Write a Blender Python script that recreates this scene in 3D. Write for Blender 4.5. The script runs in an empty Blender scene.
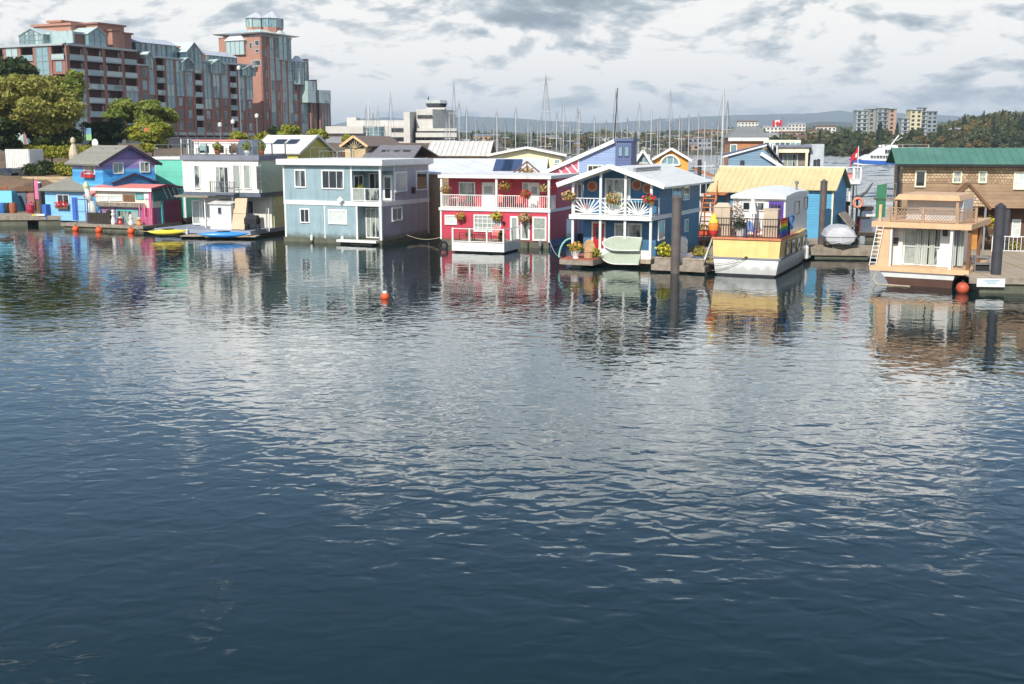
import bpy, math, random
import numpy as np
from mathutils import Vector, Matrix, noise as mnoise
R = math.radians
rnd = random.Random(7)
scn = bpy.context.scene
C = scn.collection

# ------------------------------------------------------------------ camera
FOC, CAMH = 1150.0, 8.0
PIT = math.atan(202 / FOC)
cam_d = bpy.data.cameras.new('camera'); cam = bpy.data.objects.new('camera', cam_d); C.objects.link(cam)
cam_d.sensor_width = 36; cam_d.lens = 36 * FOC / 1024
cam_d.clip_start = .5; cam_d.clip_end = 40000
cam.location = (0, 0, CAMH); cam.rotation_euler = (math.pi / 2 - PIT, 0, 0)
scn.camera = cam
scn.view_settings.view_transform = 'Standard'; scn.view_settings.look = 'None'
scn.view_settings.gamma = 1; scn.view_settings.exposure = 0.36
scn.cycles.max_bounces = 6; scn.cycles.volume_bounces = 0
scn.cycles.diffuse_bounces = 3; scn.cycles.glossy_bounces = 4; scn.cycles.transparent_max_bounces = 8

# ------------------------------------------------------------------ sun and sky
SUN_AZ, SUN_EL = R(23), R(38)          # azimuth measured from behind the camera towards the left
to_sun = Vector((-math.sin(SUN_AZ) * math.cos(SUN_EL), -math.cos(SUN_AZ) * math.cos(SUN_EL), math.sin(SUN_EL)))
sd = bpy.data.lights.new('sun', 'SUN'); sd.energy = 4.0; sd.angle = R(.5); sd.color = (1, .955, .88)
so = bpy.data.objects.new('sun', sd); C.objects.link(so)
so.rotation_euler = to_sun.to_track_quat('Z', 'Y').to_euler(); so.location = (0, 0, 60)

class NT:
    """small helper for writing node graphs"""
    def __init__(s, tree): s.t = tree; s.n = tree.nodes; s.l = tree.links
    def node(s, kind, **kw):
        n = s.n.new(kind)
        for k, v in kw.items(): setattr(n, k, v)
        return n
    def put(s, sock, v):
        if isinstance(v, bpy.types.NodeSocket): s.l.new(v, sock)
        elif v is not None: sock.default_value = v
    def math(s, op, a, b=0.0, c=0.0, clamp=False):
        n = s.n.new('ShaderNodeMath'); n.operation = op; n.use_clamp = clamp
        s.put(n.inputs[0], a); s.put(n.inputs[1], b); s.put(n.inputs[2], c)
        return n.outputs[0]
    def smooth(s, v, a, b, lo=0.0, hi=1.0):
        n = s.n.new('ShaderNodeMapRange'); n.interpolation_type = 'SMOOTHSTEP'
        s.put(n.inputs[0], v); n.inputs[1].default_value = a; n.inputs[2].default_value = b
        n.inputs[3].default_value = lo; n.inputs[4].default_value = hi
        return n.outputs[0]
    def mix(s, f, a, b, blend='MIX'):
        n = s.n.new('ShaderNodeMix'); n.data_type = 'RGBA'; n.blend_type = blend
        s.put(n.inputs[0], f); s.put(n.inputs[6], a); s.put(n.inputs[7], b)
        return n.outputs[2]
    def noise(s, vec, scale, detail=3, rough=.5, dist=0.0, w=None):
        n = s.n.new('ShaderNodeTexNoise')
        if w is not None: n.noise_dimensions = '4D'; n.inputs['W'].default_value = w
        s.put(n.inputs['Vector'], vec); n.inputs['Scale'].default_value = scale
        n.inputs['Detail'].default_value = detail; n.inputs['Roughness'].default_value = rough
        n.inputs['Distortion'].default_value = dist
        return n.outputs[0]
    def comb(s, x, y, z):
        n = s.n.new('ShaderNodeCombineXYZ'); s.put(n.inputs[0], x); s.put(n.inputs[1], y); s.put(n.inputs[2], z)
        return n.outputs[0]
    def ramp(s, f, stops):
        n = s.n.new('ShaderNodeValToRGB'); e = n.color_ramp.elements
        while len(e) < len(stops): e.new(.5)
        for k, (p, c) in enumerate(stops): e[k].position = p; e[k].color = c
        s.put(n.inputs[0], f)
        return n.outputs[0]

def lin(c, k=1.0):
    return tuple(k * ((v / 255 / 12.92) if v / 255 <= .04045 else ((v / 255 + .055) / 1.055) ** 2.4) for v in c) + (1,)

world = bpy.data.worlds.new("World"); scn.world = world; world.use_nodes = True
world.node_tree.nodes.clear()
w = NT(world.node_tree)
sky = w.node('ShaderNodeTexSky', sky_type='NISHITA', sun_disc=False)
sky.sun_elevation = SUN_EL; sky.sun_rotation = math.pi + SUN_AZ; sky.air_density = 1.0; sky.dust_density = .6; sky.ozone_density = 2.0
tc = w.node('ShaderNodeTexCoord'); sx = w.node('ShaderNodeSeparateXYZ'); w.l.new(tc.outputs['Generated'], sx.inputs[0])
X, Y, Z = sx.outputs
za = w.math('MAXIMUM', Z, 0.0)
inv = w.math('DIVIDE', 1.0, w.math('ADD', za, .15))
pv = w.comb(w.math('MULTIPLY', X, inv), w.math('MULTIPLY', Y, inv), 0.0)
SEED = 3.1
big = w.noise(pv, .55, 3, .5, 0, SEED + 2)
det = w.noise(pv, 1.7, 6, .58, .3, SEED)
dv = w.comb(X, Y, w.math('MULTIPLY', Z, 2.6))
def puffs(off):                        # rounded lumps: creases where the noise crosses its middle value
    b = w.node('ShaderNodeVectorMath', operation='ADD'); w.l.new(dv, b.inputs[0]); b.inputs[1].default_value = (-.35 * off, 0, off)
    nz = w.noise(b.outputs[0], 6.8, 5, .6, .25)
    return w.math('SUBTRACT', .86, w.math('MULTIPLY', w.math('ABSOLUTE', w.math('SUBTRACT', nz, .5)), 3.4))
pf0, pf1 = puffs(0.0), puffs(.035)
dens = w.math('ADD', w.math('ADD', w.math('MULTIPLY', det, .48), w.math('MULTIPLY', big, .42)), w.math('MULTIPLY', w.math('SUBTRACT', .62, pf0), .34))
# broken cloud overhead, a nearly closed deck towards the horizon
# a broad cloud bank hangs ahead, with clear blue to its left and above
def blob(cx, cz, rx, rz):
    a = w.math('DIVIDE', w.math('SUBTRACT', X, cx), rx); b = w.math('DIVIDE', w.math('SUBTRACT', Z, cz), rz)
    return w.math('EXPONENT', w.math('MULTIPLY', w.math('ADD', w.math('MULTIPLY', a, a), w.math('MULTIPLY', b, b)), -1.0))
dens = w.math('ADD', dens, w.math('MULTIPLY', blob(.08, .22, .30, .10), .20))
dens = w.math('SUBTRACT', dens, w.math('MULTIPLY', blob(-.42, .23, .15, .085), .42))
dens = w.math('SUBTRACT', dens, w.math('MULTIPLY', blob(.5, .21, .16, .05), .16))
thr = w.smooth(Z, .12, .36, .19, .60)
cover = w.smooth(w.math('SUBTRACT', dens, thr), 0.0, .11)
relief = w.math('ADD', w.math('ADD', w.math('MULTIPLY', w.math('SUBTRACT', big, .47), -3.0), w.math('MULTIPLY', w.math('SUBTRACT', pf1, pf0), 2.8)), .54)
thick = w.smooth(dens, .42, .70)
lum = w.math('ADD', w.math('MULTIPLY', relief, .62), w.math('MULTIPLY', w.math('SUBTRACT', 1.0, thick), .52), 0.0, True)
CK = 6.6
ccol = w.ramp(lum, [(0.0, lin((142, 156, 166), CK)), (.3, lin((168, 180, 188), CK)), (.58, lin((208, 214, 217), CK)), (.85, lin((252, 250, 246), CK))])
hz = w.smooth(Z, 0.0, .07)
ccol = w.mix(hz, w.mix(.4, ccol, lin((218, 228, 236), CK)), ccol)
kb = w.smooth(Z, .11, .2, 1.0, 2.7); ccol = w.mix(1.0, ccol, w.comb(kb, kb, kb), 'MULTIPLY')
skyc = w.mix(cover, sky.outputs[0], ccol)
bg = w.node('ShaderNodeBackground'); bg.inputs[1].default_value = .13; w.l.new(skyc, bg.inputs[0])
wo = w.node('ShaderNodeOutputWorld'); w.l.new(bg.outputs[0], wo.inputs[0])

# ------------------------------------------------------------------ geometry helpers
cP, sP = math.cos(PIT), math.sin(PIT)
def ray(px, py):
    x = (px - 512) / FOC; v = (342 - py) / FOC
    return Vector((x, cP + v * sP, -sP + v * cP))
def G(px, py, z=0.0):
    d = ray(px, py); t = (z - CAMH) / d.z
    return Vector((d.x * t, d.y * t, z))
def AT(px, py, y):
    d = ray(px, py); t = y / d.y
    return Vector((d.x * t, y, CAMH + d.z * t))

def crop(x0, y0, s):                     # reads positions off an enlarged part of the survey picture
    return lambda x, y: (x0 + x / s, y0 + y / s)

def V(*a): return Vector(a)

class MB:
    def __init__(s): s.v = []; s.f = []; s.m = []
    def add(s, vs, fs, mi=0):
        b = len(s.v); s.v += [tuple(v) for v in vs]; s.f += [tuple(b + i for i in f) for f in fs]; s.m += [mi] * len(fs)
        return s
    def box(s, x0, x1, y0, y1, z0, z1, mi=0):
        if x1 < x0: x0, x1 = x1, x0
        if y1 < y0: y0, y1 = y1, y0
        if z1 < z0: z0, z1 = z1, z0
        return s.add([(x0,y0,z0),(x1,y0,z0),(x1,y1,z0),(x0,y1,z0),(x0,y0,z1),(x1,y0,z1),(x1,y1,z1),(x0,y1,z1)],
            [(0,3,2,1),(4,5,6,7),(0,1,5,4),(1,2,6,5),(2,3,7,6),(3,0,4,7)], mi)
    def hexa(s, lo, hi, mi=0):            # two quads (bottom, top), same winding
        n = len(lo)
        fs = [tuple(range(n))[::-1], tuple(range(n, 2 * n))] + [(i, (i + 1) % n, n + (i + 1) % n, n + i) for i in range(n)]
        return s.add(list(lo) + list(hi), fs, mi)
    def plate(s, pts, t, mi=0):           # polygon thickened along its own normal
        p = [Vector(q) for q in pts]; n = (p[1] - p[0]).cross(p[2] - p[0]).normalized() * t
        return s.hexa(p, [q + n for q in p], mi)
    def bar(s, a, b, w, h=None, mi=0):
        a, b = Vector(a), Vector(b); h = h or w; d = (b - a).normalized()
        up = Vector((0, 0, 1)) if abs(d.z) < .95 else Vector((0, 1, 0))
        x = d.cross(up).normalized() * w / 2; y = x.cross(d).normalized() * h / 2
        return s.hexa([a - x - y, a + x - y, a + x + y, a - x + y], [b - x - y, b + x - y, b + x + y, b - x + y], mi)
    def tube(s, a, b, r0, r1=None, n=8, mi=0, cap=True):
        a, b = Vector(a), Vector(b); r1 = r0 if r1 is None else r1; d = (b - a).normalized()
        up = Vector((0, 0, 1)) if abs(d.z) < .9 else Vector((1, 0, 0))
        x = d.cross(up).normalized(); y = x.cross(d).normalized()
        lo = [a + (x * math.cos(t) + y * math.sin(t)) * r0 for t in [2 * math.pi * k / n for k in range(n)]]
        hi = [b + (x * math.cos(t) + y * math.sin(t)) * r1 for t in [2 * math.pi * k / n for k in range(n)]]
        return s.hexa(lo, hi, mi)
    def path(s, pts, r, n=6, mi=0):
        for p, q in zip(pts[:-1], pts[1:]): s.tube(p, q, r, r, n, mi)
        return s
    def lathe(s, prof, c=(0, 0, 0), n=14, mi=0):
        b = len(s.v); c = Vector(c)
        for r, z in prof:
            for k in range(n):
                t = 2 * math.pi * k / n; s.v.append((c.x + r * math.cos(t), c.y + r * math.sin(t), c.z + z))
        for i in range(len(prof) - 1):
            for k in range(n):
                s.f.append((b + i*n + k, b + i*n + (k+1) % n, b + (i+1)*n + (k+1) % n, b + (i+1)*n + k)); s.m.append(mi)
        s.f.append(tuple(b + k for k in range(n))[::-1]); s.m.append(mi)
        s.f.append(tuple(b + (len(prof)-1)*n + k for k in range(n))); s.m.append(mi)
        return s
    def loft(s, rings, mi=0, cap=True):
        b = len(s.v); n = len(rings[0])
        for r in rings: s.v += [tuple(p) for p in r]
        for i in range(len(rings) - 1):
            for k in range(n):
                s.f.append((b + i*n + k, b + i*n + (k+1) % n, b + (i+1)*n + (k+1) % n, b + (i+1)*n + k)); s.m.append(mi)
        if cap:
            s.f.append(tuple(b + k for k in range(n))[::-1]); s.m.append(mi)
            s.f.append(tuple(b + (len(rings)-1)*n + k for k in range(n))); s.m.append(mi)
        return s
    def mesh(s, name, mats, smooth=False):
        me = bpy.data.meshes.new(name); me.from_pydata(s.v, [], s.f)
        for m in (mats if isinstance(mats, (list, tuple)) else [mats]): me.materials.append(m)
        if len(me.materials) > 1: me.polygons.foreach_set('material_index', s.m)
        if smooth: me.polygons.foreach_set('use_smooth', [True] * len(me.polygons))
        me.validate(); me.update()
        return me
    def build(s, name, mats, parent=None, loc=None, rz=0, smooth=False, label=None):
        return put(name, s.mesh(name, mats, smooth), parent, loc, rz, label)

def put(name, me, parent=None, loc=None, rz=0, label=None, scale=None):
    o = bpy.data.objects.new(name, me); C.objects.link(o); o.parent = parent
    if loc is not None: o.location = loc
    if rz: o.rotation_euler = (0, 0, rz)
    if scale is not None: o.scale = scale
    if label: o['label'] = label
    return o

def tag(o, label=None, cat=None, group=None, kind=None):
    if label: o['label'] = label
    if cat: o['category'] = cat
    if group: o['group'] = group
    if kind: o['kind'] = kind
    return o
def thing(name, label, cat, loc=(0, 0, 0), rz=0, group=None):
    o = bpy.data.objects.new(name, None); C.objects.link(o); o.empty_display_size = .3
    o.location = loc; o.rotation_euler = (0, 0, rz)
    return tag(o, label, cat, group)
def copy_tree(o, parent=None):
    c = o.copy(); C.objects.link(c); c.parent = parent
    for ch in list(o.children): copy_tree(ch, c)
    return c

class Fr:
    """a building's own frame: x along its front, y into its depth; right-front corner stands at G(px, py)"""
    def __init__(s, px, py, ang, pxl, pxr=None, z=0.0, base=0.0, corner=None):
        a = R(ang); s.a = a; s.u = V(math.cos(a), math.sin(a), 0); s.v = V(-math.sin(a), math.cos(a), 0)
        Cn = corner if corner is not None else G(px, py, z); Cn = Vector(Cn); Cn.z = base
        s.W = s.col(Cn, -s.u, pxl); s.O = Cn - s.u * s.W; s.D = s.col(Cn, s.v, pxr) if pxr is not None else 0
    def col(s, P, d, px):
        k = px - 512; zc = P.y * cP + CAMH * sP
        return (k * zc - P.x * FOC) / (FOC * d.x - k * d.y * cP)
    def f(s, px, py, y=0.0):
        d = ray(px, py); q = s.O + s.v * y - cam.location; t = q.dot(s.v) / d.dot(s.v)
        p = cam.location + d * t - s.O
        return p.dot(s.u), p.z
    def s(s_, px, py, x=None):
        x = s_.W if x is None else x
        d = ray(px, py); q = s_.O + s_.u * x - cam.location; t = q.dot(s_.u) / d.dot(s_.u)
        p = cam.location + d * t - s_.O
        return p.dot(s_.v), p.z
    def thing(s, name, label, cat, group=None):
        return thing(name, label, cat, s.O, s.a, group)
    def w(s, x, y, z=0): return s.O + s.u * x + s.v * y + V(0, 0, z - s.O.z + s.O.z)

# ------------------------------------------------------------------ materials
MATS = {}
def M(name, rgb=(128, 128, 128), rough=.6, var=.14, scale=1.3, siding=None, pitch=.16, depth=.02, metal=0.0, k=.85, bump=0.0, spec=.5, coat=0.0, dirt=0.0, bands=None, transl=0.0, rand=0.0, wl=0.0):
    if name in MATS: return MATS[name]
    m = bpy.data.materials.new(name); m.use_nodes = True; n = NT(m.node_tree); n.n.clear()
    tc = n.node('ShaderNodeTexCoord'); ob = tc.outputs['Object']
    base = lin(rgb, k)
    nz = n.noise(ob, scale, 5, .6)
    f1 = n.smooth(nz, .3, .7, 1 - var, 1 + var)
    if bands:
        sp = n.node('ShaderNodeSeparateXYZ'); n.l.new(ob, sp.inputs[0])
        zz = n.math('ADD', sp.outputs[2], 0.0)
        lo, hi = bands[0][0], bands[-1][0]
        r = n.node('ShaderNodeValToRGB'); r.color_ramp.interpolation = 'CONSTANT'; e = r.color_ramp.elements
        while len(e) < len(bands): e.new(.5)
        for i, (zv, c) in enumerate(bands): e[i].position = (zv - lo) / (hi - lo + 1e-6) * .999; e[i].color = lin(c, k)
        n.put(r.inputs[0], n.math('DIVIDE', n.math('SUBTRACT', zz, lo), hi - lo))
        colr = r.outputs[0]
    else:
        colr = base
    col = n.mix(1.0, colr, n.comb(f1, f1, f1), 'MULTIPLY')
    if rand:
        oi = n.node('ShaderNodeObjectInfo'); f2 = n.math('ADD', n.math('MULTIPLY', oi.outputs['Random'], 2 * rand), 1 - rand)
        col = n.mix(1.0, col, n.comb(f2, f2, n.math('MULTIPLY', f2, f2)), 'MULTIPLY')
    if dirt:
        mp = n.node('ShaderNodeMapping'); n.l.new(ob, mp.inputs[0]); mp.inputs['Scale'].default_value = (2.4, 2.4, .35)
        dn = n.noise(mp.outputs[0], 1.2, 6, .65, 0, 5.0)
        col = n.mix(n.smooth(dn, .5, .75, 0, dirt), col, lin((92, 84, 72), .8))
    if wl:                                # green-brown scum creeping up from the waterline
        s3 = n.node('ShaderNodeSeparateXYZ'); n.l.new(ob, s3.inputs[0])
        zz3 = n.math('ADD', s3.outputs[2], n.math('MULTIPLY', n.noise(ob, 2.6, 5, .7), -.9))
        col = n.mix(n.smooth(zz3, -.15, .45, wl, 0.0), col, lin((84, 86, 58), .7))
    h = None
    if siding:
        sp2 = n.node('ShaderNodeSeparateXYZ'); n.l.new(ob, sp2.inputs[0])
        cc = sp2.outputs[2] if siding == 'h' else n.math('ADD', sp2.outputs[0], sp2.outputs[1])
        fr = n.math('FRACT', n.math('DIVIDE', n.math('ADD', cc, 500.0), pitch))
        h = n.math('MULTIPLY', n.math('SUBTRACT', 1.0, fr), depth) if siding == 'h' else n.math('MULTIPLY', n.smooth(n.math('ABSOLUTE', n.math('SUBTRACT', fr, .5)), .38, .5), -depth)
        # board to board colour difference
        bn = n.node('ShaderNodeTexWhiteNoise', noise_dimensions='1D'); n.l.new(n.math('FLOOR', n.math('DIVIDE', n.math('ADD', cc, 500.0), pitch)), bn.inputs['W'])
        b2 = n.math('ADD', n.math('MULTIPLY', bn.outputs[0], .14), .93)
        col = n.mix(1.0, col, n.comb(b2, b2, b2), 'MULTIPLY')
    if bump:
        bh = n.math('MULTIPLY', n.noise(ob, scale * 9, 5, .6), bump)
        h = bh if h is None else n.math('ADD', h, bh)
    p = n.node('ShaderNodeBsdfPrincipled'); n.l.new(col, p.inputs['Base Color'])
    n.put(p.inputs['Roughness'], n.smooth(nz, .3, .7, max(.02, rough - .07), min(1, rough + .07)))
    p.inputs['Metallic'].default_value = metal; p.inputs['Specular IOR Level'].default_value = spec; p.inputs['Coat Weight'].default_value = coat
    if h is not None:
        bp = n.node('ShaderNodeBump'); bp.inputs['Distance'].default_value = 1.0; bp.inputs['Strength'].default_value = 1.0
        n.put(bp.inputs['Height'], h); n.l.new(bp.outputs[0], p.inputs['Normal'])
    out = n.node('ShaderNodeOutputMaterial')
    if transl:
        tr = n.node('ShaderNodeBsdfTranslucent'); n.l.new(col, tr.inputs[0]); mx = n.node('ShaderNodeMixShader'); mx.inputs[0].default_value = transl
        n.l.new(p.outputs[0], mx.inputs[1]); n.l.new(tr.outputs[0], mx.inputs[2]); n.l.new(mx.outputs[0], out.inputs[0])
    else: n.l.new(p.outputs[0], out.inputs[0])
    MATS[name] = m
    return m

def glass_mat(name, dark, light, rough=.06, curtain=.0, pitch=.5, amount=.45, spec=.7):
    """a window pane: reflecting glass over a dark room, with pale curtains hanging in part of it"""
    m = bpy.data.materials.new(name); m.use_nodes = True; n = NT(m.node_tree); n.n.clear()
    tc = n.node('ShaderNodeTexCoord'); ob = tc.outputs['Object']
    mp = n.node('ShaderNodeMapping'); n.l.new(ob, mp.inputs[0]); mp.inputs['Scale'].default_value = (1, 1, .25)
    a = n.noise(mp.outputs[0], pitch * 2, 2, .5)
    oi = n.node('ShaderNodeObjectInfo')
    a = n.math('ADD', a, n.math('MULTIPLY', n.math('SUBTRACT', oi.outputs['Random'], .5), .35))
    col = n.mix(n.smooth(a, amount - .06 + .1, amount + .06 + .1), lin(light), lin(dark))
    b = n.noise(ob, 6, 3, .6)
    col = n.mix(n.smooth(b, .3, .8, 0, .35), col, lin(dark))
    p = n.node('ShaderNodeBsdfPrincipled'); n.l.new(col, p.inputs['Base Color']); p.inputs['Roughness'].default_value = rough
    p.inputs['Specular IOR Level'].default_value = spec; p.inputs['Coat Weight'].default_value = .6; p.inputs['Coat Roughness'].default_value = .03
    out = n.node('ShaderNodeOutputMaterial'); n.l.new(p.outputs[0], out.inputs[0])
    MATS[name] = m
    return m
GD = glass_mat('dark_glass', (38, 44, 50), (120, 128, 126), amount=.25)
GC = glass_mat('curtained_glass', (48, 54, 56), (158, 166, 156), amount=.5, pitch=1.6)
GB = glass_mat('bright_glass', (110, 120, 118), (205, 212, 204), amount=.6, pitch=1.2)
GT = glass_mat('teal_glass', (62, 88, 98), (128, 160, 165), amount=.5, pitch=.25, rough=.12)
GP = glass_mat('pale_teal_glass', (112, 134, 136), (168, 188, 184), amount=.55, pitch=.3, rough=.15)

WHITE = M('white_paint', (234, 234, 228), .45, .06, 2, k=.88, dirt=.1)
WHITED = M('weathered_white_paint', (228, 226, 218), .5, .08, 2, dirt=.35, k=.9)
WOODG = M('grey_weathered_wood', (150, 138, 122), .8, .25, 2.5, dirt=.4)
WOODD = M('dark_wet_wood', (62, 54, 46), .7, .3, 2.5)
WOODP = M('pale_deck_wood', (176, 160, 136), .8, .22, 3, rand=.12)
WOODB = M('brown_wood', (122, 86, 58), .75, .22, 3)
BLACK = M('black_metal', (34, 34, 38), .45, .1)
DARK = M('dark_interior', (40, 38, 38), .8, .2)
STEEL = M('grey_metal', (150, 152, 155), .4, .1, metal=.5)
GREYP = M('grey_paint', (135, 138, 142), .55, .1)
FLOAT = M('wet_concrete_float', (96, 98, 80), .7, .25, 2, dirt=.5)
PILE = M('steel_pile', (98, 90, 86), .55, .18, 1.5, dirt=.35)
PILED = M('dark_pile', (62, 62, 68), .55, .15, 1.5, dirt=.2)
ORANGE = M('orange_plastic', (236, 92, 38), .4, .06)
ROPE = M('rope', (190, 176, 150), .9, .15)
TERRA = M('terracotta', (172, 96, 62), .7, .12)
REDP = M('red_paint', (196, 40, 44), .45, .08)

# ------------------------------------------------------------------ building parts
def obox(mb, plane, off, a0, a1, z0, z1, d0, d1, mi=0):
    """box on a facade; a along it, d outwards from the plane at off"""
    if plane == 'F': mb.box(a0, a1, off - d1, off - d0, z0, z1, mi)
    elif plane == 'B': mb.box(a0, a1, off + d0, off + d1, z0, z1, mi)
    elif plane == 'R': mb.box(off + d0, off + d1, a0, a1, z0, z1, mi)
    else: mb.box(off - d1, off - d0, a0, a1, z0, z1, mi)
def window(par, plane, off, p0, p1, nx=1, nz=1, fm=None, gm=None, t=.09, name='window', mt=.045, proud=.07):
    a0, a1 = sorted((p0[0], p1[0])); z0, z1 = sorted((p0[1], p1[1]))
    fm = fm or WHITE; gm = gm or GD
    mb = MB()
    obox(mb, plane, off, a0, a0 + t, z0, z1, 0, proud); obox(mb, plane, off, a1 - t, a1, z0, z1, 0, proud)
    obox(mb, plane, off, a0 + t, a1 - t, z1 - t, z1, 0, proud); obox(mb, plane, off, a0 + t, a1 - t, z0, z0 + t, 0, proud + .03)
    for i in range(1, nx):
        c = a0 + (a1 - a0) * i / nx; obox(mb, plane, off, c - mt / 2, c + mt / 2, z0 + t, z1 - t, .01, proud - .015)
    for i in range(1, nz):
        c = z0 + (z1 - z0) * i / nz; obox(mb, plane, off, a0 + t, a1 - t, c - mt / 2, c + mt / 2, .01, proud - .02)
    o = mb.build(name, fm, par)
    for i in range(nx):
        pa, pb = a0 + t + (a1 - a0 - 2*t) * i / nx, a0 + t + (a1 - a0 - 2*t) * (i + 1) / nx
        g = MB(); obox(g, plane, off, pa + .004, pb - .004, z0 + t, z1 - t, .004, .03); g.build('pane', gm, o)
    return o
def rail(par, pts, h, m, spacing=.16, name='railing', each=True, post=.08, bal=.03, panel=None):
    """posts, two rails and balusters along a line of points"""
    mb = MB(); bm = MB().box(-bal / 2, bal / 2, -bal / 2, bal / 2, 0, h - .12).mesh('baluster', m); spots = []
    for a, b in zip(pts[:-1], pts[1:]):
        a, b = Vector(a), Vector(b); L = (b - a).length; n = max(1, int(L / spacing))
        mb.bar(a + V(0,0,h), b + V(0,0,h), .07, .05); mb.bar(a + V(0,0,.07), b + V(0,0,.07), .05, .05)
        for i in range(1, n): spots.append(a + (b - a) * i / n + V(0, 0, .09))
    for p in pts: p = Vector(p); mb.box(p.x - post/2, p.x + post/2, p.y - post/2, p.y + post/2, p.z, p.z + h + .05)
    o = mb.build(name, m, par)
    if not panel and spacing < 5:
        if each:
            for q in spots: put('baluster', bm, o, q)
        else:
            bb = MB()
            for q in spots: bb.box(q.x - bal/2, q.x + bal/2, q.y - bal/2, q.y + bal/2, q.z, q.z + h - .12)
            bb.build('balusters', m, o)
    return o

# ------------------------------------------------------------------ foliage
def leaf_mesh(name, blobs, n, size, mat, seed=0, shell=.62, flat=0.0, aspect=1.6):
    """many small leaf faces spread through ellipsoidal clumps; blobs: (x, y, z, rx, ry, rz)"""
    g = np.random.default_rng(seed); B = np.array(blobs, float)
    vol = (B[:, 3] * B[:, 4] * B[:, 5]) ** (2 / 3); idx = g.choice(len(B), n, p=vol / vol.sum())
    d = g.normal(size=(n, 3)); d /= np.linalg.norm(d, axis=1)[:, None]
    r = shell + (1.08 - shell) * g.random(n) ** .6
    # lumpy outline
    lump = 1 + .16 * np.sin(d[:, 0] * 5 + idx) * np.cos(d[:, 1] * 4 + idx * 2.1) + .12 * np.sin(d[:, 2] * 7 + idx * 1.3)
    c = B[idx, :3] + d * B[idx, 3:6] * (r * lump)[:, None]
    nn = d * .8 + g.normal(size=(n, 3)) * .75 + np.array([0, 0, .35]); nn /= np.linalg.norm(nn, axis=1)[:, None]
    t = np.cross(nn, g.normal(size=(n, 3))); t /= np.linalg.norm(t, axis=1)[:, None]; b = np.cross(nn, t)
    s = size * (.6 + .8 * g.random(n))[:, None]
    t = t * s * .5 * aspect; b = b * s * .5
    v = np.empty((n, 4, 3)); v[:, 0] = c - t; v[:, 1] = c - b * .9; v[:, 2] = c + t; v[:, 3] = c + b * .9
    me = bpy.data.meshes.new(name); me.vertices.add(4 * n); me.vertices.foreach_set('co', v.ravel())
    me.loops.add(4 * n); me.loops.foreach_set('vertex_index', np.arange(4 * n, dtype=np.int32))
    me.polygons.add(n); me.polygons.foreach_set('loop_start', np.arange(0, 4 * n, 4, dtype=np.int32)); me.polygons.foreach_set('loop_total', np.full(n, 4, dtype=np.int32))
    me.materials.append(mat); me.update(calc_edges=True); me.validate()
    return me
def leaf_mat(name, a, b, scale=.8, k=.9):
    """leaf colour wanders between two greens from clump to clump"""
    m = bpy.data.materials.new(name); m.use_nodes = True; n = NT(m.node_tree); n.n.clear()
    tc = n.node('ShaderNodeTexCoord'); oi = n.node('ShaderNodeObjectInfo')
    nz = n.noise(tc.outputs['Object'], scale, 4, .7)
    f = n.math('ADD', n.smooth(nz, .35, .65), n.math('MULTIPLY', n.math('SUBTRACT', oi.outputs['Random'], .5), .7), 0, True)
    col = n.mix(f, lin(a, k), lin(b, k))
    d = n.node('ShaderNodeBsdfPrincipled'); n.l.new(col, d.inputs['Base Color']); d.inputs['Roughness'].default_value = .55; d.inputs['Specular IOR Level'].default_value = .25
    tr = n.node('ShaderNodeBsdfTranslucent'); n.l.new(col, tr.inputs[0]); mx = n.node('ShaderNodeMixShader'); mx.inputs[0].default_value = .28
    n.l.new(d.outputs[0], mx.inputs[1]); n.l.new(tr.outputs[0], mx.inputs[2])
    o = n.node('ShaderNodeOutputMaterial'); n.l.new(mx.outputs[0], o.inputs[0]); MATS[name] = m
    return m
L_DARK = leaf_mat('dark_leaves', (46, 62, 34), (78, 92, 46))
L_OLIVE = leaf_mat('olive_leaves', (154, 154, 74), (178, 164, 90))
L_MID = leaf_mat('green_leaves', (116, 134, 58), (164, 166, 74))
L_YEL = leaf_mat('yellow_green_leaves', (140, 150, 48), (176, 172, 66))
L_FAR = leaf_mat('far_leaves', (76, 90, 58), (124, 116, 70), .12)
L_FARD = leaf_mat('far_conifer_leaves', (40, 56, 40), (64, 80, 52), .12)
L_FARB = leaf_mat('far_autumn_leaves', (112, 98, 58), (150, 124, 70), .12)
BARK = M('bark', (92, 80, 66), .9, .25, 3)
FL_RED = M('red_petals', (222, 58, 60), .6, .2, 6, rand=.1); FL_ORG = M('orange_petals', (226, 150, 84), .6, .2, 6)
FL_YEL = M('yellow_petals', (226, 208, 60), .6, .2, 6); FL_PINK = M('pink_petals', (214, 96, 130), .6, .2, 6)
FL_STRAW = M('dry_petals', (200, 160, 112), .7, .2, 6)

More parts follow.
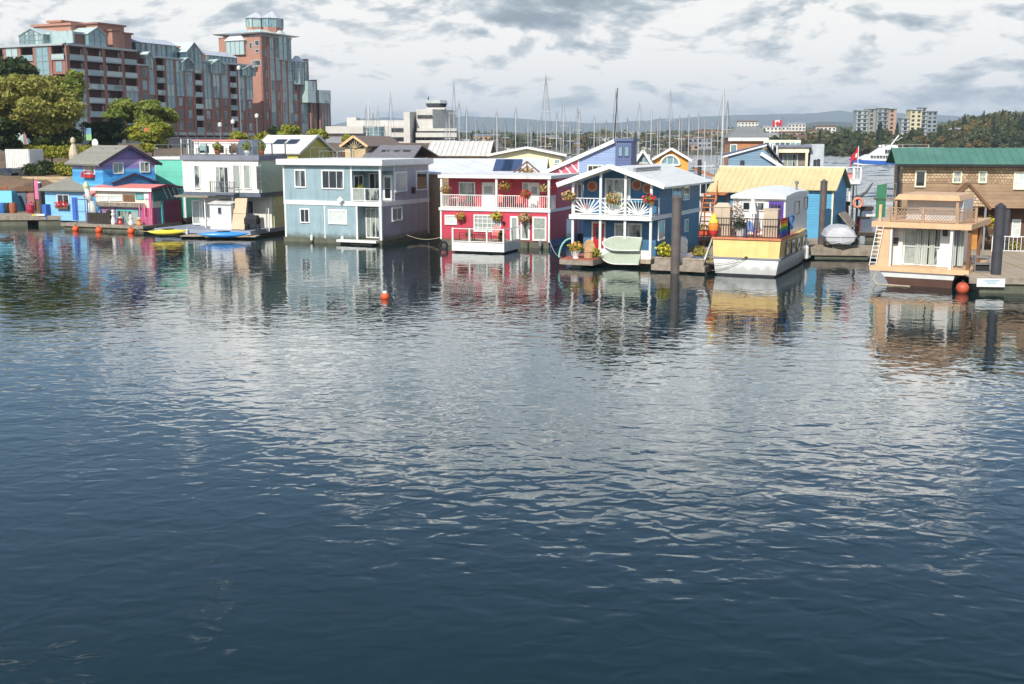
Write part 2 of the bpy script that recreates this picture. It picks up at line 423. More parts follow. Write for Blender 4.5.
def trunk_mb(h, r, limbs, seed=0, lean=.0):
    g = random.Random(seed); mb = MB(); p = V(0, 0, -.4); rr = r
    pts = [p]
    for k in range(4):
        p = p + V(g.uniform(-.06, .06) * h + lean * h / 4, g.uniform(-.05, .05) * h, h / 4); pts.append(p)
    for k in range(4): mb.tube(pts[k], pts[k + 1], r * (1 - .2 * k), r * (1 - .2 * (k + 1)), 8)
    for k in range(limbs):
        a = g.uniform(0, 6.28); b = pts[g.randint(1, 4)]; L = h * g.uniform(.35, .6); e = b + V(math.cos(a) * L * .7, math.sin(a) * L * .7, L * .6)
        mb.tube(b, e, r * .4, r * .12, 6); e2 = e + V(math.cos(a + .6) * L * .4, math.sin(a + .6) * L * .4, L * .35); mb.tube(e, e2, r * .12, r * .04, 5)
    return mb
def crown_blobs(cx, cz, rx, rz, n, seed, ry=None):
    g = random.Random(seed); ry = ry or rx; out = []
    for k in range(n):
        a = g.uniform(0, 6.28); q = math.sqrt(g.random()) * .78; zz = g.uniform(-.7, .75); sh = math.sqrt(1 - zz * zz * .8)
        s = g.uniform(.26, .44) if n < 12 else g.uniform(.13, .33)
        out.append((cx + math.cos(a) * q * rx * sh, math.sin(a) * q * ry * sh, cz + zz * rz, s * rx, s * ry, s * rz * .85))
    return out
def tree(label, px, py_base, py_top, Yd, half_px, mat, seed, cat='tree', n=9000, leaf=.28, group=None, nb=34, name='tree', squash=.0, z0=None):
    b = AT(px, py_base, Yd); top = AT(px, py_top, Yd).z; rx = half_px / FOC * Yd
    if z0 is not None: b.z = z0
    h = top - b.z
    t = thing(name, label, cat, b, 0, group)
    trunk_mb(h * .6, max(.12, h * .022), 6, seed).build('trunk', BARK, t, smooth=True)
    rz = h * .44
    me = leaf_mesh('crown', crown_blobs(0, h - rz * .98, rx, rz, nb, seed), n, leaf, mat, seed, .45)
    put('crown', me, t)
    return t
def shrub(label, loc, r, h, mat, seed, n=500, leaf=.12, cat='shrub', fl=None, group=None, name='shrub'):
    t = thing(name, label, cat, loc, 0, group)
    st = MB()
    for k in range(5):
        a = k * 1.26; st.tube((0, 0, -.02), (math.cos(a) * r * .4, math.sin(a) * r * .4, h * .6), .025, .01, 5)
    st.build('stem', BARK, t)
    put('foliage', leaf_mesh('foliage', [(math.cos(k * 2.1) * r * .35, math.sin(k * 2.1) * r * .35, h * (.45 + .12 * (k % 3)), r * .7, r * .7, h * .42) for k in range(5)], n, leaf, mat, seed), t)
    if fl: put('blossom', leaf_mesh('blossom', [(0, 0, h * .6, r * .95, r * .95, h * .45)], n // 4, leaf * .9, fl, seed + 5, .9), t)
    return t

# ------------------------------------------------------------------ terrain, water, far land
def inside(poly, X, Yy):
    c = np.zeros(X.shape, bool); j = len(poly) - 1
    for i in range(len(poly)):
        xi, yi = poly[i]; xj, yj = poly[j]
        if yi != yj: c ^= ((yi > Yy) != (yj > Yy)) & (X < (xj - xi) * (Yy - yi) / (yj - yi) + xi)
        j = i
    return c
def edge_dist(poly, X, Yy):
    d = np.full(X.shape, 1e9)
    for i in range(len(poly)):
        ax, ay = poly[i - 1]; bx, by = poly[i]; vx, vy = bx - ax, by - ay
        t = np.clip(((X - ax) * vx + (Yy - ay) * vy) / (vx * vx + vy * vy), 0, 1)
        d = np.minimum(d, np.hypot(X - ax - t * vx, Yy - ay - t * vy))
    return d
def grid_mesh(name, xs, ys, Zf, mat, keep=None):
    X_, Y_ = np.meshgrid(xs, ys); Z_ = Zf(X_, Y_); nx, ny = len(xs), len(ys)
    me = bpy.data.meshes.new(name); co = np.stack([X_, Y_, Z_], -1).reshape(-1, 3)
    i = np.arange((ny - 1) * (nx - 1)); r, c = i // (nx - 1), i % (nx - 1); a = r * nx + c
    q = np.stack([a, a + 1, a + nx + 1, a + nx], -1)
    if keep is not None:
        kz = Z_.reshape(-1)[q].max(1) > keep; q = q[kz]
    me.vertices.add(len(co)); me.vertices.foreach_set('co', co.ravel()); me.loops.add(q.size); me.loops.foreach_set('vertex_index', q.ravel().astype(np.int32))
    me.polygons.add(len(q)); me.polygons.foreach_set('loop_start', np.arange(0, q.size, 4, dtype=np.int32)); me.polygons.foreach_set('loop_total', np.full(len(q), 4, dtype=np.int32))
    me.polygons.foreach_set('use_smooth', np.ones(len(q), bool)); me.materials.append(mat); me.update(calc_edges=True); me.validate()
    return me
def wob(X, Y_, s, sd=0.0):
    return (np.sin(X * s + sd) * np.cos(Y_ * s * 1.3 + sd * 2) + .5 * np.sin(X * s * 2.3 + Y_ * s * 1.7 + sd) + .25 * np.sin(X * s * 5.1 - Y_ * s * 4.3 + sd * 3)) / 1.75

def ground_mat(name, stops, scale=.05, rough=.95):
    m = bpy.data.materials.new(name); m.use_nodes = True; n = NT(m.node_tree); n.n.clear()
    tc = n.node('ShaderNodeTexCoord'); nz = n.noise(tc.outputs['Object'], scale, 8, .65); n2 = n.noise(tc.outputs['Object'], scale * 14, 5, .6)
    f = n.math('ADD', n.math('MULTIPLY', nz, .7), n.math('MULTIPLY', n2, .3))
    col = n.ramp(f, [(p, lin(c, .75)) for p, c in stops])
    p = n.node('ShaderNodeBsdfPrincipled'); n.l.new(col, p.inputs['Base Color']); p.inputs['Roughness'].default_value = rough
    o = n.node('ShaderNodeOutputMaterial'); n.l.new(p.outputs[0], o.inputs[0])
    return m
BANK = ground_mat('bank_soil', [(.35, (78, 66, 52)), (.5, (140, 112, 86)), (.6, (96, 98, 60)), (.7, (168, 150, 124))], .12)
HILL = ground_mat('wooded_hill_ground', [(.35, (58, 66, 44)), (.55, (96, 94, 60)), (.7, (130, 118, 82))], .02)
MOUNT = ground_mat('mountain_forest', [(.4, (60, 74, 66)), (.6, (84, 98, 84))], .002)

# near shore on the left, carrying the apartment blocks and the terminal
left_poly = [(-400, 121), (-46, 121), (-40, 150), (-28, 205), (-12, 300), (2, 330), (4, 420), (-60, 560), (-400, 700)]
def left_h(X, Y_):
    ins = inside(left_poly, X, Y_); d = edge_dist(left_poly, X, Y_)
    up = np.clip(d / 9, 0, 1); up = up * up * (3 - 2 * up)
    top = 3.9 + np.clip((Y_ - 135) / 130, 0, 1) * 3.2
    return np.where(ins, -1.5 + (top + 1.5) * up + .25 * wob(X, Y_, .4) * up, -1.5)
tag(put('shore_ground', grid_mesh('shore_ground', np.arange(-300, 12, 2.5), np.arange(116, 580, 4), left_h, BANK, -1.4)), 'brown bank and ground rising behind the houseboats under the brick buildings', kind='structure')

def far_h(X, Y_):
    shore = 598 + 10 * np.sin(X * .013) + 25 * np.clip((60 - X) / 200, 0, 3)
    d = (Y_ - shore)
    up = np.clip(d / 30, 0, 1); up = up * up * (3 - 2 * up)
    hill = np.clip((X / np.maximum(Y_, 1) - .35) / .06, 0, 1); hill = hill * hill * (3 - 2 * hill)
    near = 2.5 + hill * np.clip(d / 90, 0, 1) * (9.5 + 3.0 * wob(X, Y_, .02, 2.0)) + hill * np.clip((d - 120) / 250, 0, 1) * 5
    pe = np.interp(X / np.maximum(Y_, 1), [-.2, .04, .08, .155, .215, .27, .4], [1, 1.5, 2, 4, 8, 8, 9])
    back = np.clip((Y_ - 740) / 1000, 0, 1) * (np.maximum(0, pe / 1150 * Y_ + 3) + 1.5 * wob(X, Y_, .006, 1.0))
    return -1.5 + (near + back + 1.5) * up
xs = np.concatenate([np.arange(-900, 900, 12), np.arange(900, 3000, 60)]); ys = np.concatenate([np.arange(560, 900, 8), np.arange(900, 3200, 40)])
tag(put('far_shore', grid_mesh('far_shore', xs, ys, far_h, HILL, -1.4)), 'low wooded land across the harbour', kind='structure')
def far_z(x, y): return float(far_h(np.array([[x]]), np.array([[y]]))[0, 0])

def ridge(name, y0, depth, prof, label, amp=6, step=60, seed=0.0):
    """prof: (px, py) points along the skyline of the ridge at distance y0"""
    P = [(AT(a, b, y0).x, AT(a, b, y0).z) for a, b in prof]; px_, pz_ = zip(*P)
    def zf(X, Y_):
        t = (Y_ - (y0 - depth)) / depth
        f = np.clip(np.where(t < 1, t, 2 - t), 0, 1); f = f ** .7
        base = np.interp(X * y0 / np.maximum(Y_, 1), px_, pz_)
        return -20 + (base + 20) * f + amp * f * wob(X, Y_, .004, seed) * (t < .97) + amp * .25 * wob(X, Y_, .02, seed + 1)
    xs = np.arange(px_[0], px_[-1] + step, step); ys = np.linspace(y0 - depth, y0 + depth, 40)
    tag(put(name, grid_mesh(name, xs, ys, zf, MOUNT)), label, kind='structure')
ridge('mountains', 9000, 2200, [(-500, 139), (260, 139), (318, 131), (334, 124), (350, 121), (366, 118), (392, 118), (416, 120), (440, 118), (470, 117), (500, 117), (540, 120), (590, 123), (640, 122), (690, 117), (730, 115), (790, 113.5), (840, 112), (900, 113), (980, 117), (1060, 116), (1600, 120)], 'blue forested mountains along the horizon', 26, 60, 1.0)
ridge('hills', 3600, 900, [(300, 139), (420, 134), (520, 136), (600, 135), (690, 131), (760, 127), (820, 122), (880, 121), (1100, 122), (1500, 127)], 'low green hills in front of the blue mountains', 10, 30, 4.0)

# ---- water
wm = bpy.data.materials.new('harbour_water'); wm.use_nodes = True; n = NT(wm.node_tree); n.n.clear()
geo = n.node('ShaderNodeNewGeometry'); pos = geo.outputs['Position']
def mapped(sx_, sy_, rot=0.0):
    mp = n.node('ShaderNodeMapping'); n.l.new(pos, mp.inputs[0]); mp.inputs['Rotation'].default_value = (0, 0, rot); mp.inputs['Scale'].default_value = (sx_, sy_, 1)
    return mp.outputs[0]
patch = n.noise(mapped(1, 1), .035, 3, .5)                     # calmer and livelier areas
act = n.smooth(patch, .36, .64, .6, 1.35)
h1 = n.noise(mapped(.6, 1.0, .55), .62, 2, .5, .5)             # slow swell
h2 = n.noise(mapped(.78, 1.0, .6), 1.9, 1.2, .5, .6)            # ripples
h3 = n.noise(mapped(.75, 1.0, .4), 6.5, 3, .55, .6)               # fine chop
hh = n.math('ADD', n.math('MULTIPLY', h1, .022), n.math('ADD', n.math('MULTIPLY', h2, .0155), n.math('MULTIPLY', h3, .0007)))
sp_ = n.node('ShaderNodeSeparateXYZ'); n.l.new(pos, sp_.inputs[0])
hh = n.math('MULTIPLY', n.math('MULTIPLY', hh, act), n.math('MULTIPLY', n.smooth(sp_.outputs[1], 112, 150, 1.0, 1.6), n.smooth(sp_.outputs[1], 22, 62, 1.15, 1.0)))
bp = n.node('ShaderNodeBump'); bp.inputs['Distance'].default_value = 1.0; bp.inputs['Strength'].default_value = 1.0; n.l.new(hh, bp.inputs['Height'])
p = n.node('ShaderNodeBsdfPrincipled'); p.inputs['Base Color'].default_value = (.004, .0165, .0175, 1); n.l.new(n.smooth(sp_.outputs[1], 110, 170, .03, .16), p.inputs['Roughness'])
p.inputs['IOR'].default_value = 1.33; n.l.new(bp.outputs[0], p.inputs['Normal'])
o = n.node('ShaderNodeOutputMaterial'); n.l.new(p.outputs[0], o.inputs[0])
def sea(X, Y_):                        # open harbour chop beyond the moorings, sheltered water in front
    r = np.random.default_rng(4); z = np.zeros_like(X)
    for k in range(26):
        lam = r.uniform(3.2, 9.0); a = r.uniform(-1.1, 1.1) + math.pi / 2; z += .0125 * lam * np.sin((X * math.cos(a) + Y_ * math.sin(a)) * 2 * math.pi / lam + r.uniform(0, 6.28)) / 2.2
    return z * np.clip((Y_ - 122) / 40, 0, 1) * (np.abs(X - 20) < 190) * (Y_ < 640)
xs = np.concatenate([[-9000, -2000, -600], np.arange(-172, 214, 1.1), [600, 2000, 9000]]); ys = np.concatenate([[-60, 0, 40, 80], np.arange(112, 420, 1.0), np.arange(420, 640, 2.0), [700, 1000, 2000, 12000]])
tag(put('water', grid_mesh('water', xs, ys, sea, wm)), 'dark blue rippled harbour water', kind='structure')

# ------------------------------------------------------------------ floating homes, left to right
c4, c5, c6, c7, c8 = crop(150,110,4.887), crop(275,110,4.888), crop(430,120,4.56), crop(555,120,4.275), crop(695,120,4.022)
r2, cj, ch, r1, cs = crop(850,170,4.885), crop(70,180,8.533), crop(70,135,11.378), crop(850,80,5.70), crop(0,185,11.378)

def basket(label, frame, px, py, y, fl, r=.3, seed=1, pot=TERRA, hang=.55):
    """a hanging flower basket; y is its depth in the frame of the house it hangs from"""
    x, z = frame.f(px, py, y); p = frame.w(x, y); p.z = z
    t = thing('flower_basket', label, 'flower basket', p, frame.a)
    MB().lathe([(r*.25, -r*.75), (r*.62, -r*.45), (r*.72, -r*.1)], n=10).build('pot', pot, t)
    h = MB()
    for k in range(3): h.tube((math.cos(k*2.1)*r*.6, math.sin(k*2.1)*r*.6, -r*.1), (0, 0, hang), .008, n=4)
    h.build('hanger', BLACK, t)
    put('foliage', leaf_mesh('foliage', [(0, 0, .02, r, r, r*.7), (r*.5, 0, -r*.4, r*.5, r*.5, r*.6)], 160, .1, L_MID, seed), t)
    put('flowers', leaf_mesh('flowers', [(0, 0, .05, r*1.05, r*1.05, r*.75)], 150, .09, fl, seed+1, .9), t)
    return t
def chair(label, loc, rz, m, group=None, s=1.0):
    t = thing('chair', label, 'chair', loc, rz, group)
    MB().plate([(-.3*s,-.3*s,.38*s),(.3*s,-.3*s,.38*s),(.3*s,.3*s,.32*s),(-.3*s,.3*s,.32*s)], .04).build('seat', m, t)
    for k in range(5):
        MB().plate([(-.28*s+.115*k*s,.28*s,.34*s),(-.19*s+.115*k*s,.28*s,.34*s),(-.19*s+.115*k*s,.5*s,(1.0-.03*(k-2)**2)*s),(-.28*s+.115*k*s,.5*s,(1.0-.03*(k-2)**2)*s)], .025).build('back_slat', m, t)
    for sx_ in (-1, 1):
        MB().plate([(sx_*.38*s-.05,-.34*s,.56*s),(sx_*.38*s+.05,-.34*s,.56*s),(sx_*.38*s+.05,.36*s,.54*s),(sx_*.38*s-.05,.36*s,.54*s)], .03).build('armrest', m, t)
        MB().box(sx_*.36*s-.025, sx_*.36*s+.025, -.33*s, -.27*s, 0, .57*s).build('leg', m, t)
        MB().bar((sx_*.33*s,.42*s,0),(sx_*.33*s,.3*s,.55*s),.05).build('leg', m, t)
    return t

# ---- A: blue-grey two-storey home
A = Fr(382, 245, -24, 286, 429)
aW = M('blue_grey_siding', (152, 176, 182), .55, .07, 1.2, 'v', .22, .012, dirt=.3, k=.85, wl=.8)
aT = A.thing('floating_home', 'blue-grey two-storey floating home with white flat roof trim and a cut-out corner balcony', 'floating home')
W_, D_ = A.W, A.D
zt = 6.0; z2 = 2.95; z3 = 3.3
xa, _ = A.f(*c5(372, 300)); rd = 1.7; rdD = 2.0
lx0, _ = A.f(*c5(402, 500)); lx1 = W_ - .25
mb = MB()
mb.box(0, lx0, 0, D_, .35, z2); mb.box(lx0, W_, 1.2, D_, .35, z2); mb.box(lx1, W_, 0, 1.2, .35, z2)
mb.box(0, xa, 0, D_, z3, zt); mb.box(xa, W_, rdD, D_, z3, zt); mb.box(xa, W_, 0, rdD, zt - .35, zt)
mb.build('wall', aW, aT)
tr = MB(); e = .06
tr.box(-e, W_ + e, -e, D_ + e, z2 + .002, z3 - .002)
for x in (0, xa): tr.box(x - .07, x + .07, -.03, .07, z3, zt)
tr.box(-.03, .12, -.035, .1, .35, z2); tr.box(W_ - .15, W_ + .03, -.035, .15, .35, z2); tr.box(W_ - .15, W_ + .02, -.02, .15, z3, zt)
tr.box(W_ - .04, W_ + .025, rdD, rdD + .12, z3, zt); tr.box(W_ - .1, W_ + .03, D_ - .14, D_ + .03, .35, zt); tr.box(lx0 - .1, lx0 + .03, -.03, .05, .35, z2)
q, _ = A.f(*c5(240, 500)); tr.box(q, q + .09, -.025, .02, .35, z2)
tr.build('trim', WHITE, aT)
rf = MB(); rf.box(-.42, W_ + .38, -.42, D_ + .25, zt + .08, zt + .52); rf.box(-.2, W_ + .18, -.2, D_ + .12, zt, zt + .079)
rf.build('roof', WHITE, aT)
mauve = M('mauve_grey_siding', (170, 166, 174), .55, .07, 1.2, 'v', .22, .012, dirt=.2, k=.9, wl=.8)
MB().box(W_ + .002, W_ + .02, .1, D_, .36, z2).build('side_cladding', mauve, aT); MB().box(W_ + .002, W_ + .02, rdD + .1, D_, z3, zt).build('side_cladding', mauve, aT)
MB().box(-.1, W_ + .1, -.15, D_ + .1, -.3, .35).build('float', FLOAT, aT)
for a, b, nx, gm in (((95,290),(155,380),2,GD), ((228,292),(340,388),3,GD), ((122,480),(172,553),2,GD), ((260,485),(355,560),2,GB)):
    window(aT, 'F', 0, A.f(*c5(*a)), A.f(*c5(*b)), nx, 1, WHITE, gm, .1)
for a, b, nx, gm in (((583,302),(643,398),1,GB), ((686,296),(742,390),1,GD), ((568,477),(620,540),2,GC)):
    window(aT, 'R', W_ + .021, A.s(*c5(*a)), A.s(*c5(*b)), nx, 1, WHITE, gm, .12)
# balcony: back wall doors, clear rail
window(aT, 'F', rdD, (xa + .4, z3 + .05), (xa + 1.5, zt - .55), 2, 1, WHITE, GD)
o = MB().box(xa + 1.7, xa + 2.5, rdD - .06, rdD, z3, z3 + 2.0).build('door', WHITE, aT)
MB().box(xa + 1.85, xa + 2.35, rdD - .075, rdD - .062, z3 + .2, z3 + 1.8).build('pane', GD, o)
window(aT, 'R', xa - .001, (.3, z3 + .05), (1.7, z3 + 2.0), 2, 1, WHITE, GD)
o = rail(aT, [(xa + .1, .04, z3), (xa + (W_ - xa) * .45, .04, z3), (W_ - .1, .04, z3), (W_ - .1, rdD - .1, z3)], 1.0, WHITE, 99)
for x0, x1 in ((xa + .16, xa + (W_ - xa) * .45 - .06), (xa + (W_ - xa) * .45 + .06, W_ - .2)): MB().box(x0, x1, .03, .045, z3 + .1, z3 + .95).build('glass_panel', GC, o)
# lower slider and its small deck
window(aT, 'F', 1.2, (lx0 + .05, .4), (lx1 - .05, z2 - .2), 4, 1, WHITE, GC)
dx, _ = A.f(*c5(325, 625)); MB().box(dx, W_ - .1, -.75, -.16, .18, .36).box(dx + 1.2, W_ - .5, -.6, -.2, -.1, .18, 1).build('deck', [WHITED, DARK], aT)
MB().tube((xa + .5, .5, z3), (xa + .5, .5, z3 + .3), .2, .25, 10).build('plant_pot', TERRA, aT)
put('plant', leaf_mesh('plant', [(xa + .5, .5, z3 + .75, .4, .4, .5)], 260, .14, L_MID, 3), aT)
x, z = A.f(*c5(668, 380)); y, z = A.s(*c5(672, 392)); MB().box(W_ + .01, W_ + .2, y - .18, y + .18, z - .25, z + .25).build('wall_lamp', BLACK, aT)
x, z = A.f(*c5(328, 440)); dm = MB(); dm.tube((x, -.02, z), (x, -.3, z), .02); dm.hexa([(x-.3,-.3,z),(x,-.3,z-.3),(x+.3,-.3,z),(x,-.3,z+.3)], [(x-.2,-.38,z),(x,-.38,z-.2),(x+.2,-.38,z),(x,-.38,z+.2)]); dm.build('satellite_dish', WHITE, aT)
p = A.w(xa + 1.2, .9, z3); chair('dark patio chair on the corner balcony of the blue-grey home', p, A.a, WOODD)

# ---- B: red two-storey home with long balcony
B = Fr(*c6(545, 586), -20, c6(48, 0)[0], 577)
bW = M('red_siding', (204, 66, 84), .55, .07, 1.2, 'v', .2, .01, k=.8, dirt=.22, wl=.7)
bT = B.thing('floating_home', 'crimson red two-storey floating home with a full-width white balcony', 'floating home')
W_, D_ = B.W, B.D; zt = B.f(*c6(545, 262))[1]; zf = B.f(*c6(545, 422))[1]; zf2 = B.f(*c6(545, 410))[1]; zb = .45; bd = 1.7
mb = MB(); mb.box(0, W_, 0, D_, zb, zf); mb.box(0, W_, bd, D_, zf2 + .02, zt - .12); mb.build('wall', bW, bT)
MB().box(-.08, W_ + .08, -.1, D_ + .08, zf + .002, zf2 + .018).build('balcony_floor', WHITE, bT)
MB().box(-.1, W_ + .12, -.15, D_ + .15, zt - .118, zt + .12).build('roof', WHITED, bT)
MB().box(.1, W_ - .05, .02, D_, -.3, zb).build('float', FLOAT, bT)
MB().box(W_ - .02, W_ + .06, .2, D_, .02, zb + .12).build('blue_hull_skirt', M('blue_tarp', (52, 92, 150), .5), bT)
for px in (52, 303, 548):
    x, _ = B.f(*c6(px, 300)); x = min(max(x, .08), W_ - .08); MB().box(x - .08, x + .08, -.03, .13, zf2 + .02, zt - .12).build('post', WHITE, bT)
MB().box(0, .12, -.03, .04, zb, zf).build('corner_trim', WHITE, bT); MB().box(W_ - .12, W_ + .02, -.03, .1, zb, zf).build('corner_trim', WHITE, bT)
rail(bT, [(.1, .05, zf2 + .02), (B.f(*c6(303, 300))[0], .05, zf2 + .02), (W_ - .1, .05, zf2 + .02), (W_ - .1, bd - .05, zf2 + .02)], .98, WHITE, .155)
def bwin(a, b, nx=1, nz=1, gm=GD, y=0, name='window', **k):
    return window(bT, 'F', y, B.f(*c6(*a), y), B.f(*c6(*b), y), nx, nz, WHITE, gm, name=name, **k)
bwin((133,282),(207,345),2,1,GC,bd)
for a, b in (((238,284),(297,398)), ((452,285),(500,398))):
    (x0, z1), (x1, _) = B.f(*c6(*a), bd), B.f(*c6(*b), bd); z0 = zf2 + .03
    d = MB().box(x0, x1, bd - .07, bd, z0, z1).build('door', WHITE, bT); MB().box(x0 + .2, x1 - .2, bd - .085, bd - .071, z1 - .85, z1 - .3).build('pane', GC, d)
    MB().tube((x1 - .1, bd - .14, z0 + .95), (x1 - .1, bd - .07, z0 + .95), .03).build('handle', STEEL, d)
bwin((422,284),(452,345),1,1,GC,bd)
bwin((68,432),(124,478),1,1,GB); bwin((200,430),(325,512),6,4,GC,mt=.05); bwin((468,440),(532,552),1,2,GC,t=.13)
bwin((366,438),(404,562),1,1,GC,name='sliding_door',t=.14); bwin((414,438),(456,548),1,1,GC,name='sliding_door',t=.12)
for a, b in (((620,452),(648,528)),): window(bT, 'R', W_, B.s(*c6(*a)), B.s(*c6(*b)), 1, 1, WHITE, GB)
for i, (px, py, m_) in enumerate(((455, 488, GREYP), (338, 470, BLACK))):
    x, z = B.f(*c6(px, py)); MB().lathe([(.03,-.12),(.09,-.1),(.11,.08),(.04,.14)], (x, -.1, z), 8).build('wall_lantern', m_, bT)
# balcony clutter
def batB(px, py, y, z=None): x, zz = B.f(*c6(px, py), y); return B.w(x, y, z if z is not None else zz)
chair('orange-red slatted chair on the balcony right of the red home\'s left door', batB(320, 400, 1.0, zf2 + .03), B.a + .3, M('coral_paint', (228, 92, 78), .5))
chair('coral slatted chair in the middle of the red home\'s balcony beside the dark table', batB(398, 400, 1.0, zf2 + .03), B.a - .3, M('coral_paint'))
chair('pink-coral slatted chair at the right end of the red home\'s balcony', batB(520, 400, .9, zf2 + .03), B.a - .5, M('coral_paint'))
chair('dark slatted chair at the left part of the red home\'s balcony', batB(170, 400, 1.0, zf2 + .03), B.a, WOODD)
def table(label, loc, rz, m, w=.9, d=.6, h=.72):
    t = thing('table', label, 'table', loc, rz); MB().box(-w/2, w/2, -d/2, d/2, h - .04, h).build('tabletop', m, t)
    for sx_ in (-1, 1):
        for sy_ in (-1, 1): MB().box(sx_*(w/2-.06)-.025, sx_*(w/2-.06)+.025, sy_*(d/2-.06)-.025, sy_*(d/2-.06)+.025, 0, h - .04).build('leg', m, t)
    return t
table('white patio table at the left end of the red home\'s balcony', batB(100, 400, .9, zf2 + .03), B.a, WHITED, 1.3, .7)
table('dark patio table in the middle of the red home\'s balcony', batB(360, 400, .8, zf2 + .03), B.a, BLACK, .7, .5)
basket('basket of peach flowers hanging at the left end of the red home\'s balcony', B, *c6(70, 318), .25, FL_STRAW, .38, 11)
basket('basket of orange flowers beside the middle post of the red home\'s balcony', B, *c6(340, 300), .3, FL_ORG, .42, 12)
basket('basket of red flowers above the rail in front of the red home\'s right door', B, *c6(436, 338), .0, FL_RED, .36, 13)
basket('basket of peach flowers hanging by the right post of the red home\'s balcony', B, *c6(527, 312), .3, FL_STRAW, .42, 14)
basket('basket of orange flowers on the red wall right of the small lower-left window', B, *c6(138, 440), -.3, FL_ORG, .34, 15)
basket('greenish flower basket in front of the gridded lower window of the red home', B, *c6(303, 440), -.3, FL_YEL, .36, 16)
basket('greenish flower basket hanging between the two lower glass doors of the red home', B, *c6(433, 446), -.3, FL_STRAW, .42, 17)
# floating terrace in front
T0 = G(*c6(338, 611)); tw = B.col(T0, -B.u, c6(100, 0)[0]); tO = T0 - B.u * tw; td = B.col(T0, B.v, c6(412, 0)[0])
tt = thing('floating_terrace', 'white floating terrace with post railing moored in front of the red home', 'terrace', tO, B.a)
MB().box(0, tw, 0, td, .12, .72).build('hull', WHITE, tt); MB().box(.15, tw - .15, .15, td - .1, -.3, .12).build('float', WOODD, tt)
for k in range(16): MB().box(.05 + (tw-.1)*k/16, .05 + (tw-.1)*(k+1)/16 - .015, .03, td - .03, .722, .745).build('deck_board', WOODP, tt)
rail(tt, [(.06, .06, .74), (tw*.34, .06, .74), (tw*.67, .06, .74), (tw - .06, .06, .74), (tw - .06, td*.5, .74), (tw - .06, td - .1, .74)], .98, WHITE, 99, post=.12)
chair('bright red slatted chair on the white floating terrace, in front of the gridded window', tO + B.u*tw*.72 + B.v*1.1 + V(0,0,.75), B.a + .1, REDP, s=1.15)
chair('brown slatted chair at the left end of the white floating terrace', tO + B.u*tw*.16 + B.v*1.1 + V(0,0,.75), B.a - .4, WOODB)
table('low wooden table on the white floating terrace between the two chairs', tO + B.u*tw*.42 + B.v*1.0 + V(0,0,.75), B.a, WOODB, 1.0, .6, .5)
shrub('potted dark green plant at the right corner of the white floating terrace', tO + B.u*tw*.88 + B.v*.7 + V(0,0,.75), .25, .8, L_DARK, 31, 200, .12, 'potted plant', FL_ORG, name='potted_plant')
o = G(*c6(66, 588)); s_ = thing('tyre', 'black tyre fender hanging at the left foot of the red home', 'tyre', o + V(0, 0, .25), B.a)
mb = MB(); mb.loft([[V(math.cos(a)*(.28+.1*math.cos(b)), -.15+.1*math.sin(b), math.sin(a)*(.28+.1*math.cos(b))) for b in [k*1.0472 for k in range(6)]] for a in [k*math.pi/8 for k in range(17)]], cap=False); mb.build('tyre_ring', BLACK, s_)

# ---- C: blue gabled home with sunburst railing
Cx = Fr(*c7(408, 632), -25, c7(76, 0)[0], c7(612, 0)[0])
cW = M('deep_blue_siding', (58, 118, 158), .55, .07, 1.2, 'h', .16, .012, k=.8, dirt=.2, wl=.6)
cT = Cx.thing('floating_home', 'blue gabled floating home with white sunburst balcony railing and pale metal roof', 'floating home')
W_, D_ = Cx.W, Cx.D; fy = 1.45                                           # front wall stands back behind the porch posts
zfl = Cx.f(*c7(300, 428))[1]; zft = zfl + .28
ze = Cx.f(*c7(437, 284))[1]; zl = Cx.f(*c7(40, 280))[1]; ze = (ze + zl) / 2; xm = W_ / 2; zp = Cx.f(*c7(237, 198))[1]
mb = MB(); mb.box(.15, W_, fy, D_, .55, zfl); mb.build('wall', cW, cT)
mb = MB(); sl = (zp - ze) / (xm + .95)
mb.add([(.15, fy, zft), (W_, fy, zft), (W_, fy, ze + sl*.7), (xm, fy, zp - .12), (.15, fy, ze + sl*.7), (.15, D_, zft), (W_, D_, zft), (W_, D_, ze + sl*.7), (xm, D_, zp - .12), (.15, D_, ze + sl*.7)], [(0,1,2,3,4), (9,8,7,6,5), (1,6,7,2), (0,4,9,5), (3,2,7,8), (4,3,8,9)])
mb.build('upper_wall', cW, cT)
MB().box(-.2, W_ + .08, -.25, D_ + .05, zfl + .002, zft - .002).build('balcony_floor', WHITE, cT)
ov_ = .95
rm = M('pale_metal_roof', (214, 216, 218), .35, .06, .8, 'v', .4, .015, metal=.1, k=.9)
MB().plate([(-ov_, -.45, ze), (xm, -.45, zp), (xm, D_ + .3, zp), (-ov_, D_ + .3, ze)][::-1], .13).build('roof', WHITED, cT)
MB().plate([(xm, -.45, zp), (W_ + ov_, -.45, ze), (W_ + ov_, D_ + .3, ze), (xm, D_ + .3, zp)][::-1], .13).build('roof', WHITED, cT)
for a, b in (((-ov_ - .02, -.5, ze + .02), (xm, -.5, zp + .02)), ((xm, -.5, zp + .02), (W_ + ov_ + .02, -.5, ze + .02))): MB().bar(a, b, .08, .3).build('bargeboard', WHITE, cT)
x0 = xm + (W_ + ov_ - xm) * .28; zz = zp + .15 - sl * (W_ + ov_ - xm) * .28
MB().box(x0 - .1, x0 + .1, 1.4, D_ * .6, zz - .08, zz + .08).build('roof_vent', GREYP, cT)
posts = [.0] + [Cx.f(*c7(p_, 300))[0] for p_ in (197, 303)] + [W_ - .02]
for x in posts:
    MB().box(x - .075, x + .075, -.1, .05, zft, ze + sl * (min(x, W_ - x) + ov_) - .02).build('post', WHITE, cT)
    MB().box(x - .075, x + .075, -.1, .05, .5, zfl).build('post', WHITE, cT)
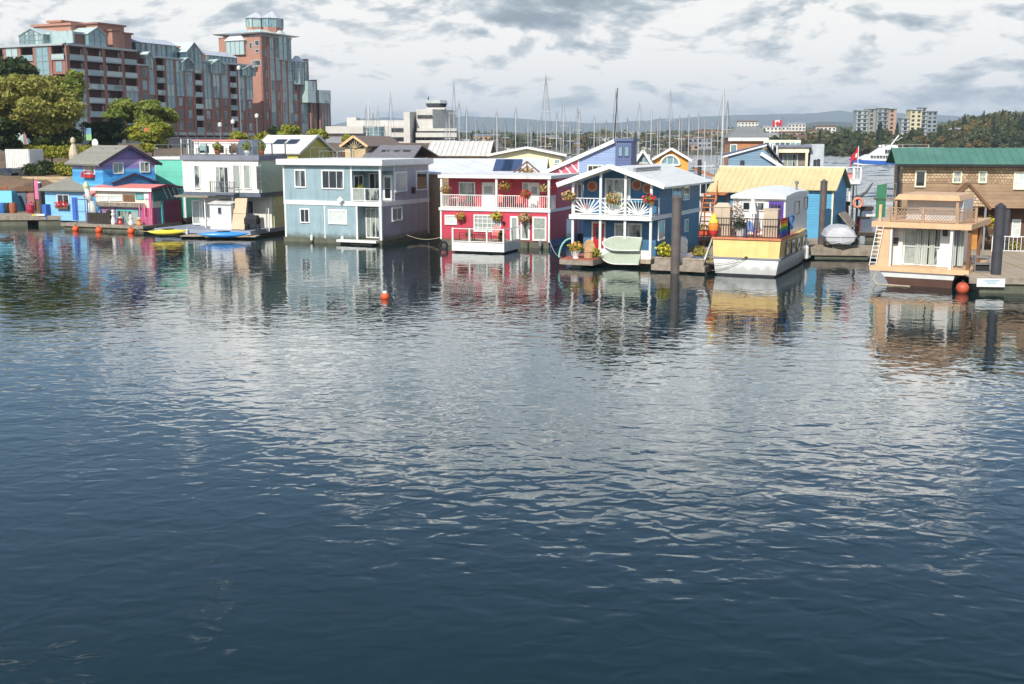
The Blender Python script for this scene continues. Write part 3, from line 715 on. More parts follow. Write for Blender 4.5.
rl = rail(cT, [(posts[0]+.08, 0, zft), (posts[1], 0, zft), (posts[2], 0, zft), (posts[3]-.08, 0, zft), (W_, fy, zft)], 1.05, WHITE, 99)
for i in range(3):                                                       # sunburst slats fan out from the foot of each bay
    a, b = posts[i] + .1, posts[i + 1] - .1; cx = (a + b) / 2; hh_ = .98
    hub = MB(); hub.hexa([(cx - .2, -.03, zft + .1), (cx + .2, -.03, zft + .1), (cx + .14, -.03, zft + .24), (cx - .14, -.03, zft + .24)], [(cx - .2, .03, zft + .1), (cx + .2, .03, zft + .1), (cx + .14, .03, zft + .24), (cx - .14, .03, zft + .24)]); hub.build('sunburst_hub', WHITE, rl)
    for k in range(1, 12):
        t = math.pi * k / 12; dx_, dz_ = math.cos(t), math.sin(t); L = min((b - cx) / max(abs(dx_), 1e-6), (hh_ - .1) / dz_)
        MB().bar((cx + dx_*.15, 0, zft + .12 + dz_*.08), (cx + dx_*L, 0, zft + .1 + dz_*L), .03, .075).build('slat', WHITE, rl)
def cwin(a, b, nx=1, nz=1, gm=GD, y=None, name='window', **k):
    y = fy if y is None else y; return window(cT, 'F', y, Cx.f(*c7(*a), y), Cx.f(*c7(*b), y), nx, nz, WHITE, gm, name=name, **k)
cwin((215,248),(322,404),3,1,GC,name='sliding_door',t=.12); cwin((95,270),(118,345),1,1,GC)
cwin((255,440),(302,522),1,1,GC,t=.12); cwin((312,440),(372,522),1,1,GC,t=.12)
for px, py, m_ in ((160, 283, FL_STRAW), (350, 278, TERRA), (397, 293, TERRA)):
    x, z = Cx.f(*c7(px, py), fy); d = MB(); d.tube((x, fy - .06, z), (x, fy, z), .36, .36, 20); o = d.build('sun_ornament', M('cane_disc', (196, 150, 120), .7), cT)
    MB().tube((x, fy - .075, z), (x, fy - .06, z), .24, .24, 18).build('disc_centre', TERRA, o)
(x0, z1), (x1, _) = Cx.f(*c7(158, 433), fy), Cx.f(*c7(218, 433), fy)
o = MB().box(x0, x1, fy - .05, fy, .58, z1).build('door_frame', WHITE, cT)
MB().box(x0 + .12, x1 - .12, fy - .09, fy - .052, .6, z1 - .12).build('door', M('red_door', (196, 44, 40), .4), cT); MB().box(x0 + .32, x1 - .32, fy - .105, fy - .092, 1.6, z1 - .35).build('door_pane', GD, cT)
for a, b in (((500,287),(540,340)), ((548,280),(572,340)),): window(cT, 'R', W_, Cx.s(*c7(*a)), Cx.s(*c7(*b)), 1, 1, WHITE, GC)
window(cT, 'R', W_, Cx.s(*c7(440,432)), Cx.s(*c7(465,510)), 1, 1, WHITE, GC); window(cT, 'R', W_, Cx.s(*c7(552,425)), Cx.s(*c7(566,476)), 1, 1, WHITE, GD)
MB().box(-.1, W_ + .1, -.3, D_, .28, .55).build('deck', WOODP, cT); MB().box(.2, W_ - .1, .2, D_, -.3, .28).build('float', WOODD, cT)
MB().box(posts[1] - .1, W_ - .05, -.22, -.05, .3, 1.1).build('porch_panel', WHITE, cT)
basket('basket of dry peach flowers at the left corner post of the blue home\'s balcony', Cx, *c7(58, 326), -.3, FL_STRAW, .38, 21)
basket('basket of tan flowers on the second post of the blue home\'s balcony', Cx, *c7(247, 336), -.3, FL_STRAW, .44, 22)
basket('basket of red flowers by the right post of the blue home\'s balcony', Cx, *c7(403, 340), -.3, FL_RED, .34, 23)
x, z = Cx.f(*c7(128, 325), fy - .5); b_ = thing('beach_ball', 'dark red ball behind the left bay of the sunburst railing', 'ball', Cx.w(x, fy - .5, zft + .32), 0); MB().lathe([(.32*math.sin(t), .32*-math.cos(t)) for t in [k*math.pi/8 for k in range(1, 8)]], n=14).build('ball_skin', M('magenta_plastic', (176, 40, 66), .4), b_, smooth=True)
x, z = Cx.f(*c7(355, 335), fy - .25); t_ = table('turquoise table on the blue home\'s balcony behind the right sunburst', Cx.w(x, fy - .45, zft + .01), Cx.a, M('turquoise_paint', (40, 160, 196), .5), 1.6, .5, .9)
# two upturned skiffs lashed to the porch
def skiff(label, p, ang, L, wd, m, m2, roll=math.pi / 2 * .62):
    t = thing('skiff', label, 'boat', p, ang)
    rings = []; N = 14
    for i in range(N + 1):
        s_ = i / N; half = wd / 2 * (1 - (1 - min(1, s_ / .45)) ** 2.2) ** .8 * (1 - .14 * s_ ** 2) + .02; dep = .40 * (.55 + .45 * min(1, s_ / .4))
        sec = [(half, 0), (half * .92, -dep * .45), (half * .55, -dep * .9), (0, -dep), (-half * .55, -dep * .9), (-half * .92, -dep * .45), (-half, 0)]
        rings.append([V(-L/2 + L*s_, 0, 0) + Matrix.Rotation(roll, 3, 'X') @ V(0, a, b) for a, b in sec])
    MB().loft(rings).build('hull', m, t, smooth=False)
    g = MB(); g.path([r[0] for r in rings], .035, 6); g.path([r[-1] for r in rings], .035, 6); g.path([(r[3] - V(0,.02,0)) for r in rings], .02, 5); g.build('gunwale', m2, t)
    return t
hullg = M('pale_green_hull', (166, 176, 154), .5, .08, 1.5, dirt=.25)
x0, z = Cx.f(*c7(200, 555), -.35); x1, _ = Cx.f(*c7(365, 555), -.35)
skiff('upper of two pale green skiffs stowed on edge at the front of the blue home', Cx.w((x0+x1)/2, -.30, Cx.f(*c7(280, 546), -.4)[1] + .26), Cx.a, x1 - x0, 1.0, hullg, WHITED)
skiff('lower of two pale green skiffs stowed on edge at the front of the blue home', Cx.w((x0+x1)/2, -.44, Cx.f(*c7(280, 600), -.4)[1] + .2), Cx.a, x1 - x0, 1.0, hullg, WHITED)
# brick-red side deck with wicker chair
S0 = G(*c7(160, 636)); sw = Cx.col(S0, -Cx.u, c7(20, 0)[0]); sO = S0 - Cx.u * sw
sdk = thing('side_deck', 'brick-red timber side deck with planters left of the blue home', 'deck', sO, Cx.a)
for k in range(12): MB().box(.01, sw, .01 + 3.2*k/12, 3.2*(k+1)/12 - .015, .52, .57).build('deck_board', M('brick_red_boards', (172, 92, 74), .75, .15, 3), sdk)
MB().box(0, sw + .05, -.06, 3.2, .2, .515).build('edge_beam', WOODG, sdk); MB().box(.8, sw*.6, .2, 3, -.2, .2).build('float', FLOAT, sdk)
wc = thing('wicker_chair', 'round-backed wicker chair on the brick-red side deck', 'chair', sO + Cx.u*sw*.72 + Cx.v*.9 + V(0,0,.58), Cx.a + .2)
wk = M('wicker', (196, 160, 116), .8, .2, 8, bump=.02)
MB().lathe([(.28, 0), (.32, .35), (.36, .42), (.3, .46)], n=12).build('seat', wk, wc)
mb = MB(); mb.loft([[V(.42*math.cos(a), .22 + .12*math.sin(a)*0 + y_, .42 + .75*math.sin(a)) for y_ in (0, .06)] + [V(.3*math.cos(a), .22 + y_, .42 + .55*math.sin(a)) for y_ in (.06, 0)] for a in [k*math.pi/12 for k in range(13)]]); mb.build('back_rim', wk, wc)
mb = MB(); mb.hexa([(.32*math.cos(a), .24, .42 + .6*math.sin(a)) for a in [k*math.pi/10 for k in range(11)]], [(.32*math.cos(a), .27, .42 + .6*math.sin(a)) for a in [k*math.pi/10 for k in range(11)]]); mb.build('backrest', wk, wc)
pl = thing('planter', 'white urn planter of yellow flowers on the brick-red side deck', 'planter', sO + Cx.u*sw*.42 + Cx.v*.4 + V(0,0,.58), 0)
MB().lathe([(.2,0),(.16,.1),(.3,.45),(.33,.5)], n=12).build('urn', WHITED, pl); put('foliage', leaf_mesh('foliage', [(0,0,.7,.42,.42,.3)], 260, .11, L_YEL, 5), pl); put('flowers', leaf_mesh('flowers', [(0,0,.78,.4,.4,.25)], 120, .1, FL_ORG, 6), pl)
ar = thing('garden_arch', 'pale turquoise hoop leaning on the brick-red side deck', 'hoop', sO + Cx.u*sw*.25 + Cx.v*.7 + V(0,0,.55), Cx.a)
MB().path([(-.9 + .0*k + .85*(1-math.cos(k*math.pi/16)), 0, 1.25*math.sin(k*math.pi/16)) for k in range(9)], .06, 6).build('hoop_tube', M('turquoise_plastic', (150, 212, 200), .4), ar)
shrub('yellow potted shrub at the right end of the brick-red side deck', sO + Cx.u*(sw*.93) + Cx.v*1.1 + V(0,0,.58), .28, .6, L_YEL, 41, 200, .1, 'potted plant')

# ---- dock beside the blue home with planter boxes, pile, tank
Q0 = G(*c7(640, 660)); dW = Cx.col(Q0, -Cx.u, c7(412, 0)[0]); dO = Q0 - Cx.u * dW
dk = thing('dock', 'grey plank dock running back between the blue home and the yellow boat', 'dock', dO, Cx.a)
dl = Cx.col(Q0, Cx.v, c7(676, 0)[0]) ; dl = 15
for k in range(44): MB().box(.02, dW - .02, .02 + dl*k/44, dl*(k+1)/44 - .02, .42, .47).build('plank', WOODP, dk)
MB().box(0, dW, -.08, 0, .12, .46).box(0, dW, .0, .12, .12, .41).box(0, dW, dl - .1, dl, .12, .41).box(dW - .1, dW, .12, dl - .1, .12, .41).build('edge_beam', WOODG, dk)
for k in range(3): MB().box(.3 + k*dW*.36, .3 + k*dW*.36 + dW*.22, .1, 3, -.25, .12).build('float', DARK, dk)
for i, (a, b, lb) in enumerate((((.05*dW, .42*dW), (.05, .55), 'long wooden planter box on the dock, left of the thick grey pile'), ((.58*dW, .97*dW), (.05, .55), 'long wooden planter box on the dock, right of the thick grey pile'))):
    o = thing('planter_box', lb, 'planter', dO + Cx.u*a[0] + Cx.v*b[0] + V(0,0,.475), Cx.a); L = a[1] - a[0]
    MB().box(0, L, 0, .5, 0, .38).build('box', WOODG, o); MB().box(-.03, L + .03, -.03, .53, .38, .43).build('rim', WOODP, o)
def pile(label, px, py, z, top_py, r, m, cap='cone', base=-1.0, Yd=None):
    p = G(px, py, z) if Yd is None else AT(px, py, Yd)
    t = thing('pile', label, 'pile', V(p.x, p.y, 0)); top = AT(px, top_py, p.y).z; hc = r * .9 if cap == 'cone' else 0
    MB().tube((0,0,base), (0,0,top - hc), r, r, 18).build('shaft', m, t, smooth=False)
    if cap == 'cone': MB().lathe([(r*1.07, top - hc), (r*1.07, top - hc + .06), (.03, top)], n=18).build('cap', m, t)
    else: MB().lathe([(r*1.06, top), (r*1.06, top + .07), (r*.4, top+.12)], n=14).build('cap', m if cap != 'white' else WHITED, t)
    return t
pile('thick grey steel pile with conical cap standing in front of the blue home\'s right side', *c7(514, 640), .2, c7(0, 318)[1], (.29), PILE)
shrub('yellow flowering shrub on the dock left of the thick grey pile', dO + Cx.u*dW*.2 + Cx.v*.35 + V(0,0,.88), .42, .8, L_YEL, 42, 500, .12, fl=FL_YEL)
shrub('olive shrub on the dock right of the thick grey pile', dO + Cx.u*dW*.62 + Cx.v*3.6 + V(0,0,.47), .55, .8, L_OLIVE, 43, 500, .12)
shrub('small dry shrub farther back on the dock behind the olive one', dO + Cx.u*dW*.8 + Cx.v*6.5 + V(0,0,.47), .4, .6, L_OLIVE, 44, 300, .12)
tk = thing('water_tank', 'white ribbed water tank beside the blue home\'s right wall', 'tank', dO + Cx.u*dW*.38 + Cx.v*1.6 + V(0,0,.47), Cx.a)
MB().lathe([(.48,0),(.5,.1),(.48,.2),(.5,.5),(.48,.6),(.5,.95),(.48,1.05),(.5,1.4),(.35,1.6),(.12,1.65)], n=16).build('tank_body', WHITED, tk); MB().lathe([(.14,1.65),(.14,1.72)], n=10).build('lid', GREYP, tk)
rp = thing('planter_box', 'orange-red planter box at the far end of the dock behind the blue home', 'planter', G(*c7(612, 500), .5), Cx.a)
MB().box(-1.0, 1.0, 0, .7, 0, .55).build('box', M('orange_red_paint', (222, 84, 56), .5), rp); put('foliage', leaf_mesh('foliage', [(-.5,.35,.7,.4,.3,.25),(.4,.35,.7,.4,.3,.25)], 200, .12, L_MID, 9), rp)

# ---- D: yellow and white houseboat with railed aft deck
K = Fr(*c8(334, 634), -24, c8(72, 0)[0])
kW, kL = K.W, 15.5
kT = K.thing('houseboat', 'white and yellow houseboat with rounded white cabin, purple door and black-railed aft deck', 'houseboat')
zy0 = K.f(*c8(200, 558))[1]; zy1 = K.f(*c8(200, 481))[1]
def hull_ring(y, z, k=1.0):
    s_ = y / kL; h_ = kW / 2 * (1 - max(0, (s_ - .45) / .55) ** 2.2 * .97) * k
    return h_
YB = M('yellow_hull_paint', (244, 208, 134), .45, .08, 1.5, k=.85, dirt=.2); WB = M('white_hull_paint', (240, 240, 236), .4, .04, 1.5, k=.9, dirt=.18, wl=.5)
ys = [0, 1.5, 3, 5, 7, 9, 10.5, 12, 13.2, 14.2, 15, 15.5]
def strip(z0, z1, k0, k1, sheer0=0, sheer1=0, y1=99, name='hull', mat=WB):
    rings = []
    for y in ys:
        if y > y1: break
        a = hull_ring(y, 0, k0); b = hull_ring(y, 0, k1); s0 = sheer0 * (y/kL)**2; s1 = sheer1 * (y/kL)**2; c = kW/2
        rings.append([V(c-a, y, z0+s0), V(c+a, y, z0+s0), V(c+b, y, z1+s1), V(c-b, y, z1+s1)])
    return MB().loft(rings).build(name, mat, kT)
strip(-.4, .12, .80, .9, name='keel', mat=BLACK)
strip(.12, zy0, .93, 1.0, 0, .5)
strip(zy0, zy1, 1.0, 1.035, .5, .35, 9.5, 'topside', YB)
ys_all = ys; ys = [9.6, 10.5, 12, 13.2, 14.2, 15, 15.5]
strip(zy0 + .02, zy0 + .62, 1.03, 1.06, .55, .55, name='bow_bulwark', mat=M('sky_blue_paint', (84, 150, 196), .5)); ys = ys_all
rb = MB(); 
for a, b in zip(ys[:-1], ys[1:]):
    for s_ in (-1, 1): rb.bar((kW/2 + s_*hull_ring(a,0,1.03), a, zy0 + .03 + .5*(a/kL)**2), (kW/2 + s_*hull_ring(b,0,1.03), b, zy0 + .03 + .5*(b/kL)**2), .1, .12)
rb.bar((0, -.02, zy0 + .02), (kW, -.02, zy0 + .02), .1, .1); rb.build('rub_rail', GREYP, kT)
MB().box(-.12, kW + .12, -.1, 5.2, zy1 + .002, zy1 + .1).build('aft_deck', M('salmon_deck_edge', (214, 132, 92), .6), kT)
for px in (370, 393, 415, 436):
    y, z = K.s(*c8(px, 512 - (px - 370) * .27), kW * 1.02); 
    window(kT, 'R', kW * 1.0 + .11, (y - .36, z - .42), (y + .36, z + .42), 1, 1, GREYP, GT, .05, proud=.04)
# cabin: rounded roof, walls
cy0, cy1 = 3.0, 11.5
cx0, _ = K.f(*c8(152, 330), cy0); cx1, _ = K.f(*c8(368, 330), cy0); cx1 = min(cx1, kW + .1)
zc0 = zy1 + .1; zc1 = K.f(*c8(260, 318), cy0)[1]
MB().hexa([(cx0, cy0, zc0), (cx1, cy0, zc0), (cx1, cy1 - 1, zc0), (cx0, cy1 - 1, zc0)], [(cx0, cy0, zc1), (cx1 - .06, cy0, zc1), (cx1 - .06, cy1 - 1, zc1), (cx0, cy1 - 1, zc1)]).build('cabin', WHITE, kT)
rings = []
for i in range(11):
    y = cy0 - .25 + (cy1 - cy0 - .6) * i / 10; bow = .45 * math.sin(math.pi * min(1, i / 10 * .8 + .1))
    rings.append([V(cx0 - .08 + (cx1 - cx0 + .1) * j / 8, y, zc1 + .02 + (0 if k == 0 else .10 + .32 * math.sin(math.pi * j / 8) ** .8 + bow * .5)) for k, js in ((0, range(9)), (1, range(8, -1, -1))) for j in js])
MB().loft(rings).build('cabin_roof', WHITE, kT)
window(kT, 'F', cy0, K.f(*c8(192, 328), cy0), K.f(*c8(280, 366), cy0), 3, 1, WHITE, GD, .06)
(x0, z1), (x1, _) = K.f(*c8(298, 326), cy0), K.f(*c8(358, 326), cy0)
pd = MB().box(x0, x1, cy0 - .06, cy0, zc0, z1).build('door', M('purple_paint', (92, 62, 150), .45), kT)
for i in range(3):
    for j in range(3): a = x0 + .12 + (x1 - x0 - .24) * i / 3; MB().box(a, a + (x1-x0-.24)/3 - .05, cy0 - .075, cy0 - .062, z1 - .15 - .42*(j+1), z1 - .2 - .42*j).build('pane', GD, pd)
for a, b in (((404, 328), (420, 376)), ((442, 310), (453, 356))): window(kT, 'R', cx1 - .05, K.s(*c8(*a), cx1), K.s(*c8(*b), cx1), 1, 1, STEEL, GD, .06)
x, z = K.f(*c8(415, 262), 7.5); MB().tube((x - .1, 7.5, zc1 + .3), (x - .1, 7.5, z + .1), .07).lathe([(.12, 0), (.14, .12), (.04, .2)], (x - .1, 7.5, z + .08), 10).build('stovepipe', STEEL, kT)
rail(kT, [(-.05, 0, zy1 + .1), (kW * .5, 0, zy1 + .1), (kW + .05, 0, zy1 + .1), (kW + .05, 2.8, zy1 + .1)], K.f(*c8(200, 397))[1] - zy1 - .1, BLACK, .15, each=True, post=.07)
rail(kT, [(-.05, 2.8, zy1 + .1), (-.05, 0.06, zy1 + .1)], K.f(*c8(200, 397))[1] - zy1 - .1, BLACK, .15, each=False, post=.07)
# rope from the stern cleat
a = V(*((K.f(*c8(207, 552))[0], -.12, K.f(*c8(207, 552))[1]))); cl = MB().box(a.x - .08, a.x + .08, -.16, -.02, a.z - .04, a.z + .05).build('cleat', BLACK, kT)
for dz_, e in ((0, c8(85, 578)), (-.05, c8(90, 602))):
    b = K.f(*e); mb = MB(); mb.path([V(a.x + (b[0] - .3 - a.x) * t, -.14, a.z + dz_ + (b[1] - a.z) * t - .12 * math.sin(math.pi * t)) for t in [k / 8 for k in range(9)]], .018, 5); mb.build('mooring_rope', WOODG, kT)
# things on the aft deck
def kat(px, py, y, z=None): x, zz = K.f(*c8(px, py), y); return K.w(x, y, zy1 + .1 if z is None else z)
fl_ = thing('rainbow_flag', 'rainbow striped flag hung over the right end of the black deck railing', 'flag', K.O, K.a)
ya, yb = K.s(*c8(340, 402), kW + .1)[0], K.s(*c8(372, 402), kW + .1)[0]; zt_ = K.s(*c8(340, 398), kW + .1)[1]; zb_ = K.s(*c8(340, 472), kW + .1)[1]
for i, c_ in enumerate(((220, 60, 60), (236, 140, 50), (236, 214, 70), (70, 160, 80), (60, 100, 190), (110, 70, 160))):
    h_ = (zt_ - zb_) / 6; mb = MB(); N = 6
    mb.loft([[V(kW + .13 + .04*math.sin(t*9 + 1), ya + (yb - ya) * t, zt_ - h_*i - .02*t), V(kW + .13 + .04*math.sin(t*9 + .6), ya + (yb - ya) * t, zt_ - h_*(i+1) + .003), V(kW + .145 + .04*math.sin(t*9 + .6), ya + (yb - ya) * t, zt_ - h_*(i+1) + .003), V(kW + .145 + .04*math.sin(t*9 + 1), ya + (yb - ya) * t, zt_ - h_*i - .02*t)] for t in [k / N for k in range(N + 1)]])
    mb.build('stripe', M('flag_' + ('red', 'orange', 'yellow', 'green', 'blue', 'violet')[i], c_, .7, .05), fl_)
def boxy(name, label, cat, p, rz, prof, m, n=14):
    t = thing(name, label, cat, p, rz); MB().lathe(prof, n=n).build('body', m, t, smooth=False); return t
beige = M('beige_plastic', (200, 180, 156), .6, .08)
b1 = thing('storage_cabinet', 'tall beige rounded cabinet at the left end of the black-railed aft deck', 'cabinet', kat(112, 440, .9), K.a)
MB().hexa([(-.5,-.35,0),(.5,-.35,0),(.5,.35,0),(-.5,.35,0)], [(-.48,-.33,1.75),(.48,-.33,1.75),(.48,.33,1.75),(-.48,.33,1.75)]).build('body', beige, b1); MB().hexa([(-.53,-.38,1.752),(.53,-.38,1.752),(.53,.38,1.752),(-.53,.38,1.752)], [(-.3,-.2,2.0),(.3,-.2,2.0),(.3,.2,2.0),(-.3,.2,2.0)]).build('lid', beige, b1)
MB().box(-.01,.01,-.365,-.355,.1,1.7).build('door_seam', WOODG, b1)
b2 = thing('storage_cabinet', 'beige box cabinet on the aft deck in front of the purple door', 'cabinet', kat(306, 440, .9), K.a)
MB().box(-.42,.42,-.3,.3,0,1.65).build('body', beige, b2); MB().box(-.45,.45,-.33,.33,1.652,1.72).build('lid', beige, b2)
shrub('bare grey potted shrub between the cabinet and the cabin wall on the aft deck', kat(165, 440, 1.2), .5, 2.0, M('grey_twigs', (150, 136, 120), .8), 51, 400, .1, 'potted plant', FL_STRAW, name='potted_plant')
um = thing('parasol', 'folded white parasol standing in the middle of the houseboat\'s aft deck', 'parasol', kat(229, 440, 1.6), 0)
MB().tube((0,0,0),(0,0,2.6),.025).build('pole', WHITE, um); MB().lathe([(.3,1.35),(.24,1.5),(.13,2.1),(.15,2.3),(.04,2.75)], n=9).build('folded_canopy', WHITED, um)
pp = boxy('flower_pot', 'white tapered flower pot on the houseboat\'s aft deck', 'flower pot', kat(182, 455, .6), 0, [(.2,0),(.3,.45),(.32,.5)], WHITE); put('foliage', leaf_mesh('foliage', [(0,0,.7,.35,.35,.3)], 180, .11, L_DARK, 8), pp)
chair('blue slatted chair low on the houseboat\'s aft deck', kat(220, 455, 1.0), K.a + .4, M('blue_plastic', (50, 104, 176), .4), s=.9)
table('low pink-topped table on the houseboat\'s aft deck beside the blue chair', kat(268, 455, .9), K.a, M('pink_plastic', (206, 128, 130), .5), .8, .5, .45)
ws = thing('folded_umbrella', 'yellow, orange and red folded umbrella standing at the left corner of the houseboat deck', 'umbrella', kat(74, 470, .1, K.f(*c8(76, 470))[1]), K.a)
for i, (c_, a, b, ra_, rb_) in enumerate((('red', 0, .4, .1, .3), ('orange', .4, .85, .3, .3), ('yellow', .85, 1.4, .3, .06))): MB().lathe([(ra_, a), ((ra_+rb_)/2 + .03, (a+b)/2), (rb_, b - .003)], n=10).build('canopy_panel', MATS['flag_' + c_], ws)
tp = thing('white_tarp', 'white tarpaulin draped off the left side of the yellow boat to the dock', 'tarp', K.w(0, 1.0), K.a)
mb = MB(); mb.loft([[V(-.15 - .55*t, -1.0, zy1 - (zy1 - .6)*t + .0), V(-.25 - .75*t, .2, zy1 - (zy1 - .6)*t), V(-.2 - .7*t, .25, zy1 - .03 - (zy1 - .6)*t), V(-.10 - .5*t, -.95, zy1 - .03 - (zy1 - .6)*t)] for t in [k/5 for k in range(6)]]); mb.build('cloth', WHITE, tp)
for i, (y, lb) in enumerate(((8.2, 'white fender hanging amidships on the right side of the yellow boat'), (12.5, 'white fender hanging near the bow of the yellow boat'))):
    f_ = thing('fender', lb, 'fender', K.w(kW/2 + hull_ring(y,0,1.0) + .2, y, .3), 0); MB().lathe([(.04,0),(.16,.1),(.16,.8),(.04,.95)], n=10).build('fender_body', WHITED, f_); MB().tube((0,0,.95),(0,0,1.5),.015,n=5).build('rope', ROPE, f_)
wr = thing('hose_reel', 'coiled blue hose hanging on the deck railing of the yellow boat', 'hose', K.w(kW + .2, 1.9 + .6, zy1 + .95), K.a)
mb = MB(); mb.path([(.08*math.sin(a*2), .3*math.cos(a), .38*math.sin(a)) for a in [k*math.pi/8 for k in range(17)]], .06, 6); mb.build('coil', M('blue_hose', (50, 110, 180), .4), wr)

# ---- E: small houseboat with latticed roof deck
E = Fr(*r2(575, 586), -31, r2(92, 0)[0])
eT = E.thing('houseboat', 'small cream houseboat with tan fascias, latticed roof deck and curtained glass doors', 'houseboat')
W_ = E.W; D_ = 6.5; tan = M('tan_paint', (226, 184, 140), .55, .08, 2, k=.85, dirt=.12); lat = M('lattice_wood', (176, 146, 116), .7, .15, 3)
zd1 = E.f(*r2(330, 478))[1]; zd0 = E.f(*r2(330, 502))[1]; zu1 = E.f(*r2(340, 258))[1]; zu0 = E.f(*r2(340, 285))[1]
MB().box(0, W_, -.05, D_, zd0, zd1).build('deck', tan, eT); MB().box(0, W_, -.1, D_ - .3, zu0, zu1).build('roof_deck', tan, eT)
hx0, _ = E.f(*r2(160, 540), .3); hx1, _ = E.f(*r2(505, 540), .3); N = 10
mb = MB(); mb.loft([[V(hx0 + .5*t_, .35, -.3), V(hx1 - .1, .35, -.3), V(hx1 - .1, 5, -.3), V(hx0 + .5, 5, -.3)] for t_ in (1,)] + [[V(hx0 + .1, .15, .45), V(hx1, .15, .45), V(hx1, 5, .45), V(hx0 + .1, 5, .45)]]); mb.build('hull', M('brown_hull', (104, 76, 66), .45, .1), eT)
mb = MB(); mb.hexa([(hx0 + .1, .13, .452), (hx1 + .02, .13, .452), (hx1 + .02, 5, .452), (hx0 + .1, 5, .452)], [(hx0 - .15, .05, zd0 - .004), (hx1 + .1, .05, zd0 - .004), (hx1 + .1, 5, zd0 - .004), (hx0 - .15, 5, zd0 - .004)]); mb.build('hull_topside', WHITE, eT)
wy = 1.0; wx0, _ = E.f(*r2(185, 400), wy); wx1, _ = E.f(*r2(505, 400), wy)
mb = MB(); gx0, _ = E.f(*r2(255, 400), wy); gx1, _ = E.f(*r2(438, 400), wy)
mb.box(wx0, gx0, wy, D_ - .6, zd1, zu0); mb.box(gx1, wx1, wy, D_ - .6, zd1, zu0); mb.box(gx0, gx1, wy + 1.6, D_ - .6, zd1, zu0); mb.build('wall', WHITED, eT)
window(eT, 'F', wy + .3, (gx0, zd1 + .02), (gx1, zu0 - .03), 2, 1, WHITE, GC, .07, name='sliding_door')
MB().box(gx0 + .07, gx1 - .07, wy + .2, wy + .25, zd1 + 1.05, zd1 + 1.1).build('door_bar', WHITE, eT)
for k in range(7):                                                     # curtains hang behind the front panes
    a = gx0 + .65 + k * .38; cu = MB(); cu.loft([[V(a + .3*t, wy + .17 + .05*math.sin(t*12), zd1 + .1), V(a + .3*t, wy + .15 + .05*math.sin(t*12), zd1 + .1), V(a + .3*t, wy + .15 + .05*math.sin(t*12), zu0 - .15), V(a + .3*t, wy + .17 + .05*math.sin(t*12), zu0 - .15)] for t in [j/6 for j in range(7)]])
    if k not in (3,): cu.build('curtain', M('pale_curtain', (190, 196, 186), .8, .06), eT)
for a, b in ((225, 343), (465, 305)): x, z = E.f(*r2(a, b), wy - .1); MB().box(x - .12, x + .12, wy - .18, wy - .01, z - .2, z + .14).build('mailbox', BLACK, eT)
for a0, a1 in ((222, 250), (428, 488)):
    x0, _ = E.f(*r2(a0, 400), wy - .05); x1, _ = E.f(*r2(a1, 400), wy - .05); MB().box(x0, x1, wy - .1, wy - .01, zd1 + .02, zd1 + .98).build('panel', WHITE, eT)
for px, m_, w2 in ((162, tan, .34), (196, WHITED, .07), (492, WHITE, .07)):
    x, _ = E.f(*r2(px, 400), .1); MB().box(x - w2, x + w2, .06, .2, zd1, zu0).build('post', m_, eT)
MB().box(W_ - .2, W_ - .02, .1, .26, zd1, zu0).build('post', WOODB, eT); MB().box(W_ - .2, W_ - .02, 3.2, 3.36, zd1, zu0).build('post', WOODB, eT)
bd_ = MB().box(wx1, wx1 + .07, wy + .5, wy + 1.6, zd1 + .05, zd1 + 2.0).build('side_door', M('navy_paint', (46, 74, 130), .5), eT)
# lattice railing round the roof deck
lr0, _ = E.f(*r2(192, 215), .1); pts_ = [(lr0, .1), (E.f(*r2(357, 215), .1)[0], .1), (E.f(*r2(528, 215), .1)[0], .1), (W_ - .1, 1.6)]
hr = E.f(*r2(357, 188), .1)[1] - zu1
rr = rail(eT, [(x, y, zu1) for x, y in pts_], hr, lat, 99, post=.16)
for (xa_, ya_), (xb_, yb_) in zip(pts_[:-1], pts_[1:]):
    a, b = V(xa_, ya_, zu1), V(xb_, yb_, zu1); L = (b - a).length; u_ = (b - a) / L; mb = MB(); st = .17; h_ = hr - .2; n_ = int((L + h_) / st)
    for i in range(n_):
        for sgn in (1, -1):
            s0 = i * st - h_; s1 = s0 + h_; t0, t1 = max(0, -s0) / h_, min(h_, L - s0) / h_
            if t1 <= t0 + .05: continue
            za, zb2 = (t0, t1) if sgn > 0 else (1 - t0, 1 - t1)
            off = V(-u_.y, u_.x, 0) * (.012 * sgn)
            mb.bar(a + u_*(s0 + t0*h_) + off + V(0,0,.1 + za*h_), a + u_*(s0 + t1*h_) + off + V(0,0,.1 + zb2*h_), .02, .035)
    mb.build('lattice', lat, rr)
# upper shade roof with rounded front
ux0, _ = E.f(*r2(215, 140), 1.5); ux1, _ = E.f(*r2(540, 140), 1.5); zs0 = E.f(*r2(380, 148), 1.5)[1]; zs1 = E.f(*r2(380, 122), 1.5)[1]
MB().hexa([(ux0, 1.5, zs0), (ux1, 1.5, zs0), (ux1, D_ - .5, zs0), (ux0, D_ - .5, zs0)], [(ux0 + .25, 1.5, zs1), (ux1 - .1, 1.5, zs1), (ux1 - .1, D_ - .5, zs1), (ux0 + .25, D_ - .5, zs1)]).build('shade_roof', tan, eT)
MB().box(ux0 + .5, ux1, 2.6, D_ - .8, zu1, zs0 - .002).build('upper_cabin', M('pale_grey_cabin', (196, 202, 206), .5), eT)
for x in (ux0 + .1, ux1 - .15): MB().box(x - .07, x + .07, 1.6, 1.74, zu1, zs0).build('post', lat, eT)
x0, _ = E.f(*r2(145, 180), .6); MB().box(x0, x0 + .14, .5, .62, zu1, zs0 - .25).build('post', tan, eT)
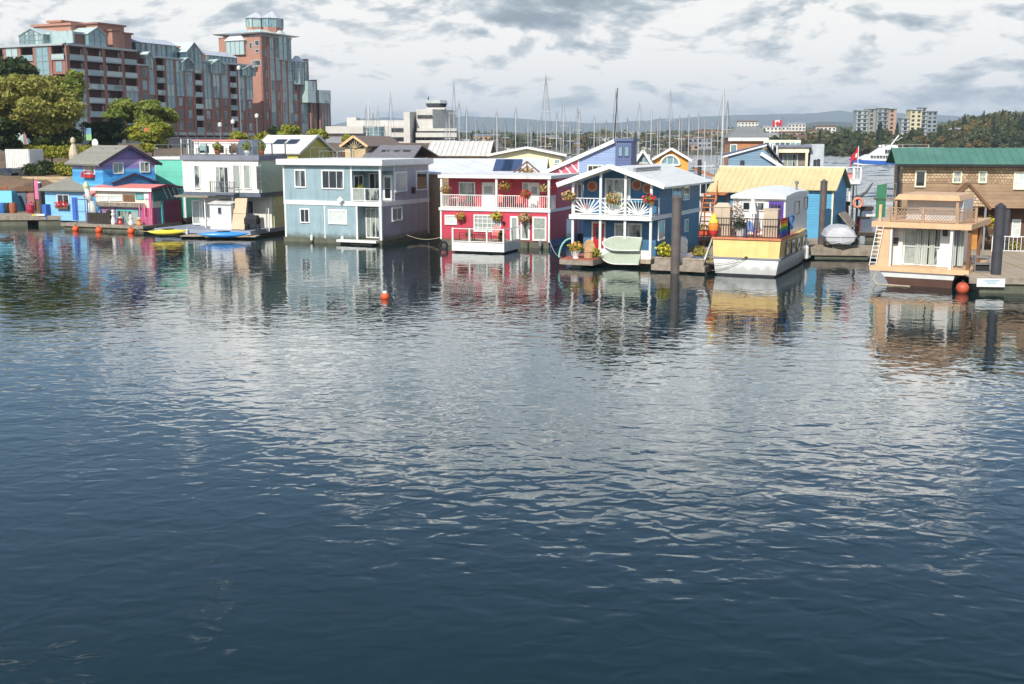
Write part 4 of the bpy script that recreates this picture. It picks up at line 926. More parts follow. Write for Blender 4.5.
x0, _ = E.f(*r2(290, 170), 2.5); MB().box(ux0 + 1.2, ux1 - .05, 2.5, 2.58, zu1 + .55, zu1 + .75).build('bench', WHITE, eT)
lx, _ = E.f(*r2(130, 400), -.02); ld = MB()
for s_ in (0, .36): ld.bar((lx - .25 + s_ - .1, -.1, zd1), (lx + s_ - .02, -.1, zu0 + .1), .04)
for k in range(9): ld.bar((lx - .33 + .26 * k / 9, -.1, zd1 + .2 + k * (zu0 - zd1) / 9.5), (lx + .02 + .26 * k / 9, -.1, zd1 + .2 + k * (zu0 - zd1) / 9.5), .035)
ld.build('ladder', WHITE, eT)
bk = boxy('bucket', 'cream bucket standing at the left end of the small houseboat\'s deck', 'bucket', E.w(E.f(*r2(150, 450), .35)[0], .35, zd1), 0, [(.2,0),(.26,.5),(.28,.52)], M('cream_plastic', (226, 206, 166), .5))
ob = G(*r2(548, 600)); by = thing('buoy', 'large faded orange-red mooring buoy tucked beside the small houseboat', 'buoy', V(ob.x, ob.y, .25), 0)
def ball(o, r, m, name='float'): return MB().lathe([(r*math.sin(t), -r*math.cos(t)) for t in [k*math.pi/9 for k in range(1, 9)]], n=16).build(name, m, o, smooth=True)
ball(by, .34, M('faded_orange', (190, 84, 56), .5, .15)); MB().lathe([(.07,.33),(.07,.42)], n=8).build('eye', BLACK, by)
rpz = thing('mooring_line', 'yellowed mooring rope looping down from the small houseboat\'s left bow', 'rope', E.O, E.a)
MB().path([(hx0 - .3 + .0, .0, .65), (hx0 - .45, -.05, .3), (hx0 - .2, -.1, .02), (hx0 + .5, -.12, .03), (hx0 + 1.6, -.14, .02)], .035, 6).build('line', ROPE, rpz)

# ---- F: white home with the roof terrace
F_ = Fr(*c4(545, 618), -20, 186, 288)
fT = F_.thing('floating_home', 'white and sage two-storey floating home with rooftop terrace and tall curtained windows', 'floating home')
W_, D_ = F_.W, F_.D; cream = M('cream_stucco', (232, 230, 218), .6, .05, 2, k=.82, dirt=.14); sage = M('sage_siding', (196, 208, 182), .6, .08, 1.5, k=.9); lap = M('yellow_green_lap_siding', (222, 222, 168), .6, .07, 1.5, 'h', .2, .02, k=.8)
zt = F_.f(*c4(505, 222))[1]; zt0 = F_.f(*c4(505, 247))[1]; zb1 = F_.f(*c4(510, 405))[1]; zb0 = zb1 - .35; yl = 1.9
MB().box(.02, W_ - .06, 0, .3, zb1, zt0).build('front_wall', cream, fT); MB().box(0, W_, .302, D_, zb1 + .001, zt0).build('upper_wall', sage, fT)
MB().box(.1, W_ - .1, yl, yl + .25, .6, zb0).build('front_wall', cream, fT); MB().box(.12, W_ - .02, yl + .252, D_ - .1, .6, zb0).build('lower_wall', lap, fT)
MB().box(-.05, W_ + .08, -.05, D_ + .05, zb0 + .002, zb1 - .002).build('band', M('slate_trim', (96, 104, 118), .6), fT)
MB().box(-.15, W_ + .12, -.15, D_ + .1, zt0 + .002, zt).build('roof', M('grey_fascia', (128, 130, 142), .6), fT)
MB().box(-1.9, W_ + .1, -1.8, D_ + .2, .25, .58).build('deck', M('grey_blue_deck', (150, 158, 172), .6, .1), fT); MB().box(-1.6, W_, -1.5, D_, -.3, .25).build('float', WOODD, fT)
def fwin(a, b, nx=1, gm=GB, y=0, **k): return window(fT, 'F', y, F_.f(*c4(*a), y), F_.f(*c4(*b), y), nx, 1, WHITE, gm, **k)
fwin((213, 268), (250, 386), 1, GC); fwin((318, 275), (390, 408), 3, GC, name='balcony_door'); fwin((403, 266), (447, 388), 1, GC); fwin((455, 266), (496, 388), 1, GC)
fwin((205, 440), (250, 560), 1, GC, yl, name='porch_door'); fwin((255, 438), (285, 540), 1, GC, yl); fwin((475, 440), (510, 510), 1, GD, yl)
window(fT, 'R', W_, F_.s(*c4(515, 275)), F_.s(*c4(543, 388)), 1, 3, WHITE, GC)
for a in (268, 405): x, _ = F_.f(*c4(a, 450), .1); MB().box(x - .06, x + .06, .05, .17, .6, zb0).build('post', WHITE, fT)
x0, _ = F_.f(*c4(120, 420), -.4); MB().plate([(x0, -.5, zb0 - .1), (W_*.36, -.5, zb0 - .1), (W_*.36, yl, zb0 + .0), (x0, yl, zb0 + .0)], .14).build('porch_roof', WOODG, fT)
bx0, _ = F_.f(*c4(300, 410), -.6); bx1, _ = F_.f(*c4(415, 410), -.6); MB().box(bx0, bx1, -.75, -.06, zb1 - .2, zb1 - .05).build('balcony_floor', M('slate_trim'), fT)
rail(fT, [(bx0, -.7, zb1 - .05), (bx1, -.7, zb1 - .05)], .95, STEEL, .18, each=False)
rail(fT, [(0, 0, zt), (W_*.33, 0, zt), (W_*.66, 0, zt), (W_, 0, zt), (W_, D_*.5, zt), (W_, D_, zt)], .95, M('railing_grey', (100, 104, 100), .6), 99)
o = rail(fT, [(-.1, .1, zt), (-.1, 1.5, zt)], 1.3, WHITE, .3, name='stair_rail', each=False); o = rail(fT, [(.6, .1, zt), (.6, 1.5, zt)], 1.3, WHITE, .3, name='stair_rail', each=False)
# rooftop things
def top(px, py, y, zz=None): x, z = F_.f(*c4(px, py), y); return F_.w(x, y, zt if zz is None else zz)
for i, (px, lb, m_, h_) in enumerate(((330, 'terracotta potted plant on the left part of the white home\'s roof terrace', L_OLIVE, .7), (475, 'white-potted plant at the right front corner of the white home\'s roof', L_MID, .8), (545, 'brown potted shrub on the right side of the roof terrace', L_OLIVE, .9))):
    p = top(px, 215, 1.2); t = thing('potted_plant', lb, 'potted plant', p, 0); MB().lathe([(.18,0),(.27,.4),(.3,.42)], n=10).build('pot', WHITE if i == 1 else TERRA, t); put('foliage', leaf_mesh('foliage', [(0,0,.42 + h_*.4,.35,.35,h_*.5)], 200, .13, m_, 60 + i), t)
ch_ = chair('teal sling chair at the left end of the roof terrace', top(255, 215, 1.4), F_.a + .3, M('teal_paint', (110, 150, 150), .5)); ch_ = chair('brown wooden chair in the middle of the roof terrace', top(400, 215, 1.8), F_.a, WOODB)
# shed and ramp in front
s0, _ = F_.f(*c4(290, 560), -1.0); s1, _ = F_.f(*c4(404, 560), -1.0); zs = F_.f(*c4(345, 462), -1.0)[1]
sh = thing('storage_shed', 'small pale grey storage shed with one slit window in front of the white home', 'shed', F_.w(s0, -1.0, .58), F_.a); sw_ = s1 - s0; hs = zs - .58
MB().box(.1, sw_ - .1, 0, 1.6, 0, hs).build('wall', M('pale_grey_shed', (206, 210, 216), .55, .04, k=.9), sh)
MB().plate([(0, -.15, hs + .02), (sw_, -.15, hs + .02), (sw_, 1.7, hs + .3), (0, 1.7, hs + .3)], .07).build('roof', WHITED, sh); window(sh, 'F', 0, (sw_*.42, hs - .75), (sw_*.54, hs - .25), 1, 1, GREYP, GD, .02)
MB().box(.16, .2, -.012, 0, .05, hs - .1).box(sw_ - .2, sw_ - .16, -.012, 0, .05, hs - .1).build('trim', WHITED, sh)
rp_ = thing('ramp', 'tan hinged wooden ramp folded upright beside the grey storage shed', 'ramp', F_.w(0, 0), F_.a)
a0 = F_.f(*c4(398, 574), -1.2); a1 = F_.f(*c4(462, 574), -1.2); b0 = F_.f(*c4(418, 432), -.3); b1_ = F_.f(*c4(477, 432), -.3); mid = lambda p, q: V((p[0]+q[0])/2, (-1.2-.3)/2, (p[1]+q[1])/2)
ply = M('plywood', (214, 184, 152), .7, .1, 2, k=.85)
A0, A1, B0, B1 = V(a0[0], -1.2, .62), V(a1[0], -1.2, .62), V(b0[0], -.3, b0[1]), V(b1_[0], -.3, b1_[1]); M0, M1 = (A0 + B0)/2, (A1 + B1)/2
MB().plate([A0, A1, M1, M0], .06).build('ramp_panel', ply, rp_); MB().plate([M0 + V(0,0,.03), M1 + V(0,0,.03), B1, B0], .06).build('ramp_panel', ply, rp_)
gr = thing('barbecue', 'dark covered barbecue on the deck right of the tan ramp', 'barbecue', F_.w(F_.f(*c4(500, 560), -.9)[0], -.9, .58), F_.a)
MB().box(-.6,.6,-.3,.3,.5,.95).hexa([(-.6,-.3,.952),(.6,-.3,.952),(.6,.3,.952),(-.6,.3,.952)], [(-.5,-.1,1.25),(.5,-.1,1.25),(.5,.2,1.25),(-.5,.2,1.25)]).build('grill_cover', BLACK, gr)
for x in (-.5, .5):
    for y in (-.25, .25): MB().box(x-.04, x+.04, y-.04, y+.04, 0, .5).build('leg', BLACK, gr)
ps = thing('dock_post', 'slim pale hose post standing at the right corner of the white home\'s deck', 'post', F_.w(F_.f(*c4(583, 590), -1.4)[0], -1.4, .58), 0)
MB().tube((0,0,0),(0,0,1.9),.05).build('shaft', WHITED, ps); MB().tube((-.18,0,0),(-.18,0,1.95),.04).build('pipe', WOODG, ps)

# ---- kayaks on the front float
def kayak(label, pa, pb, m, wd=.72):
    a, b = G(*pa, .35), G(*pb, .35); c = (a + b) / 2; L = (b - a).length; ang = math.atan2(b.y - a.y, b.x - a.x)
    t = thing('kayak', label, 'kayak', V(c.x, c.y, .22), ang); N = 18; rings = []
    for i in range(N + 1):
        s_ = 2 * i / N - 1; h_ = wd/2 * (1 - abs(s_) ** 2.1) + .015; up = .16 * s_ ** 4; rings.append([V(s_*L/2, h_*math.cos(q), .2 + up + (.30 if math.sin(q) > 0 else .2) * (h_/(wd/2)) * math.sin(q)) for q in [k*math.pi/5 for k in range(10)]])
    MB().loft(rings).build('hull', m, t, smooth=True)
    mb = MB(); mb.loft([[V(.05 + .5*math.cos(q)*r_, .22*math.sin(q)*r_, z_) for q in [k*math.pi/6 for k in range(12)]] for r_, z_ in ((1.0, .46), (1.12, .53), (.95, .53), (.9, .46))]); mb.build('cockpit_rim', BLACK, t, smooth=True)
    return t
kayak('bright yellow kayak lying on the low float in front of the maroon shed', cj(660, 462), cj(1000, 452), M('yellow_kayak', (238, 214, 74), .35, .06, k=.95))
kayak('bright blue kayak lying on the low float in front of the grey storage shed', (197, 236.2), (249, 235.8), M('blue_kayak', (56, 140, 214), .35, .06, k=.95))
for i, (a, b, lb) in enumerate((((180, 238.5), (212, 238.5), 'low float carrying the yellow kayak'), ((205, 239.2), (256, 239.2), 'low float carrying the blue kayak'))):
    p, q = G(*a), G(*b); t = thing('kayak_float', lb, 'float', p, math.atan2(q.y - p.y, q.x - p.x)); L = (q - p).length
    MB().box(0, L, .4, 1.6, -.1, .16).build('float_body', DARK, t)
    for k in range(8): MB().box(L*k/8, L*(k+1)/8 - .02, 0.02, 1.8, .165, .21).build('plank', WOODP, t)

# ---- G: mint green home
Gm = Fr(187, 234, -6, 157, 192, corner=AT(187, 230, 113)); gT = Gm.thing('floating_home', 'mint green flat-roofed home with white corner trim behind the maroon shed', 'floating home')
W_ = Gm.W; zt = Gm.f(172, 158)[1]; MB().box(0, W_, 0, 7, .5, zt - .15).build('wall', M('mint_paint', (112, 206, 180), .55, .06, 1.5, 'h', .2, .006, k=.85), gT)
MB().box(-.1, W_ + .1, -.1, 7.1, zt - .149, zt + .12).build('roof', WHITE, gT); MB().box(-.02, .16, -.04, .1, .5, zt - .15).box(W_ - .16, W_ + .02, -.04, .1, .5, zt - .15).build('trim', WHITE, gT); MB().box(0, W_, 0, 7, -.3, .5).build('float', WOODD, gT)
x, z = Gm.f(166, 180); MB().tube((x, -.1, z - 1.2), (x, -.1, z), .025).build('vent_pipe', GREYP, gT); window(gT, 'F', 0, (W_*.6, 1.2), (W_*.85, 2.3), 1, 1)
rail(gT, [(.1, .1, zt + .12), (W_*.5, .1, zt + .12), (W_ - .1, .1, zt + .12)], 1.15, M('railing_grey'), 99)

# ---- H: striped blue and purple home
Hs = Fr(0, 0, -46, ch(66, 0)[0], ch(1000, 0)[0], corner=AT(ch(395, 0)[0], 205, 106))
hT = Hs.thing('striped_house', 'house painted in lilac, purple and blue horizontal bands under a grey shingle roof', 'house')
W_, D_ = Hs.W, Hs.D; ze = Hs.f(*ch(385, 322))[1]; zpk = Hs.s(*ch(700, 140))[1]
b_ = lambda y: Hs.f(*ch(390, y))[1]
bands = [(0.0, (84, 158, 206)), (b_(590), (104, 196, 238)), (b_(560), (84, 178, 236)), (b_(480), (74, 162, 226)), (b_(430), (104, 190, 238)), (b_(392), (150, 140, 200)), (b_(345), (186, 160, 206)), (ze + .3, (142, 120, 180)), (ze + .8, (128, 130, 196)), (ze + 1.4, (160, 140, 196)), (zpk + .1, (160, 140, 196))]
hw = M('banded_siding', rough=.55, var=.05, siding='h', pitch=.22, depth=.02, k=.78, bands=bands)
mb = MB(); mb.box(0, W_, 0, D_, .8, ze); mb.add([(0, 0, ze), (W_, 0, ze), (W_, D_, ze), (0, D_, ze), (0, D_/2, zpk), (W_, D_/2, zpk)], [(0,1,5,4), (2,3,4,5), (1,2,5), (3,0,4)]); mb.build('wall', hw, hT)
shg = M('grey_shingles', (150, 146, 132), .85, .1, 3, 'h', .16, .02, k=.85)
dz = .25; sl = (zpk - ze) / (D_/2)
MB().plate([(-.5, -.5, ze - .5*sl + .03), (W_ + .45, -.5, ze - .5*sl + .03), (W_ + .45, D_/2, zpk + .03), (-.5, D_/2, zpk + .03)], .16).build('roof', shg, hT)
MB().plate([(-.5, D_/2, zpk + .03), (W_ + .45, D_/2, zpk + .03), (W_ + .45, D_ + .5, ze - .5*sl + .03), (-.5, D_ + .5, ze - .5*sl + .03)], .16).build('roof', shg, hT)
for a, b in (((W_ + .47, -.5, ze - .5*sl + .08), (W_ + .47, D_/2, zpk + .1)), ((W_ + .47, D_/2, zpk + .1), (W_ + .47, D_ + .5, ze - .5*sl + .08))): MB().bar(a, b, .08, .26).build('bargeboard', M('dark_trim', (54, 44, 66), .6), hT)
for px in (385, 530): x, z = Hs.f(*ch(px, 160), D_*.4); MB().box(x - .25, x + .25, D_*.36, D_*.42, z - .25, z + .1).build('roof_vent', GREYP, hT)
wn = window(hT, 'F', 0, Hs.f(*ch(160, 340)), Hs.f(*ch(290, 450)), 2, 1, WHITE, GC)
x0, z0 = Hs.f(*ch(165, 462)); x1, _ = Hs.f(*ch(285, 462)); o = MB().box(x0, x1, -.35, -.04, z0 - .15, z0 + .12).build('window_box', REDP, hT); put('flowers', leaf_mesh('flowers', [((x0+x1)/2, -.2, z0 + .25, (x1-x0)/2, .25, .2)], 130, .12, FL_PINK, 71, .9), o)
for a, b in (((482, 312), (612, 440)), ((790, 305), (910, 425))):
    y0, z1 = Hs.s(*ch(*a)); y1, z0 = Hs.s(*ch(*b)); window(hT, 'R', W_, (y0, z0), (y1, z1), 2, 1, WHITE, GC)
MB().box(0, W_, 0, D_, -.2, .8).build('base', WOODD, hT)
# low wing with the gable in front of the striped wall
y0, zg = Hs.s(*ch(690, 440), W_ + 2.2); mb = MB(); ya, yb = Hs.s(*ch(470, 556), W_ + 2.2)[0], Hs.s(*ch(1000, 556), W_ + 2.2)[0]; zlo = Hs.s(*ch(480, 556), W_ + 2.2)[1]; mm = (ya + yb) / 2; x9 = W_ + 2.2
mb.add([(W_ + .02, ya + .2, 1), (x9, ya + .2, 1), (x9, yb - .2, 1), (W_ + .02, yb - .2, 1), (W_ + .02, ya + .2, zlo), (x9, ya + .2, zlo), (x9, yb - .2, zlo), (W_ + .02, yb - .2, zlo), (W_ + .02, mm, zg - .1), (x9, mm, zg - .1)], [(1,2,6,9,5), (0,1,5,4), (2,3,7,6), (4,5,9,8), (6,7,8,9)]); mb.build('porch_gable', M('deep_teal_blue', (44, 110, 156), .6), hT)
MB().bar((x9 + .06, ya, zlo), (x9 + .06, mm, zg), .3, .12).bar((x9 + .06, mm, zg), (x9 + .06, yb, zlo), .3, .12).build('bargeboard', M('dark_trim'), hT)

# ---- I: light blue shed wing with grey lean-to roof
Is = Fr(0, 0, -20, 47, None, corner=AT(92, 211, 108)); iT = Is.thing('boat_shed', 'light blue clapboard shed with flower-filled windows under a grey lean-to roof', 'shed')
W_ = Is.W; ze = Is.f(60, 190.5)[1]
MB().box(0, W_, 0, 4.5, .5, ze).build('wall', M('light_blue_clapboard', (140, 198, 236), .55, .06, 1.5, 'h', .18, .02, k=.85), iT)
zr = AT(70, 176, 112).z; MB().plate([(-.4, -.5, ze - .05), (W_ + .2, -.5, ze - .05), (W_ + .2, 4.6, zr + .5), (1.6, 4.6, zr + .5)], .15).build('roof', shg, iT)
for a, b in ((67.5, 61), (84, 80)):
    pass
x0, z1 = Is.f(57, 194); x1, z0 = Is.f(70, 205); wn = window(iT, 'F', 0, (x0, z0), (x1, z1), 2, 1, WHITE, GD); put('window_flowers', leaf_mesh('window_flowers', [((x0+x1)/2, -.3, z0 + .1, (x1-x0)*.5, .25, .26)], 130, .13, FL_RED, 72, .8), iT)
MB().box(x0, x1, -.35, -.1, z0 - .35, z0 - .1).build('window_box', WOODB, iT)
x0, _ = Is.f(72, 200); x1, _ = Is.f(77.5, 200); MB().box(x0, x1, -.05, 0, .6, 2.7).build('door', M('cobalt_paint', (60, 108, 190), .5), iT)
x0, _ = Is.f(46, 200); x1, _ = Is.f(50, 200); MB().box(x0, x1, -.6, -.02, .6, 2.0).build('blue_locker', M('cobalt_paint'), iT)

# ---- J: pink-roofed shack on its own float
Js = Fr(0, 0, -24, cj(236, 0)[0], cj(950, 0)[0], corner=G(*cj(722, 440)))
jT = Js.thing('floating_shack', 'low floating shack with salmon pink roof, teal trim and maroon side wall', 'floating home')
W_, D_ = Js.W, Js.D; ze = Js.f(*cj(480, 90))[1]; ze1 = Js.f(*cj(480, 75))[1]; zg = Js.s(*cj(815, 45))[1]
mar = M('maroon_boards', (140, 62, 92), .6, .08, 1.5, 'h', .14, .01, k=.8); teal = M('teal_trim', (80, 190, 186), .5); crm = M('cream_boards', (226, 216, 196), .6, .1, 2)
lav = M('lavender_boards', (150, 116, 150), .65, .14, 2)
zm = Js.f(*cj(480, 232))[1]
MB().box(.1, W_ * .80, .35, D_ - .05, .6, zm).box(W_*.80, W_, .35, D_ - .05, .6, zm).build('lower_wall', [lav], jT)
MB().box(.0, W_ - .02, 0, D_ - .05, zm + .002, ze).build('upper_wall', crm, jT)
for (u0, v0, u1, v1) in ((235, 187, 640, 228),):
    a, b = Js.f(*cj(u0, v0)), Js.f(*cj(u1, v1)); 
    for k in range(30): MB().box(a[0] + (b[0]-a[0])*k/30, a[0] + (b[0]-a[0])*(k+.82)/30, -.12, -.02, b[1], a[1]).build('board', WOODG, jT)
dgap = Js.f(*cj(480, 75))[1]
sal = M('salmon_roof', (232, 138, 128), .6, .05, 1.2, k=.9)
MB().plate([(-.3, -.35, ze1), (W_ + .2, -.35, ze1), (W_ + .2, D_/2, zg), (-.3, D_/2, zg)], .08).build('roof', sal, jT)
MB().plate([(-.3, D_/2, zg), (W_ + .2, D_/2, zg), (W_ + .2, D_ + .25, ze1), (-.3, D_ + .25, ze1)], .08).build('roof', sal, jT)
MB().box(-.32, W_ + .22, -.40, -.36, ze - .05, ze1 + .08).build('fascia', WHITED, jT)
MB().bar((W_ + .22, -.35, ze1 + .02), (W_ + .22, D_/2, zg + .03), .05, .2).bar((W_ + .22, D_/2, zg + .03), (W_ + .22, D_ + .25, ze1 + .02), .05, .2).build('bargeboard', mar, jT)
mb = MB(); mb.add([(W_, .3, ze), (W_, D_ - .05, ze), (W_, D_/2, zg - .02), (W_ - .1, .3, ze), (W_ - .1, D_ - .05, ze), (W_ - .1, D_/2, zg - .02)], [(0,1,2), (5,4,3), (0,2,5,3), (1,4,5,2)]); mb.build('gable', M('dark_teal_boards', (64, 112, 112), .6), jT)
y0 = Js.s(*cj(792, 200))[0]; y1 = Js.s(*cj(945, 200))[0]; z0 = Js.s(*cj(860, 172))[1]
MB().box(W_ + .002, W_ + .05, y0, y1, .65, z0).build('side_panel', mar, jT); MB().box(W_ + .002, W_ + .05, .0, D_, z0 + .01, ze - .01).build('side_panel', M('dark_teal_boards'), jT)
for k in range(4): y = y0 + (y1 - y0) * k / 4; MB().bar((W_ + .08, y, ze + .35), (W_ + .08, y + .6, z0 + .15), .03, .06).build('stripe_batten', WHITED, jT)
MB().box(W_ + .002, W_ + .09, y0 - .25, y0 - .02, .65, z0).build('corner_post', teal, jT)
for a, b, nx, gm, y in (((245, 128), (330, 180), 3, GB, 0), ((335, 128), (450, 180), 3, GB, 0), ((560, 112), (632, 165), 1, GT, 0), ((400, 252), (592, 385), 3, GC, .35)):
    window(jT, 'F', y, Js.f(*cj(*a), y), Js.f(*cj(*b), y), nx, 1, teal if y or gm is GT else WHITED, gm, .1)
a, b = Js.f(*cj(636, 106)), Js.f(*cj(704, 160)); MB().box(a[0], b[0], -.12, -.02, b[1], a[1]).build('white_board', WHITE, jT)
a, b = Js.f(*cj(455, 125)), Js.f(*cj(555, 185)); MB().box(a[0], b[0], -.06, -.01, b[1], a[1]).build('dark_board', WOODB, jT)
pk = M('pink_paint', (222, 120, 160), .55, .1, 3)
for px in (612, 655, 700, 712): x, _ = Js.f(*cj(px, 300)); MB().box(x - .05, x + .05, -.25, -.15, .6, ze if px > 690 else 2.4).build('pink_post', pk, jT)
for k in range(14): x = Js.f(*cj(706, 300))[0] + .0; MB().box(W_ + .0 - 1.4 + .1*k, W_ - 1.4 + .1*k + .05, -.28, -.24, .62, 1.3).build('pink_picket', pk, jT)
MB().box(W_ * .80, W_ + .02, .0, .3, .62, zm).build('pink_porch', M('pink_brick', (184, 84, 116), .6, .2, 5), jT)
MB().box(-2.8, W_ + .15, -1.6, D_, .34, .6).build('deck', WOODG, jT); MB().box(-2.6, W_, -1.4, D_, -.3, .34).build('float', FLOAT, jT)
# clutter on the shack's deck
def jat(px, py, y, z=.6): x, _ = Js.f(*cj(px, py), y); return Js.w(x, y, z)
cd = thing('canvas_cover', 'tall pale canvas-wrapped mast or umbrella leaning at the left end of the pink-roofed shack', 'canvas bundle', jat(210, 290, -.6), Js.a)
zz = Js.f(*cj(150, 60), -.6)[1] - .6; xx = Js.f(*cj(152, 60), -.6)[0] - Js.f(*cj(210, 60), -.6)[0]
MB().tube((0,0,.5), (xx*.5, 0, zz*.6), .42, .3, 10).tube((xx*.5,0,zz*.6), (xx, 0, zz - .15), .3, .2, 10).build('canvas', M('grey_canvas', (206, 206, 200), .8, .08), cd, smooth=True)
o = MB().lathe([(.2, 0), (.26, .3), (.15, .62), (.03, .7)], (xx, 0, zz - .2), 12).build('tip', M('lime_cloth', (206, 220, 170), .7), cd)
cr = thing('crate_fence', 'dark slatted crate screen on the shack deck beneath the canvas bundle', 'crate', jat(145, 350, -1.2), Js.a); L = Js.f(*cj(345, 350), -1.2)[0] - Js.f(*cj(145, 350), -1.2)[0]
for k in range(14): MB().box(L*k/14, L*(k+.8)/14, 0, .06, .05, 1.0).build('slat', WOODD, cr)
MB().box(0, L, .06, .12, .8, .9).box(0, L, .06, .12, .15, .25).build('cross_bar', WOODG, cr)
for i, (px, py, c_, lb) in enumerate(((370, 350, WHITED, 'white carved figure standing in front of the teal-framed window of the shack'), (430, 365, REDP, 'small red and white gnome-like ornament on the shack deck'), (520, 360, WHITED, 'white garden ornament before the right part of the teal-framed window'), (590, 370, FL_ORG, 'orange garden ornament at the foot of the pink porch'))):
    t = thing('garden_ornament', lb, 'ornament', jat(px, py, -.9), 0); hh_ = (1.3, .7, .95, .7)[i]
    MB().lathe([(.2,0),(.24,.15*hh_),(.12,.5*hh_),(.2,.68*hh_),(.1,.78*hh_)], n=10).build('body', c_, t); MB().lathe([(.06,.78*hh_),(.13,.86*hh_),(.1,.95*hh_),(.02,hh_)], n=10).build('head', WHITED, t)
shrub('dark leafy potted shrub left of the white figure on the shack deck', jat(345, 340, -.8), .3, 1.2, L_DARK, 81, 300, .13, 'potted plant')
hp = thing('hooped_stand', 'purple metal frame stand at the left end of the shack deck', 'stand', jat(60, 370, -1.2), Js.a); zz = Js.f(*cj(60, 165), -1.2)[1] - .6; L = Js.f(*cj(150, 350), -1.2)[0] - Js.f(*cj(52, 350), -1.2)[0]
MB().bar((0,0,0),(0,0,zz),.06).bar((L,0,0),(L,0,zz),.06).bar((0,0,zz),(L,0,zz),.06).bar((0,0,zz*.5),(L,0,zz*.5),.04).build('frame', M('purple_metal', (96, 70, 120), .5), hp)
pb = thing('awning', 'salmon awning panel left of the shack roof', 'awning', jat(130, 130, .3, 0), Js.a); z_ = Js.f(*cj(150, 120), .3)[1]; MB().plate([(0, -.3, z_ - .2), (2.2, -.3, z_ - .2), (2.2, 1.2, z_ + .4), (0, 1.2, z_ + .4)], .08).build('panel', sal, pb); MB().bar((.1,-.2,.6),(.1,-.2,z_ - .2),.06).bar((2.1,1.1,.6),(2.1,1.1,z_ + .35),.06).build('post', WOODG, pb)

for (px, py), r_, lb in ((cj(50, 432), .27, 'orange buoy floating at the left end of the shack float'), (cj(248, 443), .28, 'orange buoy floating in front of the dark crate screen'), (cj(523, 452), .29, 'orange buoy floating in front of the teal-framed window of the shack')):
    p = G(px, py); t = thing('buoy', lb, 'buoy', V(p.x, p.y, .16), 0); ball(t, r_ * 1.1, ORANGE); MB().lathe([(.05,.3),(.05,.38)], n=8).build('eye', BLACK, t)
p = G(385, 298.5); t = thing('buoy', 'lone orange and white buoy floating on open water below the blue-grey home', 'buoy', V(p.x, p.y, .1), 0); ball(t, .22, ORANGE); MB().lathe([(.12,.18),(.1,.26),(.03,.3)], n=10).build('collar', WHITED, t)
p = G(8, 240); t = thing('driftwood', 'dark driftwood log floating at the left edge of the photo', 'log', V(p.x, p.y, 0), .3); MB().tube((-1.4,0,-.05),(.4,0,.05),.16,.13,8).tube((-.6,0,.0),(.6,.1,.45),.07,.04,6).build('wood', WOODD, t)

# ---- mooring lines, hoses and fenders round the homes
def line(label, p, q, sag, m, r=.022, name='mooring_line', cat='rope'):
    p, q = Vector(p), Vector(q); t = thing(name, label, cat, p, 0); d = q - p
    MB().path([(d.x*k/10, d.y*k/10, d.z*k/10 - sag*math.sin(math.pi*k/10)) for k in range(11)], r, 5).build('line', m, t)
line('slack mooring rope from the blue-grey home\'s right corner to the red home', A.w(A.W, A.D*.5, 0) + V(0,0,.5), B.w(0, .6, 0) + V(0,0,.6), .3, ROPE)
line('mooring rope from the red home\'s right corner to the brick-red side deck', B.w(B.W, .1, 0) + V(0,0,.5), sO + V(.1,.4,.6), .28, ROPE)
line('blue mooring rope from the yellow boat\'s stern to the grey pile', K.w(0, .1, 1.2), G(*c7(520, 640), .2) + V(.2,0,1.1), .25, M('blue_rope', (70, 110, 160), .8))
line('yellow hose snaking along the dock between the blue home and the yellow boat', dO + Cx.u*dW*.9 + Cx.v*1 + V(0,0,.5), dO + Cx.u*dW*.6 + Cx.v*9 + V(0,0,.52), 0, FL_YEL, .03, 'garden_hose', 'hose')
line('mooring rope from the small houseboat to the right dock', E.w(E.W, .2, .6), E.w(E.W, .2, .85) + V(1.6,-.1,0), .2, ROPE)
line('mooring rope from the left corner of the white home\'s deck', F_.w(-1.9, -1.7, .5), F_.w(-4.4, -1.2, .5), .25, ROPE)
for fr_, x_, lb in ((A, .3, 'white fender at the left foot of the blue-grey home'), (A, .62, 'white fender below the centre of the blue-grey home'), (B, .93, 'grey fender by the right foot of the red home'), (F_, .2, 'white fender on the front edge of the white home\'s deck')):
    y_ = -.32 if fr_ is not F_ else -1.95
    f_ = thing('fender', lb, 'fender', fr_.w(fr_.W*x_, y_, .12), 0); MB().lathe([(.03,0),(.11,.06),(.12,.4),(.04,.5)], n=10).build('fender_body', GREYP if 'grey fender' in lb else WHITED, f_); MB().tube((0,0,.5),(0,.12,.9),.012,n=5).build('rope', ROPE, f_)

# ------------------------------------------------------------------ docks and piles
c0 = crop(0, 185, 11.378)
def dock(label, p0, p1, depth, z=.5, planks=30, along=True, name='dock', beam=WOODG, face=.3, plank_m=None):
    """dock whose front edge runs from p0 to p1 (world xy)"""
    a = V(p0[0], p0[1], 0); b = V(p1[0], p1[1], 0); L = (b - a).length; t = thing(name, label, 'dock', a, math.atan2(b.y - a.y, b.x - a.x))
    pm_ = plank_m or WOODP
    me = MB().box(.01, L / planks - .012 if along else L - .01, .0, depth if along else depth / planks - .012, z - .045, z).mesh('plank', pm_)
    for k in range(planks): put('plank', me, t, (L * k / planks, 0, rnd.uniform(-.004, .004)) if along else (0, depth * k / planks, rnd.uniform(-.004, .004)))
    MB().box(-.02, L + .02, -.1, -.004, z - face, z - .01).box(-.02, L + .02, depth + .004, depth + .1, z - face, z - .01).build('edge_beam', beam, t)
    f = MB(); nb = max(2, int(L / 3.2))
    for k in range(nb): f.box(L*(k + .12)/nb, L*(k + .88)/nb, .06, depth - .1, -.3, z - .05)
    f.build('float', FLOAT, t)
    return t
